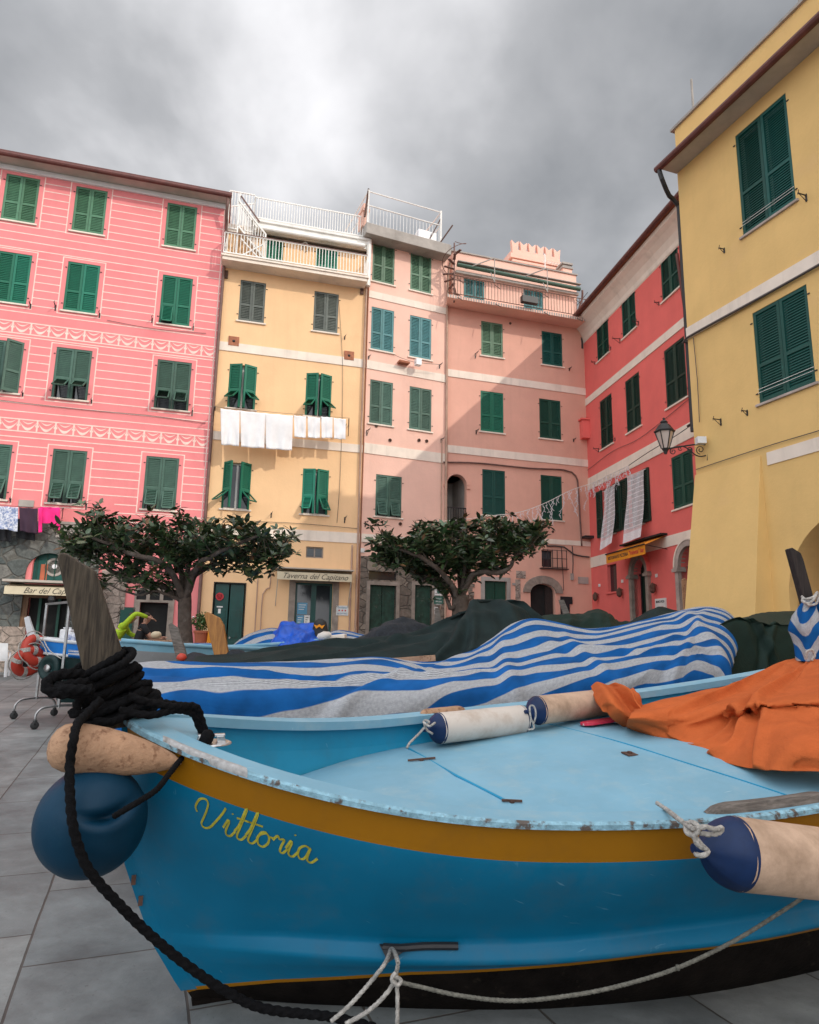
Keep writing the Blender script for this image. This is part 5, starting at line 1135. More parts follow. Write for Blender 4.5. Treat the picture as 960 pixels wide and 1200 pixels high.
# hatch seams, latches and padeyes on the foredeck
def on_deck(x, y, dz=.0, z0=.76):
    z = z0
    for _ in range(25): q = VZ(x, y, z); z = deckz(q.x, q.y)
    return Vector((q.x, q.y, z + dz))
m_ = MB(); a = on_deck(477, 877, .004); b = on_deck(535, 910, .004); c = on_deck(592, 939, .004)
m_.tube([a, b, c], .006, 6); m_.build('bungee_line', M['inner'], vit)
for (x, y, x2, y2) in ((478, 893, 510, 890), (588, 940, 612, 941)):
    m_ = MB(); p, q = on_deck(x, y, .008), on_deck(x2, y2, .008); m_.bar(p, q, .009, .008); m_.lathe([(.012, 0), (.012, .01), (.0, .01)], (p + q) / 2 - Vector((0, 0, .008)), (0, 0, 1), 8); m_.build('deck_fitting', M['rust'], vit)
m_ = MB(); p = on_deck(738, 884); m_.box(p.x - .03, p.x + .03, p.y - .03, p.y + .03, p.z + .0, p.z + .006); m_.lathe([(.012, 0), (.012, .008), (.0, .008)], p + Vector((0, 0, .006)), (0, 0, 1), 8); m_.build('padeye', M['rust'], vit)
m_ = MB(); s_ = [on_deck(x, y, .0015) for x, y in ((640, 848), (720, 868), (800, 893), (870, 915), (930, 935))]; m_.tube(smooth_path(s_, .03), .0035, 5); m_.build('deck_seam', M['inner'], vit)
# chrome fairlead on the bow plate
m_ = MB(); p = VZ(247, 873, sheer(.3) + .013)
m_.lathe([(.062, 0), (.062, .006), (.055, .010), (.0, .010)], (0, 0, 0), (0, 0, 1), 20)
m_.box(-.045, -.018, -.016, .016, .008, .040); m_.box(.018, .045, -.016, .016, .008, .040); m_.box(-.050, -.010, -.012, .012, .034, .046); m_.box(.010, .050, -.012, .012, .034, .046)
for v in range(len(m_.v)): x, y, z = m_.v[v]; m_.v[v] = (p.x + (x * 1.25 if abs(z) < .011 else x), p.y + y * .8, p.z + z * .8 + .004)
o = m_.build('fairlead', M['chrome'], vit, smooth=False); bevel(o, .003)
rw = []
for i in range(15):
    x = .13 + i * .02; b = bhalf(x); s_ = sheer(x); e_ = .006 if 0 < i < 14 else 0
    rw.append([(x, -(b + .021), s_ - .012), (x, -(b + .023), s_ + .006), (x, -(b + .012), s_ + .013 + e_ * .5), (x, -(b - .012), s_ + .0135 + e_ * .3)])
m_ = MB(); m_.grid(rw); m_.build('edge_strip', mat('worn white metal strip', (.36, .36, .36, 1), .6, vary=.35, vscale=40, col2=(.18, .15, .12, 1), c2scale=18, c2amt=.25), vit, smooth=True)
# worn wooden chafe strips on the rail
def rail_block(u0, u1, side, z_up, w, h, name, mm, lean=0):
    rows = []; n = 18
    for i in range(n + 1):
        t = i / n; x = u0 + (u1 - u0) * t; e = min(1, min(t, 1 - t) * 7) ** .5; b = bhalf(x) - .035; s = sheer(x) + z_up
        ww = w * (.35 + .65 * e) / 2; hh = h * (.15 + .85 * e)
        rows.append([(x, side * (b - ww), s), (x, side * (b - ww * .7), s + hh), (x, side * (b + ww * .7), s + hh), (x, side * (b + ww), s)])
    mb = MB(); mb.grid(rows); return mb.build(name, M[mm], vit, smooth=True)
p0 = VZ(783, 945, .94); p1 = VZ(911, 937, .98)
rail_block(2.02, 2.62, -1, .010, .052, .030, 'chafe_strip', 'wood_gr')
rail_block(VZ(492, 833, .92).x, VZ(556, 831, .94).x, 1, .010, .05, .022, 'chafe_strip', 'cork')
rail_block(VZ(838, 786, 1.05).x, VZ(880, 781, 1.08).x, 1, .010, .05, .025, 'chafe_strip', 'cork')
# the hull as a ray target for the painted name and the fittings
bm_ = bmesh.new(); bm_.from_mesh(hull.data); bm_.transform(BM); bvh = BVHTree.FromBMesh(bm_); bm_.free()
def on_hull(x, y, off=.0015):
    v = (FW * FPX + RT * (x - 480) + UP * (600 - y)).normalized(); r = bvh.ray_cast(EYE, v)
    if r[0] is None: return None
    n = r[1] if r[1].dot(v) < 0 else -r[1]; on_hull.n = (BI.to_3x3() @ n).normalized(); return BI @ (r[0] + n * off)
# hand painted name: strokes drawn as ribbons on the planking
glyphs = {   # pixel-like units: x right, y down, x-height 20
 'V': [[(-1, -13), (-3, -18), (1, -26), (7, -28), (10, -25), (9, -18), (6, -9), (4, -3), (7, 0), (13, -2), (20, -11), (26, -20), (29, -26)]],
 'i': [[(0, -6), (5, -15), (6, -13), (3, -4), (4, 0), (8, 0), (13, -6)], [(9, -23), (10, -22)]],
 't': [[(0, -6), (5, -14), (11, -31), (12, -30), (6, -12), (3, -3), (4, 0), (8, 0), (13, -6)], [(2, -20), (18, -20)]],
 'o': [[(0, -6), (3, -11), (10, -15), (5, -14), (1, -7), (2, -1), (7, 0), (12, -5), (13, -11), (10, -15), (13, -12), (19, -12)]],
 'r': [[(0, -10), (5, -16), (7, -13), (12, -14), (9, -6), (8, -1), (11, 0), (16, -6)]],
 'a': [[(14, -13), (9, -15), (3, -11), (1, -4), (4, 0), (9, -3), (14, -14), (11, -4), (12, 0), (16, 0), (22, -6)]]}
name_paths = []; cx = 0.0
for ch, adv in (('V', 27), ('i', 12), ('t', 12), ('t', 12), ('o', 17), ('r', 14), ('i', 12), ('a', 20)):
    for st_ in glyphs[ch]: name_paths.append([(cx + q[0], q[1]) for q in st_])
    cx += adv
tot = cx
ln = MB()
for st_ in name_paths:
    pts = smooth_path([(q[0], q[1], 0) for q in st_], 1.2)
    W3 = []; NN = []
    for q in pts:
        t = q.x / tot; bx = 232 + 138 * t; by = 967 + 45 * t; k = 1.06 - .06 * t
        X = bx + q.y * k * .34 * -.15; Y = by + q.y * k * 1.12 + 0
        h_ = on_hull(X, Y, .0018)
        if h_ is not None: W3.append(h_); NN.append(on_hull.n.copy())
    if len(W3) < 2: continue
    for i in range(len(W3)):
        pass
    vs = []
    for i, p in enumerate(W3):
        T = (W3[min(i + 1, len(W3) - 1)] - W3[max(i - 1, 0)]); T = T.normalized() if T.length > 1e-7 else Vector((1, 0, 0))
        Nn = NN[i]; s_ = T.cross(Nn).normalized(); wdt = .0037 * (1.0 + .35 * abs(T.z))
        vs += [p - s_ * wdt, p + s_ * wdt]
    ln.add(vs, [(2 * i, 2 * i + 1, 2 * i + 3, 2 * i + 2) for i in range(len(W3) - 1)])
ln.build('painted_name', mat('faded yellow lettering', (.40, .36, .03, 1), .6, vary=.25, vscale=40), vit)
# iron strap with eye low on the planking
pe = [on_hull(x, y, .012) for x, y in ((450, 1112), (470, 1113), (500, 1111), (538, 1109))]
m_ = MB(); m_.tube(smooth_path(pe, .02), .014, 8); q0 = on_hull(464, 1116, .018); m_.prism([on_hull(447, 1111, .016), on_hull(490, 1113, .016), on_hull(474, 1122, .03), on_hull(460, 1124, .035)], (0, .012, 0))
m_.build('mooring_eye', M['iron'], vit)
# small iron plates on the stem
m_ = MB()
for zc in (.50, .42): x = stemx(zc); m_.box(x - .012, x + .004, -.0235, -.0200, zc - .018, zc + .018)
m_.build('stem_bolt', M['rust'], vit)

# stem post plank standing above the bow
sp = MB(); pts = [(VY(x, y, 0).x, VY(x, y, 0).z) for x, y in ((68, 653), (70, 648.5), (74, 647.5), (80, 650), (96, 660.5), (107, 666), (112.5, 670), (116, 681), (153, 793), (160, 848), (114, 856), (107, 826))]
sp.prism([(x, -.028, z) for x, z in pts], (0, .056, 0)); o = sp.build('stem_post', M['plank'], vit); bevel(o, .008, 2)

# black rope coiled round the stem post and led over the ball
def Wd(p): return BM @ Vector(p)
rp = MB(); random.seed(3)
cpts = []
nl = 17
for i in range(nl * 14 + 1):
    t = i / (nl * 14); a = i / 14 * 2 * math.pi
    lv = abs(math.sin(t * math.pi * 2.2 + .3)); jz = .009 * math.sin(a * .5 + t * 20) + .006 * math.sin(a * 1.7)
    ccx = -.115 + .09 * lv; ccz = 1.335 - .205 * lv
    rx = .092 + .010 * math.sin(t * 9.3) + .030 * lv + .010 * math.sin(1.1 * a); ry = .060 + .020 * math.sin(t * 12.1 + 1) + .008 * math.sin(2.3 * a)
    cpts.append(Wd((ccx + rx * math.cos(a), -ry * math.sin(a), ccz + .040 * math.cos(a) + jz - .010)))
rope = empty('mooring_rope', Wd((-.05, 0, 1.1))); tag(rope, 'thick black rope wound round the wooden stem post of the blue boat', 'rope')
def rope_piece(name, pts, r, m, parent, twist=95, step=.006, n=15):
    b = MB(); b.tube(smooth_path(pts, step), r, n, lobes=3, twist=twist, lob=.27); o = b.build(name, m, parent, smooth=True)
    if parent is not None: o.matrix_parent_inverse = Matrix.Translation(parent.location).inverted()
    return o
rope_piece('coil', cpts, .0142, M['rope_bk'], rope, step=.008)
# horizontal wraps that sag to the right and reach the fairlead
fl_ = BM @ VZ(243, 868, sheer(.3) + .03)
for k, pth in enumerate(([(150, 815, 2.58), (170, 822, 2.60), (200, 828, 2.66), (228, 828, 2.74), (236, 843, 2.78), (242, 866, 2.80)], [(140, 832, 2.58), (175, 838, 2.60), (205, 832, 2.68), (226, 836, 2.75), (233, 850, 2.78), (241, 868, 2.80)], [(112, 845, 2.60), (135, 845, 2.58), (160, 828, 2.60), (190, 824, 2.66), (222, 829, 2.75)])):
    rope_piece('strand', [atY(*q) for q in pth], .0135, M['rope_bk'], rope)
rope_piece('strand', [atY(*q) for q in ((125, 805, 2.72), (100, 792, 2.62), (75, 790, 2.55), (58, 797, 2.52), (55, 806, 2.50), (66, 812, 2.5), (88, 812, 2.52), (110, 812, 2.55))], .019, M['rope_bk'], rope)
rope_piece('strand', [atY(*q) for q in ((120, 800, 2.70), (98, 800, 2.58), (78, 803, 2.54), (66, 806, 2.52), (80, 808, 2.5), (108, 808, 2.52))], .017, M['rope_bk'], rope)
rope_piece('tail', [atY(*q) for q in ((98, 808, 2.60), (92, 822, 2.58), (89, 832, 2.57), (84, 836, 2.56), (93, 838, 2.55))], .014, M['rope_bk'], rope)
rope_piece('strand', [atY(*q) for q in ((120, 778, 2.92), (142, 768, 2.86), (155, 767, 2.70), (140, 780, 2.58), (112, 793, 2.6), (100, 806, 2.7))], .0135, M['rope_bk'], rope)
rope_piece('hanging_line', [atY(*q) for q in ((118, 820, 2.52), (100, 838, 2.46), (90, 850, 2.38), (86, 868, 2.325), (82, 895, 2.315), (82, 930, 2.29), (86, 970, 2.275), (98, 1008, 2.29), (112, 1030, 2.31), (135, 1055, 2.34), (170, 1090, 2.40), (215, 1128, 2.45), (262, 1160, 2.50), (310, 1182, 2.55), (390, 1192, 2.60), (440, 1205, 2.62))], .0140, M['rope_bk'], rope)
rope_piece('ball_line', [fl_ + Vector((0, 0, .0)), *[atY(*q) for q in ((232, 876, 2.66), (216, 886, 2.60), (200, 905, 2.50), (184, 925, 2.42), (165, 938, 2.38), (148, 948, 2.345), (133, 957, 2.34))]], .0095, M['rope_bk'], rope, twist=260)
m_ = MB(); m_.lathe([(.010, -.03), (.024, -.02), (.026, .0), (.022, .02), (.008, .03)], fl_ + Vector((0, -.01, .012)), (.4, 0, .9), 10); o = m_.build('knot', M['rope_bk'], rope, smooth=True); o.matrix_parent_inverse = Matrix.Translation(rope.location).inverted()

# round rubber buoy: a sphere with a pinched fold where the line is tied
bc = atY(107, 962, 2.50); br_ = 66 / 800 * 2.50 * .875
m_ = MB(); rows = []
fold_c = (atY(136, 956, 2.30) - bc).normalized()
fold_d = (atY(165, 945, 2.34) - atY(118, 968, 2.3)).normalized()
for i in range(49):
    th = math.pi * i / 48; row = []
    for j in range(97):
        ph = 2 * math.pi * j / 96; d = Vector((math.sin(th) * math.cos(ph), math.sin(th) * math.sin(ph), math.cos(th)))
        w = d - fold_c; along = w.dot(fold_d); perp = w.dot(fold_c.cross(fold_d).normalized())
        perp2 = perp - .7 * along * along + .25 * along
        g1 = math.exp(-(along / .32) ** 2) * math.exp(-(perp2 / .095) ** 2) if d.dot(fold_c) > 0 else 0
        g2 = math.exp(-(along / .5) ** 2) * math.exp(-((perp2 + .20) / .14) ** 2) if d.dot(fold_c) > 0 else 0
        r = br_ * (1 - .36 * g1 + .06 * g2 + .006 * noise.noise(d * 2.5))
        row.append(bc + d * r)
    rows.append(row)
m_.grid(rows); o = m_.build('ball_buoy', M['buoy'], None, smooth=True)
tag(o, 'round petrol blue rubber buoy hanging from the bow of the blue boat', 'buoy')
# tan spindle-shaped float above it
pa, pb = atY(56, 872, 2.44), atY(213, 894, 2.58); ax = (pb - pa); ln_ = ax.length
prof = [(.0, 0), (.35, .012), (.62, .035), (.85, .08), (.97, .15), (1.0, .26), (.97, .40), (.87, .55), (.70, .70), (.50, .83), (.30, .93), (.14, .98), (.06, 1.0)]
rmx = 27 / 800 * 2.47
m_ = MB(); m_.lathe([(p * rmx, q * ln_) for p, q in zip(*[list(z) for z in zip(*[(r_, t_) for r_, t_ in prof])])], pa, ax, 28)
o = m_.build('spindle_float', M['cork'], None, smooth=True); tag(o, 'long tan cork float tapering to a point lying across the bow of the blue boat', 'float')

# cylindrical fenders
def fender(name, label, a, b, r, m_body, cap_l=.07, left_cone=True, right_cap=True, parent_map=True):
    a, b = Vector(a), Vector(b); ax = (b - a).normalized(); L0 = (b - a).length
    t = empty(name, a); tag(t, label, 'fender', 'white cylinder fenders with navy ends')
    inv = Matrix.Translation(a).inverted()
    m_ = MB(); rows = []
    nn = 40
    for i in range(25):
        h_ = cap_l + (L0 - 2 * cap_l) * i / 24; row = []
        for j in range(nn + 1):
            an = 2 * math.pi * j / nn; N = ax.orthogonal().normalized(); B2 = ax.cross(N); rr = r * (1 + .012 * noise.noise((h_ * 7, math.cos(an) * 2, math.sin(an) * 2)))
            row.append(a + ax * h_ + (N * math.cos(an) + B2 * math.sin(an)) * rr)
        rows.append(row)
    m_.grid(rows); o = m_.build('body', m_body, t, smooth=True); o.matrix_parent_inverse = inv
    for s_, e in ((0, a), (1, b)):
        if s_ and not right_cap: continue
        d = -ax if s_ == 0 else ax; e0 = a + ax * cap_l if s_ == 0 else b - ax * cap_l
        m_ = MB(); rows = []; N = d.orthogonal().normalized(); B2 = d.cross(N)
        for i in range(15):
            tt = i / 14; rad = r * 1.012 * (math.cos(tt * math.pi / 2) ** .62 if tt < 1 else 0) ; rad = max(rad, r * .16)
            hh = cap_l * 1.02 * tt - .012; row = []
            for j in range(nn + 1):
                an = 2 * math.pi * j / nn; pl_ = 1 - .16 * tt * (abs(math.sin(an * 3)) ** 2) * (1 - tt * .4)
                row.append(e0 + d * hh + (N * math.cos(an) + B2 * math.sin(an)) * rad * pl_)
            rows.append(row)
        rows.append([e0 + d * (cap_l * 1.0 + .018) + (N * math.cos(2 * math.pi * j / nn) + B2 * math.sin(2 * math.pi * j / nn)) * r * .13 for j in range(nn + 1)])
        m_.grid(rows); m_.add(rows[-1], [tuple(range(nn + 1))]); o = m_.build('end_cap', M['fenb'], t, smooth=True); o.matrix_parent_inverse = inv
    return t
f1a = Wd(VZ(500, 855, .86)); f1b = Wd(VZ(623, 842, .875))
fender('cylinder_fender', 'clean white fender lying on the pale blue foredeck beside the far bulwark', f1a, f1b, .083, M['fenw'], cap_l=.075)
f2a = Wd(VZ(618, 834, .935)); f2b = Wd(VZ(735, 820, .955))
fender('cylinder_fender', 'stained fender whose far end is tucked under the orange canvas', f2a, f2b, .083, M['fenpeach'], cap_l=.075)
f3a = atY(818, 995, 2.36); f3b = atY(1120, 1030, 2.62)
fender('cylinder_fender', 'tan fender hanging outside the hull on a knotted cord at the right edge', f3a, f3b, .112, M['fenpeach'], cap_l=.13)
def cord(name, label, paths, r, m='rope_wh', group=None, twist=420):
    t = empty(name, paths[0][0]); tag(t, label, 'rope', group); inv = Matrix.Translation(Vector(paths[0][0])).inverted()
    for p in paths:
        b = MB(); b.tube(smooth_path(p, .006), r, 9, lobes=3, twist=twist, lob=.25); o = b.build('strand', M[m], t, smooth=True); o.matrix_parent_inverse = inv
    return t
A = lambda *q: atY(*q)
cord('fender_cord', 'short white cord tying the first fender to the foredeck', [[Wd(VZ(477, 877, .80)), Wd(VZ(480, 871, .82)), Wd(VZ(490, 861, .85)), Wd(VZ(499, 851, .89)), Wd(VZ(503, 846, .92)), Wd(VZ(497, 845, .91)), Wd(VZ(500, 855, .87)), Wd(VZ(507, 860, .86))], [Wd(VZ(496, 846, .91)), Wd(VZ(503, 851, .90)), Wd(VZ(510, 847, .91))]], .006)
cord('fender_cord', 'small white loop of cord between the two fenders on deck', [[Wd(VZ(625, 850, .88)), Wd(VZ(628, 838, .94)), Wd(VZ(626, 828, .985)), Wd(VZ(621, 828, .985)), Wd(VZ(622, 840, .93)), Wd(VZ(626, 853, .87)), Wd(VZ(619, 855, .86))]], .005)
yk = 2.26
cord('fender_cord', 'knotted white cord over the rail holding the outer tan fender', [
    [Wd(VZ(770, 941, .925)), Wd(VZ(783, 950, .93)), A(793, 958, 2.34), A(803, 966, 2.28), A(808, 975, 2.24), A(816, 982, 2.23), A(822, 990, 2.23), A(830, 998, 2.23), A(822, 1003, 2.22), A(815, 1001, 2.24)],
    [A(803, 966, 2.28), A(812, 964, 2.24), A(819, 970, 2.22), A(814, 978, 2.22), A(805, 976, 2.24), A(804, 968, 2.26), A(813, 971, 2.21)],
    [A(815, 972, 2.22), A(826, 969, 2.22), A(838, 972, 2.24), A(846, 970, 2.26), A(843, 976, 2.26), A(830, 978, 2.24), A(820, 976, 2.23)],
    [A(812, 978, 2.22), A(818, 990, 2.22), A(828, 995, 2.225)]], .0075, twist=330)
eye_ = BM @ on_hull(463, 1120, .045)
cord('tie_down_cord', 'speckled white cord tied to the iron eye low on the blue hull', [
    [A(388, 1197, 2.42), A(410, 1178, 2.42), A(435, 1150, 2.44), A(452, 1128, 2.45), eye_, A(466, 1126, 2.42), A(465, 1138, 2.42), A(463, 1146, 2.42)],
    [A(466, 1146, 2.42), A(450, 1168, 2.40), A(430, 1186, 2.40), A(405, 1200, 2.40)],
    [A(464, 1140, 2.41), A(459, 1148, 2.40), A(466, 1155, 2.40), A(470, 1149, 2.41), A(461, 1143, 2.41)],
    [A(465, 1150, 2.42), A(466, 1175, 2.41), A(465, 1215, 2.40)]], .0065, 'rope_wh', twist=300)
cord('tie_down_cord', 'long dirty grey cord sagging along the hull to the right edge', [[A(468, 1151, 2.41), A(490, 1156, 2.42), A(540, 1167, 2.42), A(600, 1173, 2.42), A(660, 1168, 2.43), A(720, 1157, 2.45), A(790, 1136, 2.48), A(860, 1103, 2.53), A(920, 1066, 2.60), A(975, 1030, 2.68)], [A(794, 1131, 2.47), A(795, 1137, 2.47)]], .0062, 'rope_gr', twist=300)
# pink and white paddles sticking out from below the canvas
for k, (q0, q1, w) in enumerate((((664, 842), (715, 833), .05), ((682, 850), (735, 842), .055))):
    a, b = Wd(VZ(*q0, .865)), Wd(VZ(*q1, .90)); ax = (b - a).normalized(); s_ = ax.cross(Vector((0, 0, 1))).normalized()
    m_ = MB(); pts = []
    for t, ww in ((0, .3), (.04, .7), (.15, .95), (1, 1.0)): pts.append((t, ww))
    poly = [a + (b - a) * t + s_ * w * ww for t, ww in pts] + [a + (b - a) * t - s_ * w * ww for t, ww in reversed(pts)]
    m_.prism(poly, (0, 0, .012)); t_ = m_.build('paddle', mat('pink red paddle paint', (.60, .03, .07, 1), .5, col2=(.7, .6, .58, 1), c2scale=14, c2amt=.35, c2sharp=.03), None)
    tag(t_, ['red and white paddle blade nearer the far bulwark, half under the orange canvas', 'red and white paddle blade nearer the camera, half under the orange canvas'][k], 'paddle', 'paddles under the canvas')

# ------------------------------------------------------------------ cloth surfaces
def resample(row, n):
    pts = [Vector(p) for p in row]; d = [0]
    for a, b in zip(pts, pts[1:]): d.append(d[-1] + (b - a).length)
    sp_ = []
    m = len(pts)
    for k in range(n):
        s = d[-1] * k / (n - 1); i = 0
        while i < m - 2 and d[i + 1] < s: i += 1
        t = 0 if d[i + 1] == d[i] else (s - d[i]) / (d[i + 1] - d[i])
        p0 = pts[max(i - 1, 0)]; p1 = pts[i]; p2 = pts[i + 1]; p3 = pts[min(i + 2, m - 1)]
        sp_.append(.5 * ((2 * p1) + (p2 - p0) * t + (2 * p0 - 5 * p1 + 4 * p2 - p3) * t * t + (3 * p1 - p0 - 3 * p2 + p3) * t ** 3))
    return sp_
def by_param(row, n):
    pts = [Vector(p) for p in row]; m = len(pts); out_ = []
    for k in range(n):
        s = (m - 1) * k / (n - 1); i = min(int(s), m - 2); t = s - i
        p0 = pts[max(i - 1, 0)]; p1 = pts[i]; p2 = pts[i + 1]; p3 = pts[min(i + 2, m - 1)]
        out_.append(.5 * ((2 * p1) + (p2 - p0) * t + (2 * p0 - 5 * p1 + 4 * p2 - p3) * t * t + (3 * p1 - p0 - 3 * p2 + p3) * t ** 3))
    return out_
def cloth(name, rows, mm, nu=160, nv=48, wr=.02, ws=2.5, fold=0.0, fdir_=(1, 0), seed=0, thick=.004, parent=None, fine=.3, vparam=True, pleats=()):
    R1 = [resample(r, nu) for r in rows]
    cols = [(by_param if vparam else resample)([R1[i][k] for i in range(len(rows))], nv) for k in range(nu)]
    G = [[cols[k][j] for k in range(nu)] for j in range(nv)]
    # UV in metres
    U = [[0] * nu for _ in range(nv)]; V = [[0] * nu for _ in range(nv)]
    mid = nv // 2
    for k in range(1, nu):
        l = (G[mid][k] - G[mid][k - 1]).length
        for j in range(nv): U[j][k] = U[j][k - 1] + l
    for k in range(nu):
        for j in range(1, nv): V[j][k] = V[j - 1][k] + (G[j][k] - G[j - 1][k]).length
        off = V[mid][k]
        for j in range(nv): V[j][k] -= off
    out_ = [[None] * nu for _ in range(nv)]
    for j in range(nv):
        for k in range(nu):
            a = G[j][min(k + 1, nu - 1)] - G[j][max(k - 1, 0)]; b = G[min(j + 1, nv - 1)][k] - G[max(j - 1, 0)][k]
            N = a.cross(b); N = N.normalized() if N.length > 1e-9 else Vector((0, 0, 1))
            if N.z < 0: N = -N
            u, v = U[j][k], V[j][k]
            d = wr * noise.noise((u * ws * .6 + seed * 7.3, v * ws * 1.2 + seed, seed * 3.1)) + wr * fine * noise.noise((u * ws * 2.6 + seed, v * ws * 3.2, seed + 9.0))
            if fold:
                s = u * fdir_[0] + v * fdir_[1] + .18 * noise.noise((u * 1.1 + seed, v * 1.1, 4.0)); rid = 1 - abs(2 * ((s * 1.9 + .25 * noise.noise((s, seed, 0))) % 1) - 1)
                d += fold * (rid ** 3) * (.5 + .5 * noise.noise((u * .9, v * .9, seed + 5.5)))
            for (a0, b0, a1, b1, am, wd) in pleats:
                px_, py_ = k / (nu - 1), j / (nv - 1); dx_, dy_ = a1 - a0, b1 - b0; l2 = dx_ * dx_ + dy_ * dy_
                tt = max(0, min(1, ((px_ - a0) * dx_ + (py_ - b0) * dy_) / l2)); ds = ((px_ - a0 - tt * dx_) * dy_ - (py_ - b0 - tt * dy_) * dx_) / l2 ** .5
                dd_ = math.hypot(px_ - a0 - tt * dx_, py_ - b0 - tt * dy_); fall = min(1, 4 * tt * (1.15 - tt) + .25)
                d += am * fall * (math.exp(-(dd_ / wd) ** 2) - .55 * math.exp(-((ds + 1.5 * wd) / wd) ** 2) * (1 if 0 < tt < 1 else 0))
            out_[j][k] = G[j][k] + N * d
    mb = MB(); mb.grid(out_); mb.uv = [(U[j][k], V[j][k]) for j in range(nv) for k in range(nu)]
    o = mb.build(name, M[mm], parent, smooth=True)
    s_ = o.modifiers.new('thickness', 'SOLIDIFY'); s_.thickness = thick; s_.offset = -1
    return o
def PL(P, az, pts): return [onplane(P, az, x, y) for x, y in pts]

# ------------------------------------------------------------------ orange canvas over the cockpit of the blue boat
oz = lambda pts: [Wd(VZ(x, y, z)) for x, y, z in pts]
rows = [oz([(745, 832, .90), (775, 826, .94), (820, 818, 1.00), (870, 806, 1.05), (915, 792, 1.10), (955, 772, 1.20), (1000, 748, 1.30), (1060, 735, 1.35)]),
        oz([(742, 832, 1.00), (775, 822, 1.04), (820, 812, 1.08), (870, 800, 1.12), (915, 785, 1.17), (957, 765, 1.25), (1005, 742, 1.35), (1065, 730, 1.40)]),
        oz([(738, 840, 1.00), (775, 836, 1.02), (815, 830, 1.04), (855, 820, 1.08), (885, 818, 1.13), (930, 808, 1.18), (985, 800, 1.25), (1060, 790, 1.30)]),
        oz([(735, 846, .96), (775, 850, .96), (815, 850, .97), (860, 845, 1.00), (893, 838, 1.08), (930, 834, 1.13), (985, 838, 1.15), (1060, 845, 1.2)]),
        oz([(735, 851, .90), (775, 862, .90), (812, 868, .91), (852, 874, .93), (890, 872, 1.01), (930, 866, 1.08), (985, 875, 1.08), (1060, 885, 1.1)]),
        oz([(738, 854, .86), (772, 866, .865), (808, 878, .87), (842, 892, .88), (885, 902, .91), (912, 904, .95), (965, 905, .97), (1050, 920, 1.0)])]
oc = cloth('canvas_cover', rows, 'orange', 200, 70, wr=.022, ws=3.0, fold=.016, fdir_=(.9, .45), seed=2, thick=.003, pleats=((.52, .30, .42, .98, .045, .020), (.50, .28, .62, .97, .035, .022), (.12, .35, .52, .22, .04, .05), (.06, .6, .30, .95, .015, .03), (.45, .26, .95, .42, .035, .035), (.62, .5, .98, .85, .025, .03), (.2, .6, .45, .45, .015, .025), (.48, .3, .30, .9, .02, .018)))
tag(oc, 'rust orange canvas draped over the cockpit of the blue boat', 'tarpaulin')
rows = [oz([(692, 804, 1.04), (700, 820, 1.0), (712, 838, .95), (730, 853, .87)]), oz([(700, 798, 1.08), (712, 812, 1.07), (726, 832, 1.0), (745, 852, .90)]), oz([(712, 802, 1.06), (722, 812, 1.04), (734, 830, .98), (752, 850, .92)]),
        oz([(722, 800, 1.09), (738, 808, 1.09), (746, 824, 1.03), (765, 846, .95)]), oz([(733, 806, 1.06), (744, 814, 1.06), (750, 830, 1.0), (775, 850, .93)]), oz([(742, 808, 1.03), (750, 816, 1.03), (755, 828, .98), (785, 840, .93)])]
o2 = cloth('gathered_corner', rows, 'orange', 50, 60, wr=.014, ws=6, fold=.012, fdir_=(.2, 1), seed=4, thick=.003, parent=None); o2.parent = oc

# ================================================================== OTHER BOATS
def small_hull(parent, L=5, B=.9, zs=.95, mats=('hullgrey', 'hullblue', 'antifoul'), rise=.18, keel=.1, strake=.90, gun='deck'):
    """open wooden hull in its own frame: x aft from the bow, z up"""
    b = MB(); xs_ = [L * (i / 30) ** 1.15 for i in range(31)]
    prof = [(1.0, 1.0), (strake, .99), (strake - .03, .985), (.60, .86), (.32, .66), (.15, .34), (.02, .03)]
    G_ = []
    for x in xs_:
        t = x / L; bb = B * max(.012, math.sin(math.pi * min(.97, t * .93 + .012))) ** .6; s = zs + rise * (1 - 2 * t) ** 2 * (1 if t < .5 else .6)
        G_.append([(x + (1 - z) * .35 * max(0, 1 - x), bb * k * (1 if z > .5 else max(.3, 1 - .4 * max(0, 1 - x))), keel + (s - keel) * z) for z, k in prof])
    for sd_ in (-1, 1):
        k = len(b.v); n = len(prof)
        b.v += [(p[0], sd_ * p[1], p[2]) for row in G_ for p in row]
        for i in range(len(G_) - 1):
            for j in range(n - 1): b.f.append((k + i * n + j, k + i * n + j + 1, k + (i + 1) * n + j + 1, k + (i + 1) * n + j)); b.mi.append(1 if j < 1 else (0 if j < 4 else 2))
    h_ = b.build('hull', [M[m] for m in mats], parent, smooth=True)
    r = MB()
    for sd_ in (-1, 1): r.tube([(g_[0][0], sd_ * g_[0][1], g_[0][2] + .01) for g_ in G_], .028, 6)
    r.build('gunwale', M[gun], parent, smooth=True)
    if strake < .9:
        r = MB()
        for sd_ in (-1, 1): r.tube([(g_[1][0], sd_ * g_[1][1], g_[1][2] - .01) for g_ in G_], .022, 6)
        r.build('rubbing_strip', M['hullwhite'], parent, smooth=True)
    dk = MB(); dk.grid([[(g_[2][0], -g_[2][1] * .98, g_[2][2] - .0), (g_[2][0], g_[2][1] * .98, g_[2][2] - .0)] for g_ in G_]); dk.build('deck', M['deck'], parent)
    return h_
def boat(name, label, bow, az, **kw):
    t = empty(name, (bow[0], bow[1], gz(bow[1])), R(90 - az)); tag(t, label, 'boat', 'fishing boats pulled up on the square'); small_hull(t, **kw); return t
HD = 69.0     # heading of the row of boats
def npx(P, d): return (P[0] + .358 * d, P[1] - .933 * d, 0)       # d metres towards the camera
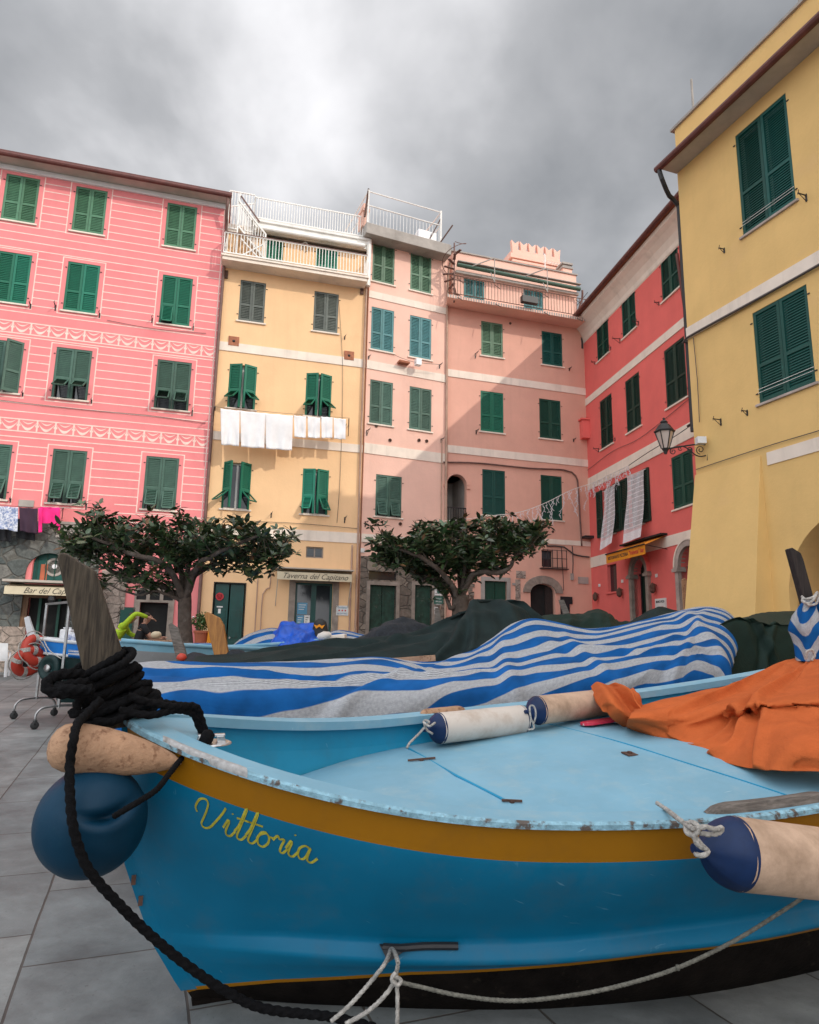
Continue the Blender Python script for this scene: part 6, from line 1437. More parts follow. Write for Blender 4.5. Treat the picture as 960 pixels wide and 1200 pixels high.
# --- striped cover, boat B
BP = (-1.9, 4.15, 0)
boat('covered_boat', 'fishing boat hidden under the large blue and white striped cover', (-1.75, 4.95, 0), HD, L=5.7, B=.66, zs=.72, mats=('hullblue', 'hullblue', 'antifoul'))
pb = lambda d, pts: PL(npx(BP, -d), HD, pts)
rows = [pb(1.75, [(150, 792), (250, 786), (400, 790), (520, 786), (600, 765), (680, 760), (760, 752), (840, 745), (862, 750), (860, 775), (850, 800)]),
        pb(1.25, [(120, 786), (185, 776), (250, 777), (330, 779), (430, 772), (500, 777), (545, 769), (575, 752), (603, 733), (640, 731), (690, 738), (763, 728), (826, 716), (858, 724), (866, 750), (856, 790)]),
        pb(.95, [(100, 800), (160, 780), (230, 781), (330, 777), (400, 774), (445, 771), (500, 779), (545, 768), (570, 755), (598, 737), (622, 727), (658, 734), (701, 741), (763, 728), (826, 714), (857, 722), (866, 745), (856, 790)]),
        pb(.45, [(90, 815), (150, 796), (220, 792), (300, 790), (370, 795), (450, 789), (520, 788), (590, 775), (640, 765), (700, 760), (760, 750), (820, 735), (850, 742), (863, 765), (852, 800)]),
        pb(.18, [(90, 830), (160, 803), (240, 799), (320, 799), (400, 803), (480, 797), (560, 793), (630, 783), (700, 776), (760, 768), (815, 756), (846, 760), (858, 780), (848, 810)]),
        pb(.0, [(90, 850), (160, 822), (240, 818), (340, 820), (420, 818), (500, 816), (600, 808), (680, 800), (760, 790), (815, 780), (842, 782), (852, 800), (845, 825)]),
        pb(-.04, [(90, 890), (160, 862), (240, 862), (340, 864), (420, 862), (500, 856), (600, 848), (680, 838), (760, 825), (815, 812), (840, 812), (850, 825), (843, 845)])]
o = cloth('striped_cover', rows, 'stripe', 360, 110, wr=.024, ws=1.8, fold=.022, fdir_=(.35, .9), seed=1, pleats=((.03, .42, .42, .60, .035, .016), (.10, .72, .5, .58, .022, .012), (.44, .28, .30, .92, .030, .014), (.50, .32, .57, .95, .030, .014), (.55, .42, .9, .72, .028, .016), (.80, .3, .97, .9, .040, .016), (.86, .3, .84, .95, .022, .012), (.60, .35, .74, .9, .024, .012), (.2, .5, .02, .9, .02, .012)))
tag(o, 'large blue and white striped knitted cover sagging over the boat directly behind the blue one', 'tarpaulin', 'striped boat covers')
m_ = MB(); m_.bar(onplane(npx(BP, -1.4), HD, 430, 777), onplane(npx(BP, -1.2), HD, 510, 771), .10, .05); tag(m_.build('wooden_oar', M['cork'], None), 'brown wooden oar end poking out from under the striped cover', 'oar')
# --- dark cover, boat C
CP = (-1.9, 7.0, 0)
boat('covered_boat', 'fishing boat lying under the long dark grey green tarpaulin', (-1.95, 7.1, 0), HD, L=6.6, B=.75, zs=.75, mats=('hullgrey', 'hulldark', 'antifoul'))
pc = lambda d, pts: PL(npx(CP, -d), HD, pts)
rows = [pc(1.0, [(235, 778), (330, 772), (440, 762), (520, 750), (560, 735), (610, 735), (650, 750), (680, 760)]),
        pc(.12, [(232, 775), (300, 769), (350, 762), (400, 756), (440, 751), (480, 746), (515, 738), (543, 724), (566, 711), (588, 710), (612, 711), (632, 726), (660, 742), (690, 752)]),
        pc(-.0, [(230, 774), (300, 768), (350, 761), (400, 755), (440, 750), (480, 745), (515, 737), (543, 722), (566, 709), (588, 708), (612, 710), (630, 725), (660, 742), (690, 752)]),
        pc(-.6, [(225, 779), (300, 776), (400, 770), (480, 763), (540, 752), (580, 745), (640, 752), (700, 765)]),
        pc(-.9, [(225, 790), (300, 790), (400, 786), (480, 780), (540, 776), (620, 775), (700, 785)]),
        pc(-.95, [(225, 815), (300, 820), (400, 820), (480, 815), (540, 812), (620, 812), (700, 815)])]
o = cloth('dark_cover', rows, 'dktarp', 260, 90, wr=.035, ws=1.8, fold=.05, fdir_=(.25, .9), seed=5, pleats=((.64, .30, .18, .72, .06, .020), (.67, .30, .50, .95, .07, .018), (.71, .33, .86, .92, .06, .020), (.08, .36, .55, .52, .04, .018), (.66, .3, .62, .98, .05, .014), (.74, .3, .97, .6, .05, .018)))
tag(o, 'long dark grey green tarpaulin rising to a peak behind the striped cover', 'tarpaulin')
def plank(name, label, pts, Y, m, t=.05, cat='post', dep=None):
    P = [atY(x, y, Y) for x, y in pts]; n = (P[1] - P[0]).cross(P[2] - P[0]).normalized()
    if n.y < 0: n = -n
    mb = MB(); mb.prism(P, n * t); o = mb.build(name, M[m], None); bevel(o, .006); tag(o, label, cat); return o
plank('stem_post', 'orange varnished stem post standing in front of the green door', [(239, 719), (243, 717), (257, 724), (262, 733), (271, 790), (256, 790)], 7.0, 'wood_or')
plank('stem_post', 'short grey stem post with red rag just right of the left tree trunk', [(197, 732), (200, 730), (209, 737), (222, 780), (208, 780)], 8.2, 'wood_gr')
m_ = MB(); p = atY(213, 771, 8.12); m_.lathe([(.03, -.03), (.06, -.02), (.055, .02), (.03, .05)], p, (.2, 0, 1), 9); tag(m_.build('rag', M['ring'], None, smooth=True), 'small red rag tied round the foot of the short grey stem post', 'rag')
rows = [PL((-2.2, 8.6, 0), HD, [(212, 775), (225, 768), (245, 770), (266, 776)]), PL((-2.2, 8.4, 0), HD, [(212, 774), (226, 765), (246, 768), (268, 775)]), PL((-2.2, 7.9, 0), HD, [(212, 780), (226, 777), (246, 778), (268, 780)]), PL((-2.2, 7.8, 0), HD, [(212, 795), (226, 795), (246, 795), (268, 795)])]
o = cloth('dark_cover', rows, 'netting', 30, 16, wr=.02, ws=5, seed=8); tag(o, 'small black cover bunched between the grey and the orange stem posts', 'tarpaulin')
rows = [PL((-1.9, 7.0, 0), HD, [(262, 772), (275, 766), (300, 770)]), PL((-1.9, 6.9, 0), HD, [(262, 770), (273, 763), (300, 768)]), PL((-1.9, 6.6, 0), HD, [(262, 785), (275, 780), (300, 780)])]
o = cloth('dark_cover', rows, 'netting', 24, 14, wr=.04, ws=8, seed=9); tag(o, 'black netting bundle against the foot of the orange stem post', 'netting')
# --- netting heap
EP = (-1.0, 9.3, 0)
pe_ = lambda d, pts: PL(npx(EP, -d), HD, pts)
rows = [pe_(.8, [(412, 758), (440, 748), (470, 742), (500, 745), (545, 752)]), pe_(0, [(408, 755), (428, 745), (441, 734), (460, 727), (480, 729), (500, 732), (515, 742), (548, 748)]), pe_(-.5, [(405, 765), (430, 760), (460, 752), (500, 752), (550, 760)]), pe_(-.6, [(405, 785), (430, 785), (460, 785), (500, 785), (550, 785)])]
o = cloth('netting_heap', rows, 'netting', 80, 30, wr=.09, ws=3.5, fold=.06, fdir_=(.6, .5), seed=11); tag(o, 'heap of blue black fishing net between the dark tarpaulin and the stone doorways', 'fishing net')
plank('wooden_post', 'thin grey post leaning out of the net heap before the second stone doorway', [(510, 712), (514, 712), (521, 738), (519, 744), (509, 744)], 9.0, 'wood_gr', .04)
plank('wooden_post', 'stubby brown post at the foot of the right tree', [(543, 720), (547, 720), (556, 745), (546, 745)], 11, 'wood_gr', .04)
boat('covered_boat', 'boat below the net heap in the middle of the row', (-1.2, 9.6, 0), HD, L=6, B=.8, zs=.8, mats=('hulldark', 'hulldark', 'antifoul'))
# --- rumpled dark covers behind the striped cover
FP = (2.0, 10.5, 0); pf = lambda d, pts: PL(npx(FP, -d), HD, pts)
rows = [pf(.6, [(618, 745), (660, 735), (720, 738), (770, 745)]), pf(0, [(615, 742), (632, 727), (650, 721), (675, 718), (700, 716), (716, 722), (728, 730), (765, 734)]), pf(-.6, [(615, 760), (650, 748), (700, 745), (765, 750)]), pf(-.7, [(615, 790), (650, 790), (700, 790), (765, 790)])]
o = cloth('dark_cover', rows, 'grtarp', 100, 30, wr=.09, ws=3.2, fold=.05, fdir_=(.9, .1), seed=12); tag(o, 'rumpled black green tarpaulin in front of the red and salmon house corner', 'tarpaulin')
GP = (3.4, 9.3, 0); pg = lambda d, pts: PL(npx(GP, -d), HD, pts)
rows = [pg(.6, [(700, 748), (760, 726), (820, 730), (860, 740)]), pg(0, [(700, 745), (735, 732), (765, 712), (778, 711), (800, 717), (830, 724), (862, 735)]), pg(-.6, [(700, 765), (765, 745), (830, 748), (862, 755)]), pg(-.7, [(700, 790), (765, 790), (830, 790), (862, 790)])]
o = cloth('dark_cover', rows, 'dktarp', 80, 30, wr=.05, ws=2.2, seed=13); tag(o, 'pointed dark grey tarpaulin in front of the carved red house doorways', 'tarpaulin')
m_ = MB(); m_.box(-.5, .5, -.3, .3, 0, 1.45); o = m_.build('fish_crate_stack', M['purplecloth'], None); o.location = (3.55, 12.6, .2); bevel(o, .03); tag(o, 'dark plum covered crate stack before the red house', 'crate')
plank('leaning_board', 'dark board with a grey edge leaning by the arched brick doorway', [(655, 703), (661, 703), (672, 728), (676, 745), (668, 745)], 12.5, 'wood_gr', .04, 'board')
plank('leaning_board', 'pale board leaning inside the carved white stone doorway', [(799, 679), (803, 677), (808, 684), (818, 725), (802, 725)], 15.5, 'cork', .04, 'board')
# --- green tarpaulin on the right
HP = (3.0, 6.6, 0); ph_ = lambda d, pts: PL(npx(HP, -d), HD, pts)
boat('covered_boat', 'boat below the boxy dark green tarpaulin on the right', (3.3, 7.3, 0), HD, L=5, B=.8, zs=.95, mats=('hulldark', 'hulldark', 'antifoul'))
rows = [ph_(1.3, [(835, 750), (850, 740), (880, 730), (905, 726), (935, 725), (985, 727), (1060, 728)]),
        ph_(1.1, [(838, 738), (860, 730), (880, 722), (905, 717), (935, 716), (985, 718), (1060, 720)]),
        ph_(.1, [(840, 735), (862, 727), (885, 729), (910, 731), (940, 733), (985, 736), (1060, 740)]), ph_(0, [(840, 738), (862, 730), (885, 732), (910, 735), (940, 738), (985, 741), (1060, 745)]),
        ph_(-.05, [(838, 770), (862, 765), (885, 768), (910, 770), (940, 772), (985, 776), (1060, 780)]), ph_(-.08, [(836, 810), (862, 812), (885, 815), (910, 815), (940, 815), (985, 815), (1060, 820)])]
o = cloth('green_cover', rows, 'grtarp', 160, 70, wr=.02, ws=2.2, fold=.035, fdir_=(.8, -.5), seed=15, pleats=((.15, .45, .35, .98, .04, .018), (.30, .45, .22, .98, .04, .018), (.45, .44, .62, .98, .04, .018), (.55, .42, .48, .98, .03, .016))); tag(o, 'boxy dark green tarpaulin between the striped cover and the right frame edge', 'tarpaulin')
# --- stern post with bundled striped cloth at the right edge
plank('stem_post', 'black wet stem post leaning at the right edge of the square', [(925.5, 643), (929, 641.5), (939, 648), (942, 655), (961, 725), (966, 790), (948, 790), (944, 710)], 5.0, 'wood_dk', .07)
def bundle(pts, radii, Y, name, label, mm, seed, n=28):
    C_ = smooth_path([atY(x, y, Y) for x, y in pts], .02); m = len(C_); rr = [np.interp(i / (m - 1), np.linspace(0, 1, len(radii)), radii) for i in range(m)]
    mb = MB(); rows = []; uv = []
    for i, p in enumerate(C_):
        row = []
        for j in range(n + 1):
            a = 2 * math.pi * j / n; d = Vector((math.cos(a), math.sin(a), 0)); r = rr[i] * (1 + .28 * noise.noise((math.cos(a) * 1.6 + seed, math.sin(a) * 1.6, i * .035)) + .12 * math.sin(a * 5 + i * .06))
            row.append(p + d * r); uv.append((a * .15, i * .02 + .06 * math.sin(a * 2 + seed)))
        rows.append(row)
    mb.grid(rows); mb.uv = uv; o = mb.build(name, M[mm], None, smooth=True); tag(o, label, 'cloth'); return o
M['stripe_s'] = stripe_mat('small striped cloth', .16, .5, wob=.05)
bundle([(948, 703), (945, 718), (944, 735), (948, 750), (950, 775)], [.03, .085, .10, .08, .075], 4.98, 'striped_bundle', 'blue and white striped cloth tied round the black stem post, left bunch', 'stripe_s', 3)
bundle([(966, 699), (972, 715), (975, 740), (976, 770), (978, 790)], [.04, .10, .13, .15, .16], 5.02, 'striped_bundle', 'blue and white striped cloth bunch to the right of the black stem post', 'stripe_s', 6)
cord('post_cord', 'white cord lashed round the black stem post above the striped cloth', [[atY(940, 699, 4.97), atY(944, 702, 4.93), atY(953, 700, 4.92), atY(958, 694, 4.94), atY(956, 699, 4.92), atY(949, 707, 4.90), atY(941, 705, 4.92), atY(941, 701, 4.96)], [atY(941, 704, 4.93), atY(948, 709, 4.9), atY(957, 707, 4.91), atY(961, 697, 4.93)], [atY(945, 772, 4.85), atY(946, 764, 4.84), atY(952, 762, 4.84), atY(955, 768, 4.84), atY(951, 774, 4.84)]], .009)

# --- far left: boat with blue top, life rings, motor, covers
bow = atY(46, 766, 10.6)
tD = boat('moored_boat', 'small boat with bright blue top strake and white rubbing strip, life rings on its bow', (bow.x, bow.y, 0), 84, L=5.6, B=.85, zs=1.08, mats=('hulldark', 'hullblue', 'hulldark'), rise=.12, keel=.25, strake=.80, gun='hullwhite')
rows = [PL((bow.x, 11.4, 0), 84, [(85, 762), (150, 757), (210, 755), (262, 757)]), PL((bow.x, 11.0, 0), 84, [(80, 759), (110, 757), (150, 754), (200, 755), (240, 753), (264, 755)]), PL((bow.x, 9.9, 0), 84, [(80, 763), (150, 765), (210, 766), (264, 764)]), PL((bow.x, 9.45, 0), 84, [(80, 766), (150, 770), (210, 771), (264, 770)]), PL((bow.x, 9.43, 0), 84, [(80, 770), (150, 777), (210, 778), (264, 776)])]
o = cloth('striped_cover', rows, 'stripe_f', 90, 30, wr=.03, ws=2.2, seed=21); tag(o, 'striped cover with a bright blue middle over the left boat behind the two people', 'tarpaulin', 'striped boat covers')
def torus(name, label, c, R0, r0, n_ax, m, group=None, cut=None, band=None):
    mb = MB(); N = Vector(n_ax).normalized(); U_ = N.orthogonal().normalized(); V_ = N.cross(U_); pts = [Vector(c) + (U_ * math.cos(a) + V_ * math.sin(a)) * R0 for a in [2 * math.pi * i / 36 for i in range(37)]]
    rows = []
    for i in range(37):
        a = 2 * math.pi * i / 36; d = U_ * math.cos(a) + V_ * math.sin(a); rows.append([Vector(c) + d * R0 + (d * math.cos(b) + N * math.sin(b)) * r0 for b in [2 * math.pi * j / 16 for j in range(17)]])
    mb.grid(rows); t = empty(name, c); o = mb.build('ring', M[m], t, smooth=True); inv = Matrix.Translation(Vector(c)).inverted(); o.matrix_parent_inverse = inv
    for k in range(4):
        a = math.pi / 4 + k * math.pi / 2; d = U_ * math.cos(a) + V_ * math.sin(a); T = N.cross(d); mb = MB(); mb.lathe([(r0 * 1.06, -.03), (r0 * 1.06, .03)], Vector(c) + d * R0, T, 14); q = mb.build('band', M['rope_wh'], t, smooth=False); q.matrix_parent_inverse = inv
    mb = MB(); pts = [Vector(c) + (U_ * math.cos(a) + V_ * math.sin(a)) * (R0 + r0 + .01 + .04 * abs(math.sin(2 * a + .0))) for a in [2 * math.pi * i / 36 for i in range(37)]]; mb.tube(pts, .008, 6); q = mb.build('grab_line', M['rope_wh'], t, smooth=True); q.matrix_parent_inverse = inv
    tag(t, label, 'life ring', group)
torus('life_ring', 'orange red life ring hung highest on the bow of the left boat', atY(42, 762, 10.4), .17, .070, (.85, -.35, .25), 'ring', 'life rings on the bow')
torus('life_ring', 'orange red life ring hanging lower and further out at the left boat bow', atY(33, 775, 10.35), .17, .070, (.75, -.45, -.35), 'ring', 'life rings on the bow')
cord('bow_line', 'thin white lines running from the left boat bow over its life rings', [[atY(50, 745, 10.4), atY(62, 752, 10.4), atY(75, 757, 10.5), atY(90, 760, 10.6)], [atY(44, 746, 10.3), atY(52, 758, 10.3), atY(56, 768, 10.2)], [atY(50, 747, 10.3), atY(58, 762, 10.2), atY(72, 772, 10.1)]], .008)
plank('stem_post', 'flat white painted stem post of the left boat with life rings', [(28, 724), (33, 722), (40, 742), (42, 752), (33, 752)], 10.7, 'hullwhite', .05)
# motor prop under the left bow
t = empty('boat_winch', atY(58, 783, 10.3)); tag(t, 'grey green wheel hanging under the bow of the left boat', 'wheel'); inv = Matrix.Translation(t.location).inverted()
m_ = MB(); m_.lathe([(.17, -.04), (.19, -.02), (.19, .02), (.17, .04), (.12, .04), (.10, .0), (.04, .03), (.0, .03)], t.location, (-.3, -1, 0), 22); o = m_.build('tyre', M['hulldark'], t, smooth=True); o.matrix_parent_inverse = inv
m_ = MB(); m_.lathe([(.06, .03), (.05, .06), (.0, .06)], t.location, (-.3, -1, 0), 12); o = m_.build('hub', M['steel'], t, smooth=True); o.matrix_parent_inverse = inv
# white and blue jerry cans on it
for k, (x, y, lab) in enumerate(((78, 745, 'white plastic can standing left on the left boat, next to the big plank'), (83, 751, 'white plastic can standing right on the left boat, next to the big plank'))):
    p = atY(x, y, 11.0 - .2 * k); t = empty('jerry_can', p); tag(t, lab, 'can', 'cans on the left boat'); m_ = MB(); m_.box(-.09, .09, -.06, .06, -.10, .10); bevel(m_.build('body', M['plastic'] if k == 0 else M['bluepat'], t), .02)
    m_ = MB(); m_.lathe([(.02, .1), (.02, .13), (0, .13)], (.05, 0, 0), (0, 0, 1), 8); m_.bar((-.06, 0, .12), (.03, 0, .12), .02); m_.build('handle', M['plastic'], t)
# boat F, bow to the right in front of the tavern
bow = atY(385, 742, 12.0); a0 = atY(228, 776, 9.6); hd = math.degrees(math.atan2(a0.x - bow.x, a0.y - bow.y))
tF = boat('moored_boat', 'grey hulled rowing boat with pale blue gunwale in front of the tavern', (bow.x, bow.y, 0), hd, L=4.2, B=.72, zs=1.08, mats=('hullgrey', 'deck', 'antifoul'), rise=.14, keel=.2)
XP = (-1.2, 12.9, 0); px_ = lambda d, pts: PL(npx(XP, -d), 75, pts)
rows = [px_(.6, [(270, 765), (300, 748), (330, 742), (350, 752)]), px_(0, [(262, 768), (280, 751), (300, 740), (322, 736), (338, 742), (350, 752)]), px_(-.7, [(262, 772), (290, 765), (320, 755), (350, 760)]), px_(-1.2, [(262, 778), (290, 775), (320, 768), (350, 768)])]
o = cloth('striped_cover', rows, 'stripe_f', 60, 24, wr=.03, ws=2.4, seed=23); tag(o, 'small striped cover humped left of the bright blue tarpaulin', 'tarpaulin', 'striped boat covers')
rows = [px_(.4, [(310, 760), (330, 745), (350, 740), (370, 748)]), px_(-.2, [(306, 764), (322, 745), (335, 734), (350, 733), (366, 737), (378, 752)]), px_(-.9, [(306, 768), (330, 758), (350, 752), (378, 758)]), px_(-1.1, [(308, 775), (330, 770), (350, 762), (380, 764)])]
o = cloth('blue_cover', rows, 'bluetarp', 90, 50, wr=.12, ws=5.0, fold=.10, fdir_=(.8, .2), seed=24); tag(o, 'crumpled bright blue plastic tarpaulin in front of the tavern door', 'tarpaulin')
rows = [px_(1.0, [(380, 752), (410, 743), (440, 748)]), px_(.3, [(376, 748), (392, 740), (410, 741), (430, 746), (448, 752)]), px_(-.5, [(376, 757), (400, 754), (430, 757), (448, 760)]), px_(-.7, [(376, 770), (400, 770), (430, 770), (448, 770)])]
o = cloth('striped_cover', rows, 'stripe_f', 60, 24, wr=.03, ws=2.4, seed=25); tag(o, 'low striped cover right of the black outboard motor', 'tarpaulin', 'striped boat covers')
# outboard motor with black cowl
c0 = atY(375, 741, 12.3); t = empty('outboard_motor', c0); tag(t, 'black outboard motor with a small orange flash, tilted up before the tavern door', 'motor')
m_ = MB(); rows = []
for i in range(11):
    tt = i / 10; zc = -.14 + .36 * tt; w = .15 * (1 - .35 * tt ** 2) * (.85 if i in (0, 10) else 1); d_ = .12 * (1 - .2 * tt ** 2); rows.append([((w if i < 10 else .03) * math.cos(a) * abs(math.cos(a)) ** -.3 if abs(math.cos(a)) > .01 else 0, (d_ if i < 10 else .02) * math.sin(a), zc + (.02 if i == 10 else 0)) for a in [2 * math.pi * j / 20 for j in range(21)]])
m_.grid(rows); m_.build('cowl', M['rubber'], t, smooth=True)
m_ = MB(); m_.box(-.06, .06, -.05, .05, -.6, -.14); m_.box(-.16, .16, -.08, .08, -.18, -.13); m_.build('leg', M['rubber'], t)
m_ = MB(); m_.prism([(-.10, -.135, .13), (-.05, -.135, .06), (.0, -.135, .10), (.05, -.135, .06), (.10, -.135, .13), (.04, -.135, .11), (0, -.135, .14), (-.04, -.135, .11)], (0, .03, 0)); m_.build('flash', M['yawn'], t)
m_ = MB(); m_.lathe([(.0, -.13), (.05, -.10), (.075, 0), (.05, .10), (0, .13)], atY(380, 745, 11.9), (1, 0, .2), 16); tag(m_.build('float', M['fenw'], None, smooth=True), 'white oval float hung on the bow of the grey rowing boat', 'float')
m_ = MB(); p = atY(392, 750, 12.0); m_.prism([p + Vector(q) for q in ((-.2, 0, .06), (.17, 0, .11), (.19, 0, -.05), (.05, 0, -.12), (-.18, 0, -.04))], (.02, .25, 0)); o = m_.build('fish_box', M['cream'], None); bevel(o, .015); tag(o, 'cream plastic fish box beside the bow of the grey rowing boat', 'box')

# ================================================================== STREET THINGS
def gpx(x, y):
    z = 0
    for _ in range(25): p = onground(x, y, z); z = gz(p.y)
    return p
# clothes rack on castors
r0, r1, r2 = gpx(15.6, 843), gpx(63, 839), gpx(40, 855); off_ = r2 - r0; r3 = r1 + off_
t = empty('clothes_rack', (r0 + r3) / 2); tag(t, 'empty chrome clothes rack on castors left of the big wooden plank', 'clothes rack'); inv = Matrix.Translation(t.location).inverted()
def relb(mb, name, m, par, smooth=True):
    o = mb.build(name, m, par, smooth=smooth); o.matrix_parent_inverse = inv; return o
m_ = MB(); tops = []
for a, b in ((r0, r1), (r2, r3)):
    h_ = Vector((0, 0, .27)); l = (b - a); m_.tube(smooth_path([a + Vector((0, 0, .10)), a + Vector((0, 0, .2)), a + l * .10 + h_, a + l * .25 + h_ + Vector((0, 0, .02)), a + l * .5 + h_ + Vector((0, 0, .025)), a + l * .75 + h_ + Vector((0, 0, .02)), a + l * .90 + h_, b + Vector((0, 0, .2)), b + Vector((0, 0, .10))], .04), .017, 8)
    q = a + l * .5; tops.append(q)
relb(m_, 'foot_frame', M['steel'], t)
ztop = 1.4 + (752 - 716) / 800 * tops[0].y * 1.02
m_ = MB()
for q in tops: m_.bar(q + Vector((0, 0, .27)), Vector((q.x, q.y, ztop)), .032, .032, upv=(1, 0, 0))
m_.bar(Vector((tops[0].x, tops[0].y, ztop - .015)) - off_ * .04, Vector((tops[1].x, tops[1].y, ztop - .015)) + off_ * .04, .032, .032); relb(m_, 'upright', M['steel'], t, False)
for q in (r0, r1, r2, r3):
    m_ = MB(); m_.lathe([(.045, -.018), (.055, -.008), (.055, .008), (.045, .018)], q + Vector((0, 0, .055)), (.4, -.9, 0), 16); m_.box(q.x - .02, q.x + .02, q.y - .02, q.y + .02, q.z + .06, q.z + .12); relb(m_, 'castor', M['rubber'], t)
# white plastic chair at the left edge
p = gpx(-4, 793); t = empty('garden_chair', p, R(200)); tag(t, 'white plastic chair cut by the left edge of the photo', 'chair')
m_ = MB(); m_.box(-.24, .24, -.22, .22, .40, .43); bevel(m_.build('seat', M['plastic'], t), .01)
m_ = MB(); m_.add([(-.24, .20, .43), (.24, .20, .43), (.22, .30, .85), (-.22, .30, .85), (-.24, .225, .43), (.24, .225, .43), (.22, .325, .85), (-.22, .325, .85)], [(0, 1, 2, 3), (7, 6, 5, 4), (0, 4, 5, 1), (3, 2, 6, 7), (0, 3, 7, 4), (1, 5, 6, 2)]); m_.build('backrest', M['plastic'], t)
for sx in (-.21, .21):
    m_ = MB(); m_.bar((sx, -.2, .63), (sx, .24, .65), .05, .03); m_.bar((sx, -.18, .42), (sx, -.2, .63), .04); m_.build('armrest', M['plastic'], t)
    for sy in (-.2, .2): m_ = MB(); m_.bar((sx, sy, .41), (sx * 1.12, sy * 1.15, 0), .05, .04); m_.build('leg', M['plastic'], t)

# potted plants
def pot_plant(c, r, h, fr, fh, label, flowers=True, n=420, grp='potted plants by the doors'):
    t = empty('potted_plant', c); tag(t, label, 'plant', grp)
    m_ = MB(); m_.lathe([(r * .7, 0), (r, h * .85), (r * 1.12, h * .86), (r * 1.12, h), (r * .95, h), (r * .9, h * .9), (0, h * .9)], (0, 0, 0), (0, 0, 1), 20); m_.build('pot', M['terra'], t, smooth=False)
    m_ = MB()
    for i in range(n):
        d = Vector((random.gauss(0, 1), random.gauss(0, 1), random.gauss(0, 1))).normalized() * random.random() ** .4
        p = Vector((d.x * fr, d.y * fr, h + fh * .5 + d.z * fh * .5)); a = Vector((random.gauss(0, 1), random.gauss(0, 1), random.gauss(0, 1))).normalized() * .045; b = a.cross(Vector((random.random(), random.random(), random.random()))).normalized() * .025
        m_.quad(p - a, p + b, p + a, p - b)
    m_.build('foliage', M['bush'], t, fix=False)
    if flowers:
        for i in range(5):
            m_ = MB(); a = random.uniform(3.4, 6.0); p = Vector((math.cos(a) * fr * .9, math.sin(a) * fr * .9, h + fh * random.uniform(.3, .8))); m_.lathe([(0, -.02), (.035, 0), (0, .025)], p, (0, 0, 1), 7); m_.build('flower', M['plastic'], t)
def basez(x, y, Y): p = atY(x, y, Y); return p
pp = atY(235, 757, 18.6); pot_plant((pp.x, pp.y, pp.z - .0), .19, .40, .28, .5, 'terracotta pot with leafy white flowering plant left of the green door')
m_ = MB(); m_.box(pp.x - .3, pp.x + .3, pp.y - .25, pp.y + .25, gz(pp.y), pp.z - .003); o = m_.build('plant_stand', M['jamb'], None); bevel(o, .01); tag(o, 'low stone block carrying the terracotta plant pot', 'stone block')
m_ = MB(); q = atY(245, 757, 18.5); m_.lathe([(.05, 0), (.07, .1), (.055, .3), (.06, .48), (.04, .5)], q, (0, 0, 1), 12); tag(m_.build('vase', M['yawn'], None, smooth=True), 'slim yellow vase right of the terracotta plant pot', 'vase')
m_ = MB(); m_.box(q.x - .1, q.x + .12, q.y - .12, q.y + .12, gz(q.y), q.z - .003); tag(m_.build('plant_stand', M['jamb'], None), 'narrow stone block under the yellow vase', 'stone block')
pp = gpx(288, 790); pp = Vector((atY(288, 752, 20.2).x, 20.2, gz(20))); pot_plant(pp, .16, .5, .2, .45, 'thin grey green potted plant right of the green door', False, 160)
pp = Vector((atY(307, 752, 20.4).x, 20.4, gz(20))); pot_plant(pp, .15, .45, .16, .35, 'small sparse potted plant nearest the tavern on its left', False, 60)
pp = Vector((atY(407, 752, 21).x, 20.9, gz(20))); pot_plant(pp, .15, .5, .18, .5, 'spiky potted plant right of the tavern door', False, 50)

# street lamp on a scrolled bracket at the mustard house corner
LY = 14.7
t = empty('street_lamp', atY(829, 524, LY)); tag(t, 'black iron lantern on a scrolled wall bracket at the mustard house corner', 'street lamp'); inv = Matrix.Translation(t.location).inverted()
m_ = MB(); m_.tube(smooth_path([atY(x, y, LY) for x, y in ((829, 521), (815, 521), (800, 523), (782, 526))], .05), .018, 6)
m_.tube(smooth_path([atY(x, y, LY) for x, y in ((829, 533), (822, 535), (815, 533), (808, 527), (800, 523), (790, 524))], .05), .014, 6)
def spiral(cx, cy, r0, a0, turns, sgn=1): return [atY(cx + r0 * (1 - .75 * i / 24) * math.cos(a0 + sgn * turns * 2 * math.pi * i / 24), cy + r0 * (1 - .75 * i / 24) * math.sin(a0 + sgn * turns * 2 * math.pi * i / 24), LY) for i in range(25)]
m_.tube(spiral(821, 527, 5.2, 1.6, 1.4), .011, 5); m_.tube(spiral(808, 527, 4.2, 2.2, 1.2, -1), .011, 5); m_.tube(spiral(789, 529, 3.8, 4.2, 1.3, -1), .011, 5); m_.tube(spiral(797, 525.5, 2.6, .2, 1.1), .009, 5)
relb(m_, 'scroll_bracket', M['iron'], t)
m_ = MB(); m_.bar(atY(829.5, 508, LY), atY(829.5, 540, LY), .10, .06, upv=(1, 0, 0)); relb(m_, 'wall_plate', M['iron'], t, False)
m_ = MB(); p = atY(821, 515, LY - .1); m_.box(p.x - .09, p.x + .1, p.y - .08, p.y + .08, p.z - .10, p.z + .05); relb(m_, 'camera_box', M['plastic'], t, False)
base = atY(780, 527, LY); k = LY / 800
m_ = MB(); m_.lathe([(.03, -.10), (.045, -.04), (.07, 0), (.085, .03)], base, (0, 0, 1), 6); m_.lathe([(.22, .40), (.235, .43), (.20, .46), (.12, .58), (.07, .62), (.09, .64), (.06, .68), (.02, .70), (.03, .73), (0, .76)], base, (0, 0, 1), 6)
for i in range(6):
    a = math.pi * i / 3; d = Vector((math.cos(a), math.sin(a), 0)); 
N6 = Vector((0, 0, 1)).orthogonal().normalized(); B6 = Vector((0, 0, 1)).cross(N6)
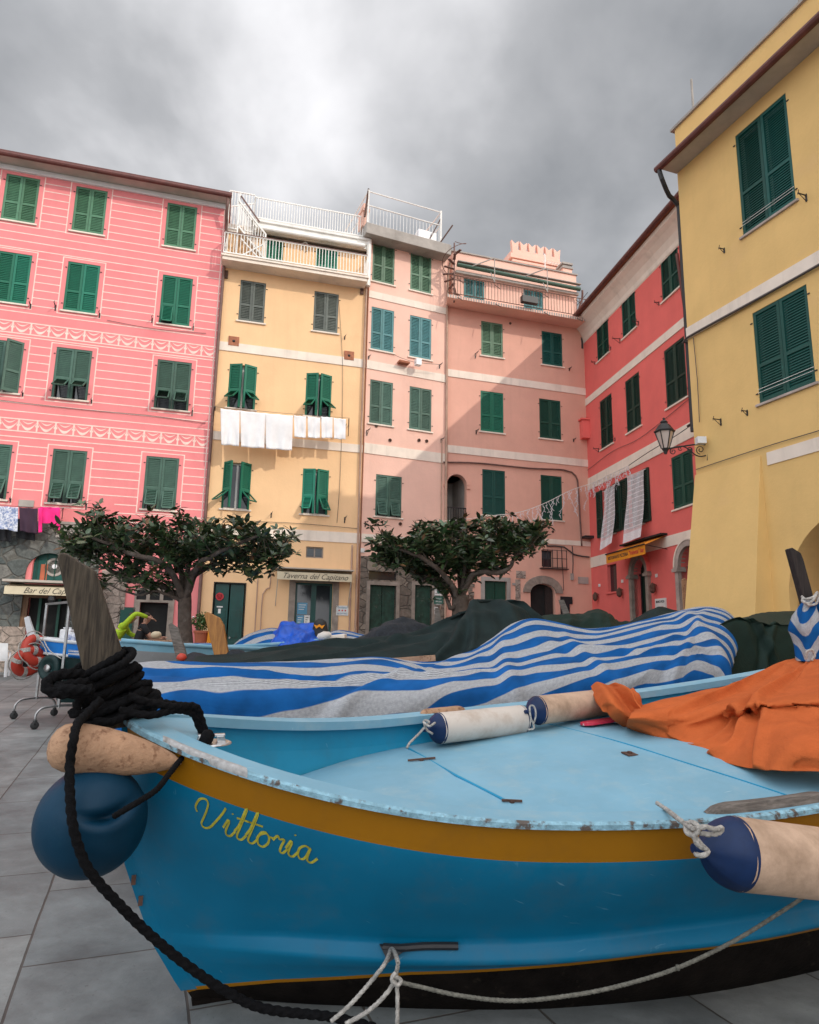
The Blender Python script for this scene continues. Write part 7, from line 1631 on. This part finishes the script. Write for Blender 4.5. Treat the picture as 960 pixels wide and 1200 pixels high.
for i in range(6):
    a = math.pi * i / 3; d = N6 * math.cos(a) + B6 * math.sin(a); m_.bar(base + d * .085 + Vector((0, 0, .03)), base + d * .205 + Vector((0, 0, .41)), .018)
relb(m_, 'lantern_frame', M['iron'], t, False)
m_ = MB(); m_.lathe([(.078, .03), (.19, .40)], base, (0, 0, 1), 6); relb(m_, 'lantern_glass', M['lampglass'], t, False)

# icicle lights
def fac3(n, x, y, off):
    d = fdir(n); o_ = Vector((d.y, -d.x, 0)); return onplane(Vector(ORG[n]) + o_ * off, AZ[n], x, y)
lp = [fac3('sal', 580, 604, .2), fac3('sal', 610, 600, .35), fac3('sal', 640, 589, .5), fac3('sal', 668, 575, .5), fac3('red', 694, 566, .12), fac3('red', 715, 556, .12), fac3('red', 737, 545.5, .12)]
lp2 = smooth_path(lp, .12); t = empty('icicle_lights', lp[0]); tag(t, 'string of white icicle lights swagged from the salmon house to the red house', 'string lights'); inv = Matrix.Translation(t.location).inverted()
m_ = MB(); m_.tube(lp2, .012, 5); relb(m_, 'cable', M['whitetrim'], t)
random.seed(5); dist = 0; last = -1
for i in range(1, len(lp2), 1):
    p = lp2[i]; L1 = random.choice((.15, .3, .5, .8, .4, .25)) * (1.0 if i > 8 else .6); q = [p]; cur = p.copy()
    while cur.z > p.z - L1: cur = cur + Vector((random.uniform(-.06, .06), random.uniform(-.03, .03), -.08)); q.append(cur.copy())
    m_ = MB(); m_.tube(q, .009, 4)
    for v in q[1:]:
        if random.random() < .8: m_.bar(v, v + Vector((random.uniform(-.07, .07), 0, -.05)), .014)
    relb(m_, 'light_strand', M['lace'], t, False)
cable_l = [fac3('sal', 500, 612, .1), fac3('sal', 540, 609, .3), fac3('sal', 580, 604, .2)]
m_ = MB(); m_.tube(smooth_path(cable_l, .2), .008, 5); relb(m_, 'lead', M['whitetrim'], t)
m_ = MB(); m_.tube(smooth_path([atY(828, 485, 14.9), fac3('red', 812, 497, .3), fac3('red', 790, 512, .35), fac3('red', 760, 530, .3), fac3('red', 737, 545.5, .12)], .2), .012, 5); m_.bar(fac3('red', 812, 495, .3), fac3('red', 818, 491, .3), .06); m_.bar(fac3('red', 806, 499.5, .3), fac3('red', 810, 497, .3), .05); relb(m_, 'lead', M['iron'], t)
# lace curtains blown out over the sills
def lace(x0, x1, yt0, yt1, yb0, yb1, label, seed):
    t = empty('lace_curtain', fac3('red', x0, yt0, .1)); tag(t, label, 'curtain', 'lace curtains on the red house'); inv_ = Matrix.Translation(t.location).inverted()
    n = 22; m_ = MB(); random.seed(seed)
    def pt(s, v):
        x = x0 + (x1 - x0) * s; yt = yt0 + (yt1 - yt0) * s; yb = yb0 + (yb1 - yb0) * s; y = yt + (yb - yt) * v; x += (-5.5 * max(v, 0) ** 2.2) * (1 - .35 * s) + .6 * math.sin(v * 7 + s * 4)
        return fac3('red', x, y, .08 + .30 * v + .02 * math.sin(s * 14 + v * 3))
    for i in range(n):
        for s0, s1 in (((i + .08) / n, (i + .72) / n),): m_.grid([[pt(s0, v / 24 * .86), pt(s1, v / 24 * .86)] for v in range(25)])
    for v in range(12): m_.grid([[pt(s / 14, v / 12 * .86), pt(s / 14, v / 12 * .86 + .012)] for s in range(15)])
    o = m_.build('net', M['lace'], t, fix=False); o.matrix_parent_inverse = inv_
    m_ = MB(); m_.grid([[pt(s / 14, .86 + .14 * v / 4) for s in range(15)] for v in range(5)]); o = m_.build('hem', M['lace'], t, smooth=True); o.matrix_parent_inverse = inv_
    m_ = MB(); m_.tube([pt(-.1, -.005), pt(1.1, -.005)], .012, 6); o = m_.build('rod', M['whitetrim'], t); o.matrix_parent_inverse = inv_
lace(708, 721, 576, 568, 645, 636, 'lace curtain hanging from the left open window of the red house', 1)
lace(735, 755, 559, 551, 637, 629, 'wider lace curtain hanging from the right open window of the red house', 2)

# laundry lines
def sheet(n, x0, x1, yt0, yt1, yb0, yb1, off, mm, name, label, group, seed, amp=.03, parent=None, cut=None):
    NU, NV = 26, 22; rows = []
    for j in range(NV + 1):
        row = []
        for i in range(NU + 1):
            s = i / NU; v = j / NV; x = x0 + (x1 - x0) * s; x = x + (.5 - s) * (x1 - x0) * .08 * v; yt = yt0 + (yt1 - yt0) * s; yb = yb0 + (yb1 - yb0) * s + 1.0 * noise.noise((s * 3, seed, 0)); y = yt + (yb - yt) * v + .5 * abs(math.sin(s * math.pi * 2)) * (1 - v)
            row.append(fac3(n, x, y, off + amp * v * math.sin(s * 13 + seed + v * 1.3) + .03 * noise.noise((s * 3 + seed, v * 2, 0))))
        rows.append(row)
    m_ = MB(); m_.grid(rows); o = m_.build(name, M[mm], parent, smooth=True); s_ = o.modifiers.new('thickness', 'SOLIDIFY'); s_.thickness = .006
    if label: tag(o, label, 'laundry', group)
    return o
gl = 'white laundry on the ochre house line'
big = [(258.5, 281, 478.5, 481, 521, 523, 'cream white fluffy towel, first from the left on the line'), (281.5, 311, 481, 484, 523.5, 525.5, 'wide white sheet, second from the left on the line'), (310.5, 343.5, 484, 487, 526, 528, 'widest white sheet, third from the left on the line')]
for k, (x0, x1, a, b, c, d, lab) in enumerate(big): sheet('yel', x0, x1, a, b, c, d, .62, 'linen', 'hanging_sheet', lab, gl, k * 2.1)
sml = [(344.5, 359, 486.5, 488, 512, 513), (360.5, 375.5, 488, 489.3, 512.8, 513.8), (376.5, 390, 488, 489, 513.2, 514), (391, 405.5, 489.5, 491, 514, 515)]
ordn = ('fourth from the left and first of the small ones', 'second of the four small cloths', 'third of the four small cloths', 'last on the right of the line')
for k, (x0, x1, a, b, c, d) in enumerate(sml): sheet('yel', x0, x1, a, b, c, d, .62, 'linen', 'hanging_towel', 'small white towel, ' + ordn[k], gl, 9 + k * 1.7, .015)
t = empty('washing_line', fac3('yel', 255, 480, .6)); tag(t, 'thin washing line and iron arms under the upper windows of the ochre house', 'washing line'); inv = Matrix.Translation(t.location).inverted()
m_ = MB()
for o_ in (.50, .62): m_.tube([fac3('yel', 250, 476.5, o_), fac3('yel', 330, 484, o_), fac3('yel', 410, 490, o_)], .006, 5)
relb(m_, 'line', M['cable'], t)
for x, y in ((251, 477), (409, 491)):
    m_ = MB(); a = fac3('yel', x, y, .66); b = fac3('yel', x, y, .0); b.z = a.z - .02; m_.bar(a, b, .03); m_.bar(a, b - Vector((0, 0, .35)), .02); relb(m_, 'arm', M['iron'], t, False)
gp = 'coloured laundry over the bar arch'
sheet('pink', -4, 21.5, 592.5, 594.5, 619, 623, .55, 'bluepat', 'hanging_shirt', 'blue white patterned cloth, leftmost on the pink house line', gp, 1)
sheet('pink', 22.5, 44.5, 594.5, 595.5, 622, 626, .55, 'purplecloth', 'hanging_jumper', 'plum black jumper between the patterned cloth and the pink shirt', gp, 2)
o = sheet('pink', 47.5, 69.5, 593.5, 594.5, 613, 614.5, .55, 'magenta', 'hanging_shirt', 'hot pink shirt, rightmost on the pink house line', gp, 3)
for x0, x1, yb in ((45, 49.5, 624), (65.5, 70.5, 622)): sheet('pink', x0, x1, 595, 595, yb, yb, .56, 'magenta', 'sleeve', None, None, 5, .01, parent=o)
sheet('pink', -6, 14, 606, 608, 633, 635, .30, 'blackcloth', 'hanging_trousers', 'black trousers on the rear line behind the patterned cloth', gp, 6)
sheet('pink', 18, 42, 607, 609, 630, 634, .30, 'blackcloth', 'hanging_trousers', 'black trousers on the rear line behind the plum jumper', gp, 7)
t = empty('washing_line', fac3('pink', 0, 594, .5)); tag(t, 'washing line with iron arms over the bar arch on the pink house', 'washing line'); inv = Matrix.Translation(t.location).inverted()
m_ = MB()
for o_, dy in ((.55, 0), (.30, 14)): m_.tube([fac3('pink', -30, 591 + dy * .9, o_), fac3('pink', 74, 596 + dy, o_)], .006, 5)
relb(m_, 'line', M['cable'], t)
m_ = MB(); a = fac3('pink', 74, 596, .62); b = fac3('pink', 74, 596, .0); m_.bar(a, b, .03); m_.bar(a, b - Vector((0, 0, .3)), .02); relb(m_, 'arm', M['iron'], t, False)
# bar sign
u0, zt_ = fac('pink', 5.5, 686.5, .7); u1, _ = fac('pink', 112, 686.5, .7); zb2 = fac('pink', 40, 697, .7)[1]
hpk = bpy.data.objects['pink_house']
m_ = MB(); m_.box(u0, u1, -.71, -.695, zb2, zt_); m_.add([(u0, -.695, zt_), (u1, -.695, zt_), (u1, -.09, zt_ + .12), (u0, -.09, zt_ + .12)], [(0, 1, 2, 3)]); aw3 = m_.build('awning_sign', M['sign'], hpk)
m_ = MB(); m_.box(u0 - .06, u1 + .05, -.78, -.09, zt_ + .125, zt_ + .19); m_.build('awning_cover', M['soffit'], aw3)
text_mesh('lettering', 'Bar del Capitano', .23, M['ink'], aw3, ((u0 + u1) / 2 + .08, -.713, (zt_ + zb2) / 2), shear=.45, width=(u1 - u0) * .66, bold=-.001)
u, z = fac('pink', 60.5, 702, .6); m_ = MB(); m_.lathe([(.02, .12), (.09, .08), (.10, -.03), (.06, -.10), (0, -.11)], (u, -.6, z), (0, 0, 1), 12); m_.bar((u, -.6, z + .1), (u, -.1, z + .2), .02); m_.build('bulkhead_lamp', M['iron'], hpk)

# ================================================================== TREES
def tree(name, label, base, fork, limbs, crown_pts, seed, leaf=.17, nclus=900, r0=.16):
    random.seed(seed); t = empty(name, base); tag(t, label, 'tree', 'magnolia trees in the square'); inv_ = Matrix.Translation(Vector(base)).inverted()
    base, fork = Vector(base), Vector(fork)
    m_ = MB(); tp = smooth_path([base, base.lerp(fork, .35) + Vector((.03, 0, 0)), base.lerp(fork, .7) + Vector((-.02, .02, 0)), fork], .06)
    n = len(tp); rr = [r0 * (1.25 - .3 * i / n + .09 * noise.noise((i * .16, seed, 0)) + (.35 * max(0, 1 - i / n * 8))) for i in range(n)]; m_.tube(tp, rr, 16)
    o = m_.build('trunk', M['bark'], t, smooth=True); o.matrix_parent_inverse = inv_
    ends = []
    for lb in limbs:
        pts = smooth_path([fork - Vector((0, 0, .15))] + [Vector(q) for q in lb[0]], .07); k = len(pts); ra = lb[1]
        m_ = MB(); jit = [p + Vector((noise.noise((i * .21, seed, 1)), noise.noise((i * .21, seed, 2)), noise.noise((i * .21, seed, 3)))) * .05 for i, p in enumerate(pts)]
        m_.tube(jit, [ra * (1 - .72 * i / k) for i in range(k)], 9); 
        # side branches
        for q in range(int(k * .30), k, 3):
            d = Vector((random.gauss(0, 1), random.gauss(0, .9), random.uniform(.1, 1.0))).normalized(); l = random.uniform(.25, .75) * (1 - .3 * q / k); e0 = jit[q]; e1 = e0 + d * l * .5 + Vector((0, 0, .03)); e2 = e0 + d * l + Vector((0, 0, .12))
            m_.tube(smooth_path([e0, e1, e2], .1), [ra * .26, ra * .2, ra * .16, ra * .12, ra * .1, ra * .1, ra * .1, ra * .1, ra * .1, ra * .1, ra * .1, ra * .1, ra * .1, ra * .1][:len(smooth_path([e0, e1, e2], .1))] if len(smooth_path([e0, e1, e2], .1)) <= 14 else ra * .15, 5); ends += [e1, e2]
        ends.append(jit[-1]); o = m_.build('limb', M['bark'], t, smooth=True); o.matrix_parent_inverse = inv_
    # leaf whorls
    m_ = MB(); cl = []
    for e in ends:
        for _ in range(4): cl.append(e + Vector((random.gauss(0, .11), random.gauss(0, .15), random.gauss(0, .07))))
    tw = MB()
    for (c, rx, ry, rz, num) in crown_pts:
        c = Vector(c)
        for _ in range(int(num * .74)):
            d = Vector((random.gauss(0, 1), random.gauss(0, 1), random.gauss(0, 1))).normalized() * random.random() ** .45; p = c + Vector((d.x * rx, d.y * ry, d.z * rz)); cl.append(p)
            e = min(ends, key=lambda q: (q - p).length_squared)
            if (e - p).length < .6: tw.tube([e, e.lerp(p, .5) + Vector((0, 0, .02)), p], .006, 4)
    for c in cl:
        up = Vector((random.gauss(0, .45), random.gauss(0, .45), 1)).normalized(); N_ = up.orthogonal().normalized(); B_ = up.cross(N_); nl_ = random.randint(5, 9); ph = random.random() * 6
        for i in range(nl_):
            a = ph + i * 2.4; d = N_ * math.cos(a) + B_ * math.sin(a); el = random.uniform(-.25, .9); ax = (d + up * el).normalized(); l = leaf * random.uniform(.5, 1.35); w = l * .19; sd_ = ax.cross(up).normalized()
            sd_ = (sd_ + up * random.uniform(-.5, .5)).normalized(); nrm_ = sd_.cross(ax).normalized()
            p0 = c + ax * .015; p1 = c + ax * l * .35 + nrm_ * .0; p2 = c + ax * l * .7 - nrm_ * l * .03; p3 = c + ax * l - nrm_ * l * .10
            mi = 1 if random.random() < .035 else 0
            m_.add([p0, p1 + sd_ * w + nrm_ * .008, p1, p1 - sd_ * w + nrm_ * .008, p2 + sd_ * w * .85 + nrm_ * .006, p2, p2 - sd_ * w * .85 + nrm_ * .006, p3], [(0, 2, 1), (0, 3, 2), (1, 2, 5, 4), (2, 3, 6, 5), (4, 5, 7), (5, 6, 7)], mi)
    m_.add(tw.v, tw.f, 2); cr_ = m_.build('crown', [M['leaf'], M['leafdry'], M['bark']], t, fix=False, smooth=True); cr_.matrix_parent_inverse = inv_
    return t
TY = 13.0
T = lambda x, y, dy=0: atY(x, y, TY + dy)
b0 = T(217, 800); b0.z = gz(TY)
tree('magnolia_tree', 'broad low magnolia in front of the pink house, left of the two', (T(221, 790).x, TY, gz(TY)), T(217, 694), [
    ([T(190, 688, .2), T(160, 680, .1), T(130, 668, .3), T(105, 650, .2), T(88, 640, .2)], .075), ([T(200, 670, -.4), T(180, 655, -.6), T(150, 648, -.7), T(120, 635, -.6), T(100, 622, -.5)], .07),
    ([T(212, 670, .5), T(195, 650, .9), T(170, 636, 1.1), T(150, 622, 1.2)], .07), ([T(228, 670, -.3), T(240, 655, -.6), T(262, 645, -.8), T(285, 635, -.7), T(310, 625, -.6)], .07),
    ([T(232, 672, .4), T(255, 660, .7), T(285, 655, .8), T(318, 650, .7), T(332, 645, .6)], .07), ([T(222, 665, 0), T(225, 645, 0), T(222, 630, .1), T(215, 618, .1)], .06), ([T(185, 695, -.3), T(160, 697, -.4), T(140, 690, -.5), T(122, 682, -.4)], .035)],
     [(T(110, 637), .55, .8, .32, 75), (T(95, 645), .30, .5, .26, 30), (T(150, 632), .75, 1.0, .32, 95), (T(195, 633), .6, 1.0, .30, 50), (T(235, 640), .6, 1.0, .36, 75), (T(275, 642), .65, 1.0, .38, 105), (T(313, 645), .45, .8, .38, 75), (T(170, 655), .6, .7, .25, 35), (T(255, 665), .4, .6, .15, 20), (T(300, 668), .4, .6, .18, 24), (T(245, 617), .35, .5, .12, 16), (T(130, 612), .5, .6, .10, 12)], 3, leaf=.185, r0=.12)
TY = 16.0
tree('magnolia_tree', 'magnolia with a wide flat crown in front of the narrow stone based house', (T(543, 790).x, TY, gz(TY)), T(540, 697), [
    ([T(520, 682, .2), T(500, 676, .3), T(480, 668, .3), T(460, 655, .3), T(448, 648, .3)], .085), ([T(525, 680, -.4), T(505, 660, -.7), T(480, 648, -.8), T(455, 640, -.7)], .08),
    ([T(538, 670, .6), T(530, 650, 1.0), T(515, 636, 1.1), T(500, 628, 1.2)], .08), ([T(552, 676, -.2), T(565, 671, -.4), T(585, 670, -.5), T(598, 665, -.5), T(605, 650, -.4), T(620, 635, -.4)], .085),
    ([T(550, 665, .4), T(562, 645, .8), T(590, 635, .9), T(620, 632, .8)], .08), ([T(545, 665, 0), T(550, 645, 0), T(548, 630, .1), T(545, 622, .1)], .07), ([T(528, 712, -.1), T(520, 690, .3), T(510, 670, .6)], .06)],
     [(T(455, 645), .5, .9, .40, 85), (T(470, 660), .45, .7, .30, 40), (T(492, 645), .7, 1.1, .45, 120), (T(530, 645), .7, 1.1, .48, 120), (T(570, 640), .7, 1.1, .45, 120), (T(610, 635), .6, 1.0, .42, 100), (T(628, 625), .35, .6, .30, 40), (T(545, 662), .8, .9, .22, 50), (T(588, 618), .5, .7, .15, 26), (T(520, 622), .6, .8, .14, 22), (T(565, 612), .3, .4, .14, 12)], 9, leaf=.20, r0=.20)

# ================================================================== PEOPLE
def skinned(name, joints, edges, m, parent=None, root=0, sub=2):
    me = bpy.data.meshes.new(name); me.from_pydata([j[0] for j in joints], edges, []); me.materials.append(m)
    o = bpy.data.objects.new(name, me); C.objects.link(o); o.parent = parent
    s = o.modifiers.new('skin', 'SKIN'); s.use_smooth_shade = True
    for i, j in enumerate(joints):
        r = j[1] if isinstance(j[1], tuple) else (j[1], j[1]); me.skin_vertices[0].data[i].radius = r; me.skin_vertices[0].data[i].use_root = (i == root)
    d = o.modifiers.new('sub', 'SUBSURF'); d.levels = sub; d.render_levels = sub
    return o
def person(loc, rz, label, lean, armR, armL, shirt, trousers, hs=1.0, short=True):
    """armR / armL: (elbow, hand) in the body frame; x right, y forward, z up. lean: forward bend of the trunk in radians"""
    t = empty('person', loc, rz); t.scale = (hs, hs, hs); tag(t, label, 'person')
    cl, sl = math.cos(lean), math.sin(lean)
    B_ = lambda x, y, z: (x, y + (z - .95) * sl + 0, .95 + (z - .95) * cl)
    hip = (0, 0, .95); J = [(hip, (.15, .11)), (B_(0, 0, 1.12), (.13, .10)), (B_(0, 0, 1.32), (.16, .11)), (B_(0, 0, 1.44), (.09, .08)), (B_(0, .01, 1.50), .055), (B_(0, .03, 1.58), (.07, .085)), (B_(0, .04, 1.67), (.078, .098)), (B_(0, .03, 1.74), (.05, .065)),
         ((-.09, 0, .90), .085), ((-.10, .01, .50), .055), ((-.10, -.02, .10), .038), ((-.10, .12, .04), .035), ((.09, 0, .90), .085), ((.10, .02, .50), .055), ((.10, -.02, .10), .038), ((.10, .12, .04), .035),
         (B_(-.18, 0, 1.42), .055), (armL[0], .040), (armL[1], .026), (tuple(Vector(armL[1]) + (Vector(armL[1]) - Vector(armL[0])).normalized() * .09), (.040, .018)),
         (B_(.18, 0, 1.42), .055), (armR[0], .040), (armR[1], .026), (tuple(Vector(armR[1]) + (Vector(armR[1]) - Vector(armR[0])).normalized() * .09), (.040, .018))]
    Ed = [(0, 1), (1, 2), (2, 3), (3, 4), (4, 5), (5, 6), (6, 7), (0, 8), (8, 9), (9, 10), (10, 11), (0, 12), (12, 13), (13, 14), (14, 15), (3, 16), (16, 17), (17, 18), (18, 19), (3, 20), (20, 21), (21, 22), (22, 23)]
    # fingers: four and a thumb on each hand
    for hi, el in ((19, 18), (23, 22)):
        h_ = Vector(J[hi][0]); d = (h_ - Vector(J[el][0])).normalized(); s_ = d.cross(Vector((0, 0, 1))).normalized(); dn = Vector((0, 0, -1))
        for k, (o_, l_) in enumerate(((-.030, .055), (-.010, .068), (.010, .064), (.030, .050))):
            a = h_ + s_ * o_ + d * .02; b = a + d * l_ * .55 + dn * .006; c = b + d * l_ * .35 + dn * .022; n0 = len(J); J += [(tuple(a), .009), (tuple(b), .0085), (tuple(c), .0075)]; Ed += [(hi, n0), (n0, n0 + 1), (n0 + 1, n0 + 2)]
        a = h_ - d * .04 + s_ * .035; b = a + s_ * .02 + d * .03; c = b + d * .03 + dn * .01; n0 = len(J); J += [(tuple(a), .011), (tuple(b), .010), (tuple(c), .008)]; Ed += [(el, n0), (n0, n0 + 1), (n0 + 1, n0 + 2)]
    skinned('body', J, Ed, M['skin'], t)
    # shirt with sleeves
    SJ = [((0, 0, .90), (.175, .135)), (B_(0, 0, 1.12), (.158, .125)), (B_(0, 0, 1.32), (.185, .135)), (B_(0, 0, 1.43), (.115, .10)), (B_(0, .005, 1.475), (.07, .07)), (B_(-.185, 0, 1.41), .075), (B_(.185, 0, 1.41), .075)]
    eL, eR = Vector(armL[0]), Vector(armR[0]); sL, sR = Vector(SJ[5][0]), Vector(SJ[6][0]); f = .62 if short else 1.0
    SJ += [(tuple(sL.lerp(eL, f)), .062), (tuple(sR.lerp(eR, f)), .062)]; SE = [(0, 1), (1, 2), (2, 3), (3, 4), (3, 5), (5, 7), (3, 6), (6, 8)]
    if not short: SJ += [(tuple(eL.lerp(Vector(armL[1]), .9)), .042), (tuple(eR.lerp(Vector(armR[1]), .9)), .042)]; SE += [(7, 9), (8, 10)]
    skinned('shirt', SJ, SE, M[shirt], t)
    TJ = [((0, 0, .97), (.165, .125)), ((-.09, 0, .86), .105), ((-.10, .01, .50), .078), ((-.10, -.02, .12), .06), ((.09, 0, .86), .105), ((.10, .02, .50), .078), ((.10, -.02, .12), .06)]
    skinned('trousers', TJ, [(0, 1), (1, 2), (2, 3), (0, 4), (4, 5), (5, 6)], M[trousers], t)
    HJ = [(B_(0, -.005, 1.66), (.080, .085)), (B_(0, .0, 1.72), (.083, .095)), (B_(0, .02, 1.775), (.055, .065))]
    skinned('hair', HJ, [(0, 1), (1, 2)], M['hair'], t)
    # face: nose, ears, eyes, mouth
    m_ = MB(); c = Vector(B_(0, .135, 1.655)); m_.lathe([(0, -.03), (.014, -.015), (.011, .02), (0, .035)], c, (0, .15, 1), 8)
    for s in (-1, 1): m_.lathe([(0, -.03), (.012, -.02), (.012, .02), (0, .03)], Vector(B_(s * .083, .03, 1.65)), (0, 0, 1), 8)
    m_.build('face_details', M['skin'], t, smooth=True)
    m_ = MB()
    for s in (-1, 1): m_.lathe([(0, -.006), (.010, 0), (0, .006)], Vector(B_(s * .032, .128, 1.68)), (0, 1, 0), 8)
    m_.box(-.022, .022, *sorted((B_(0, .125, 1.605)[1] - .004, B_(0, .125, 1.605)[1] + .004)), B_(0, .125, 1.605)[2] - .004, B_(0, .125, 1.605)[2] + .004); m_.build('eyes_and_mouth', M['hair'], t)
    return t
p1 = atY(161, 745, 16.4); g1 = gz(16.4)
person((p1.x, 16.4, g1), R(-62), 'person in a black T-shirt seen from behind, holding a pale bundle', .25, ((.22, .32, 1.12), (.05, .55, 1.12)), ((-.22, .32, 1.12), (-.03, .56, 1.15)), 'blackcloth', 'blackcloth', .96)
p2 = atY(134, 745, 16.3)
person((p2.x - .05, 16.3, g1), R(-75), 'person in a lime yellow top bending forward, one arm stretched out', .55, ((.20, .50, 1.66), (.10, .80, 1.56)), ((-.24, .34, 1.18), (-.14, .58, 1.10)), 'lime', 'blackcloth', 1.0, short=False)
q = atY(178, 748, 16.35); m_ = MB(); rows = []
for i in range(9):
    th = math.pi * i / 8; rows.append([q + Vector((.13 * math.sin(th) * math.cos(a), .10 * math.sin(th) * math.sin(a), .08 * math.cos(th))) * (1 + .15 * noise.noise((math.cos(a) * 2, math.sin(a) * 2, th))) for a in [2 * math.pi * j / 16 for j in range(17)]])
q2 = atY(183, 744, 16.3); m_.grid([[v + (q2 - q) for v in r] for r in rows]); tag(m_.build('cloth_bundle', M['sign'], None, smooth=True), 'pale cloth bundle held by the person in black', 'bundle')
# trestle table before the doorway
ta, tb = atY(138, 749, 15.9), atY(206, 748, 15.9); t = empty('trestle_table', ((ta.x + tb.x) / 2, 15.9, gz(15.9))); tag(t, 'narrow pale trestle table between the two people and the boats', 'table'); w_ = (tb.x - ta.x) / 2; zt_ = ta.z - gz(15.9)
m_ = MB(); m_.box(-w_, w_, -.25, .25, zt_ - .05, zt_); bevel(m_.build('table_top', M['cork'], t), .008)
for sx in (-1, 1):
    for sy in (-1, 1): m_ = MB(); m_.bar((sx * w_ * .75, sy * .05, zt_ - .05), (sx * w_ * .9, sy * .22, 0), .05); m_.build('leg', M['wood_gr'], t)
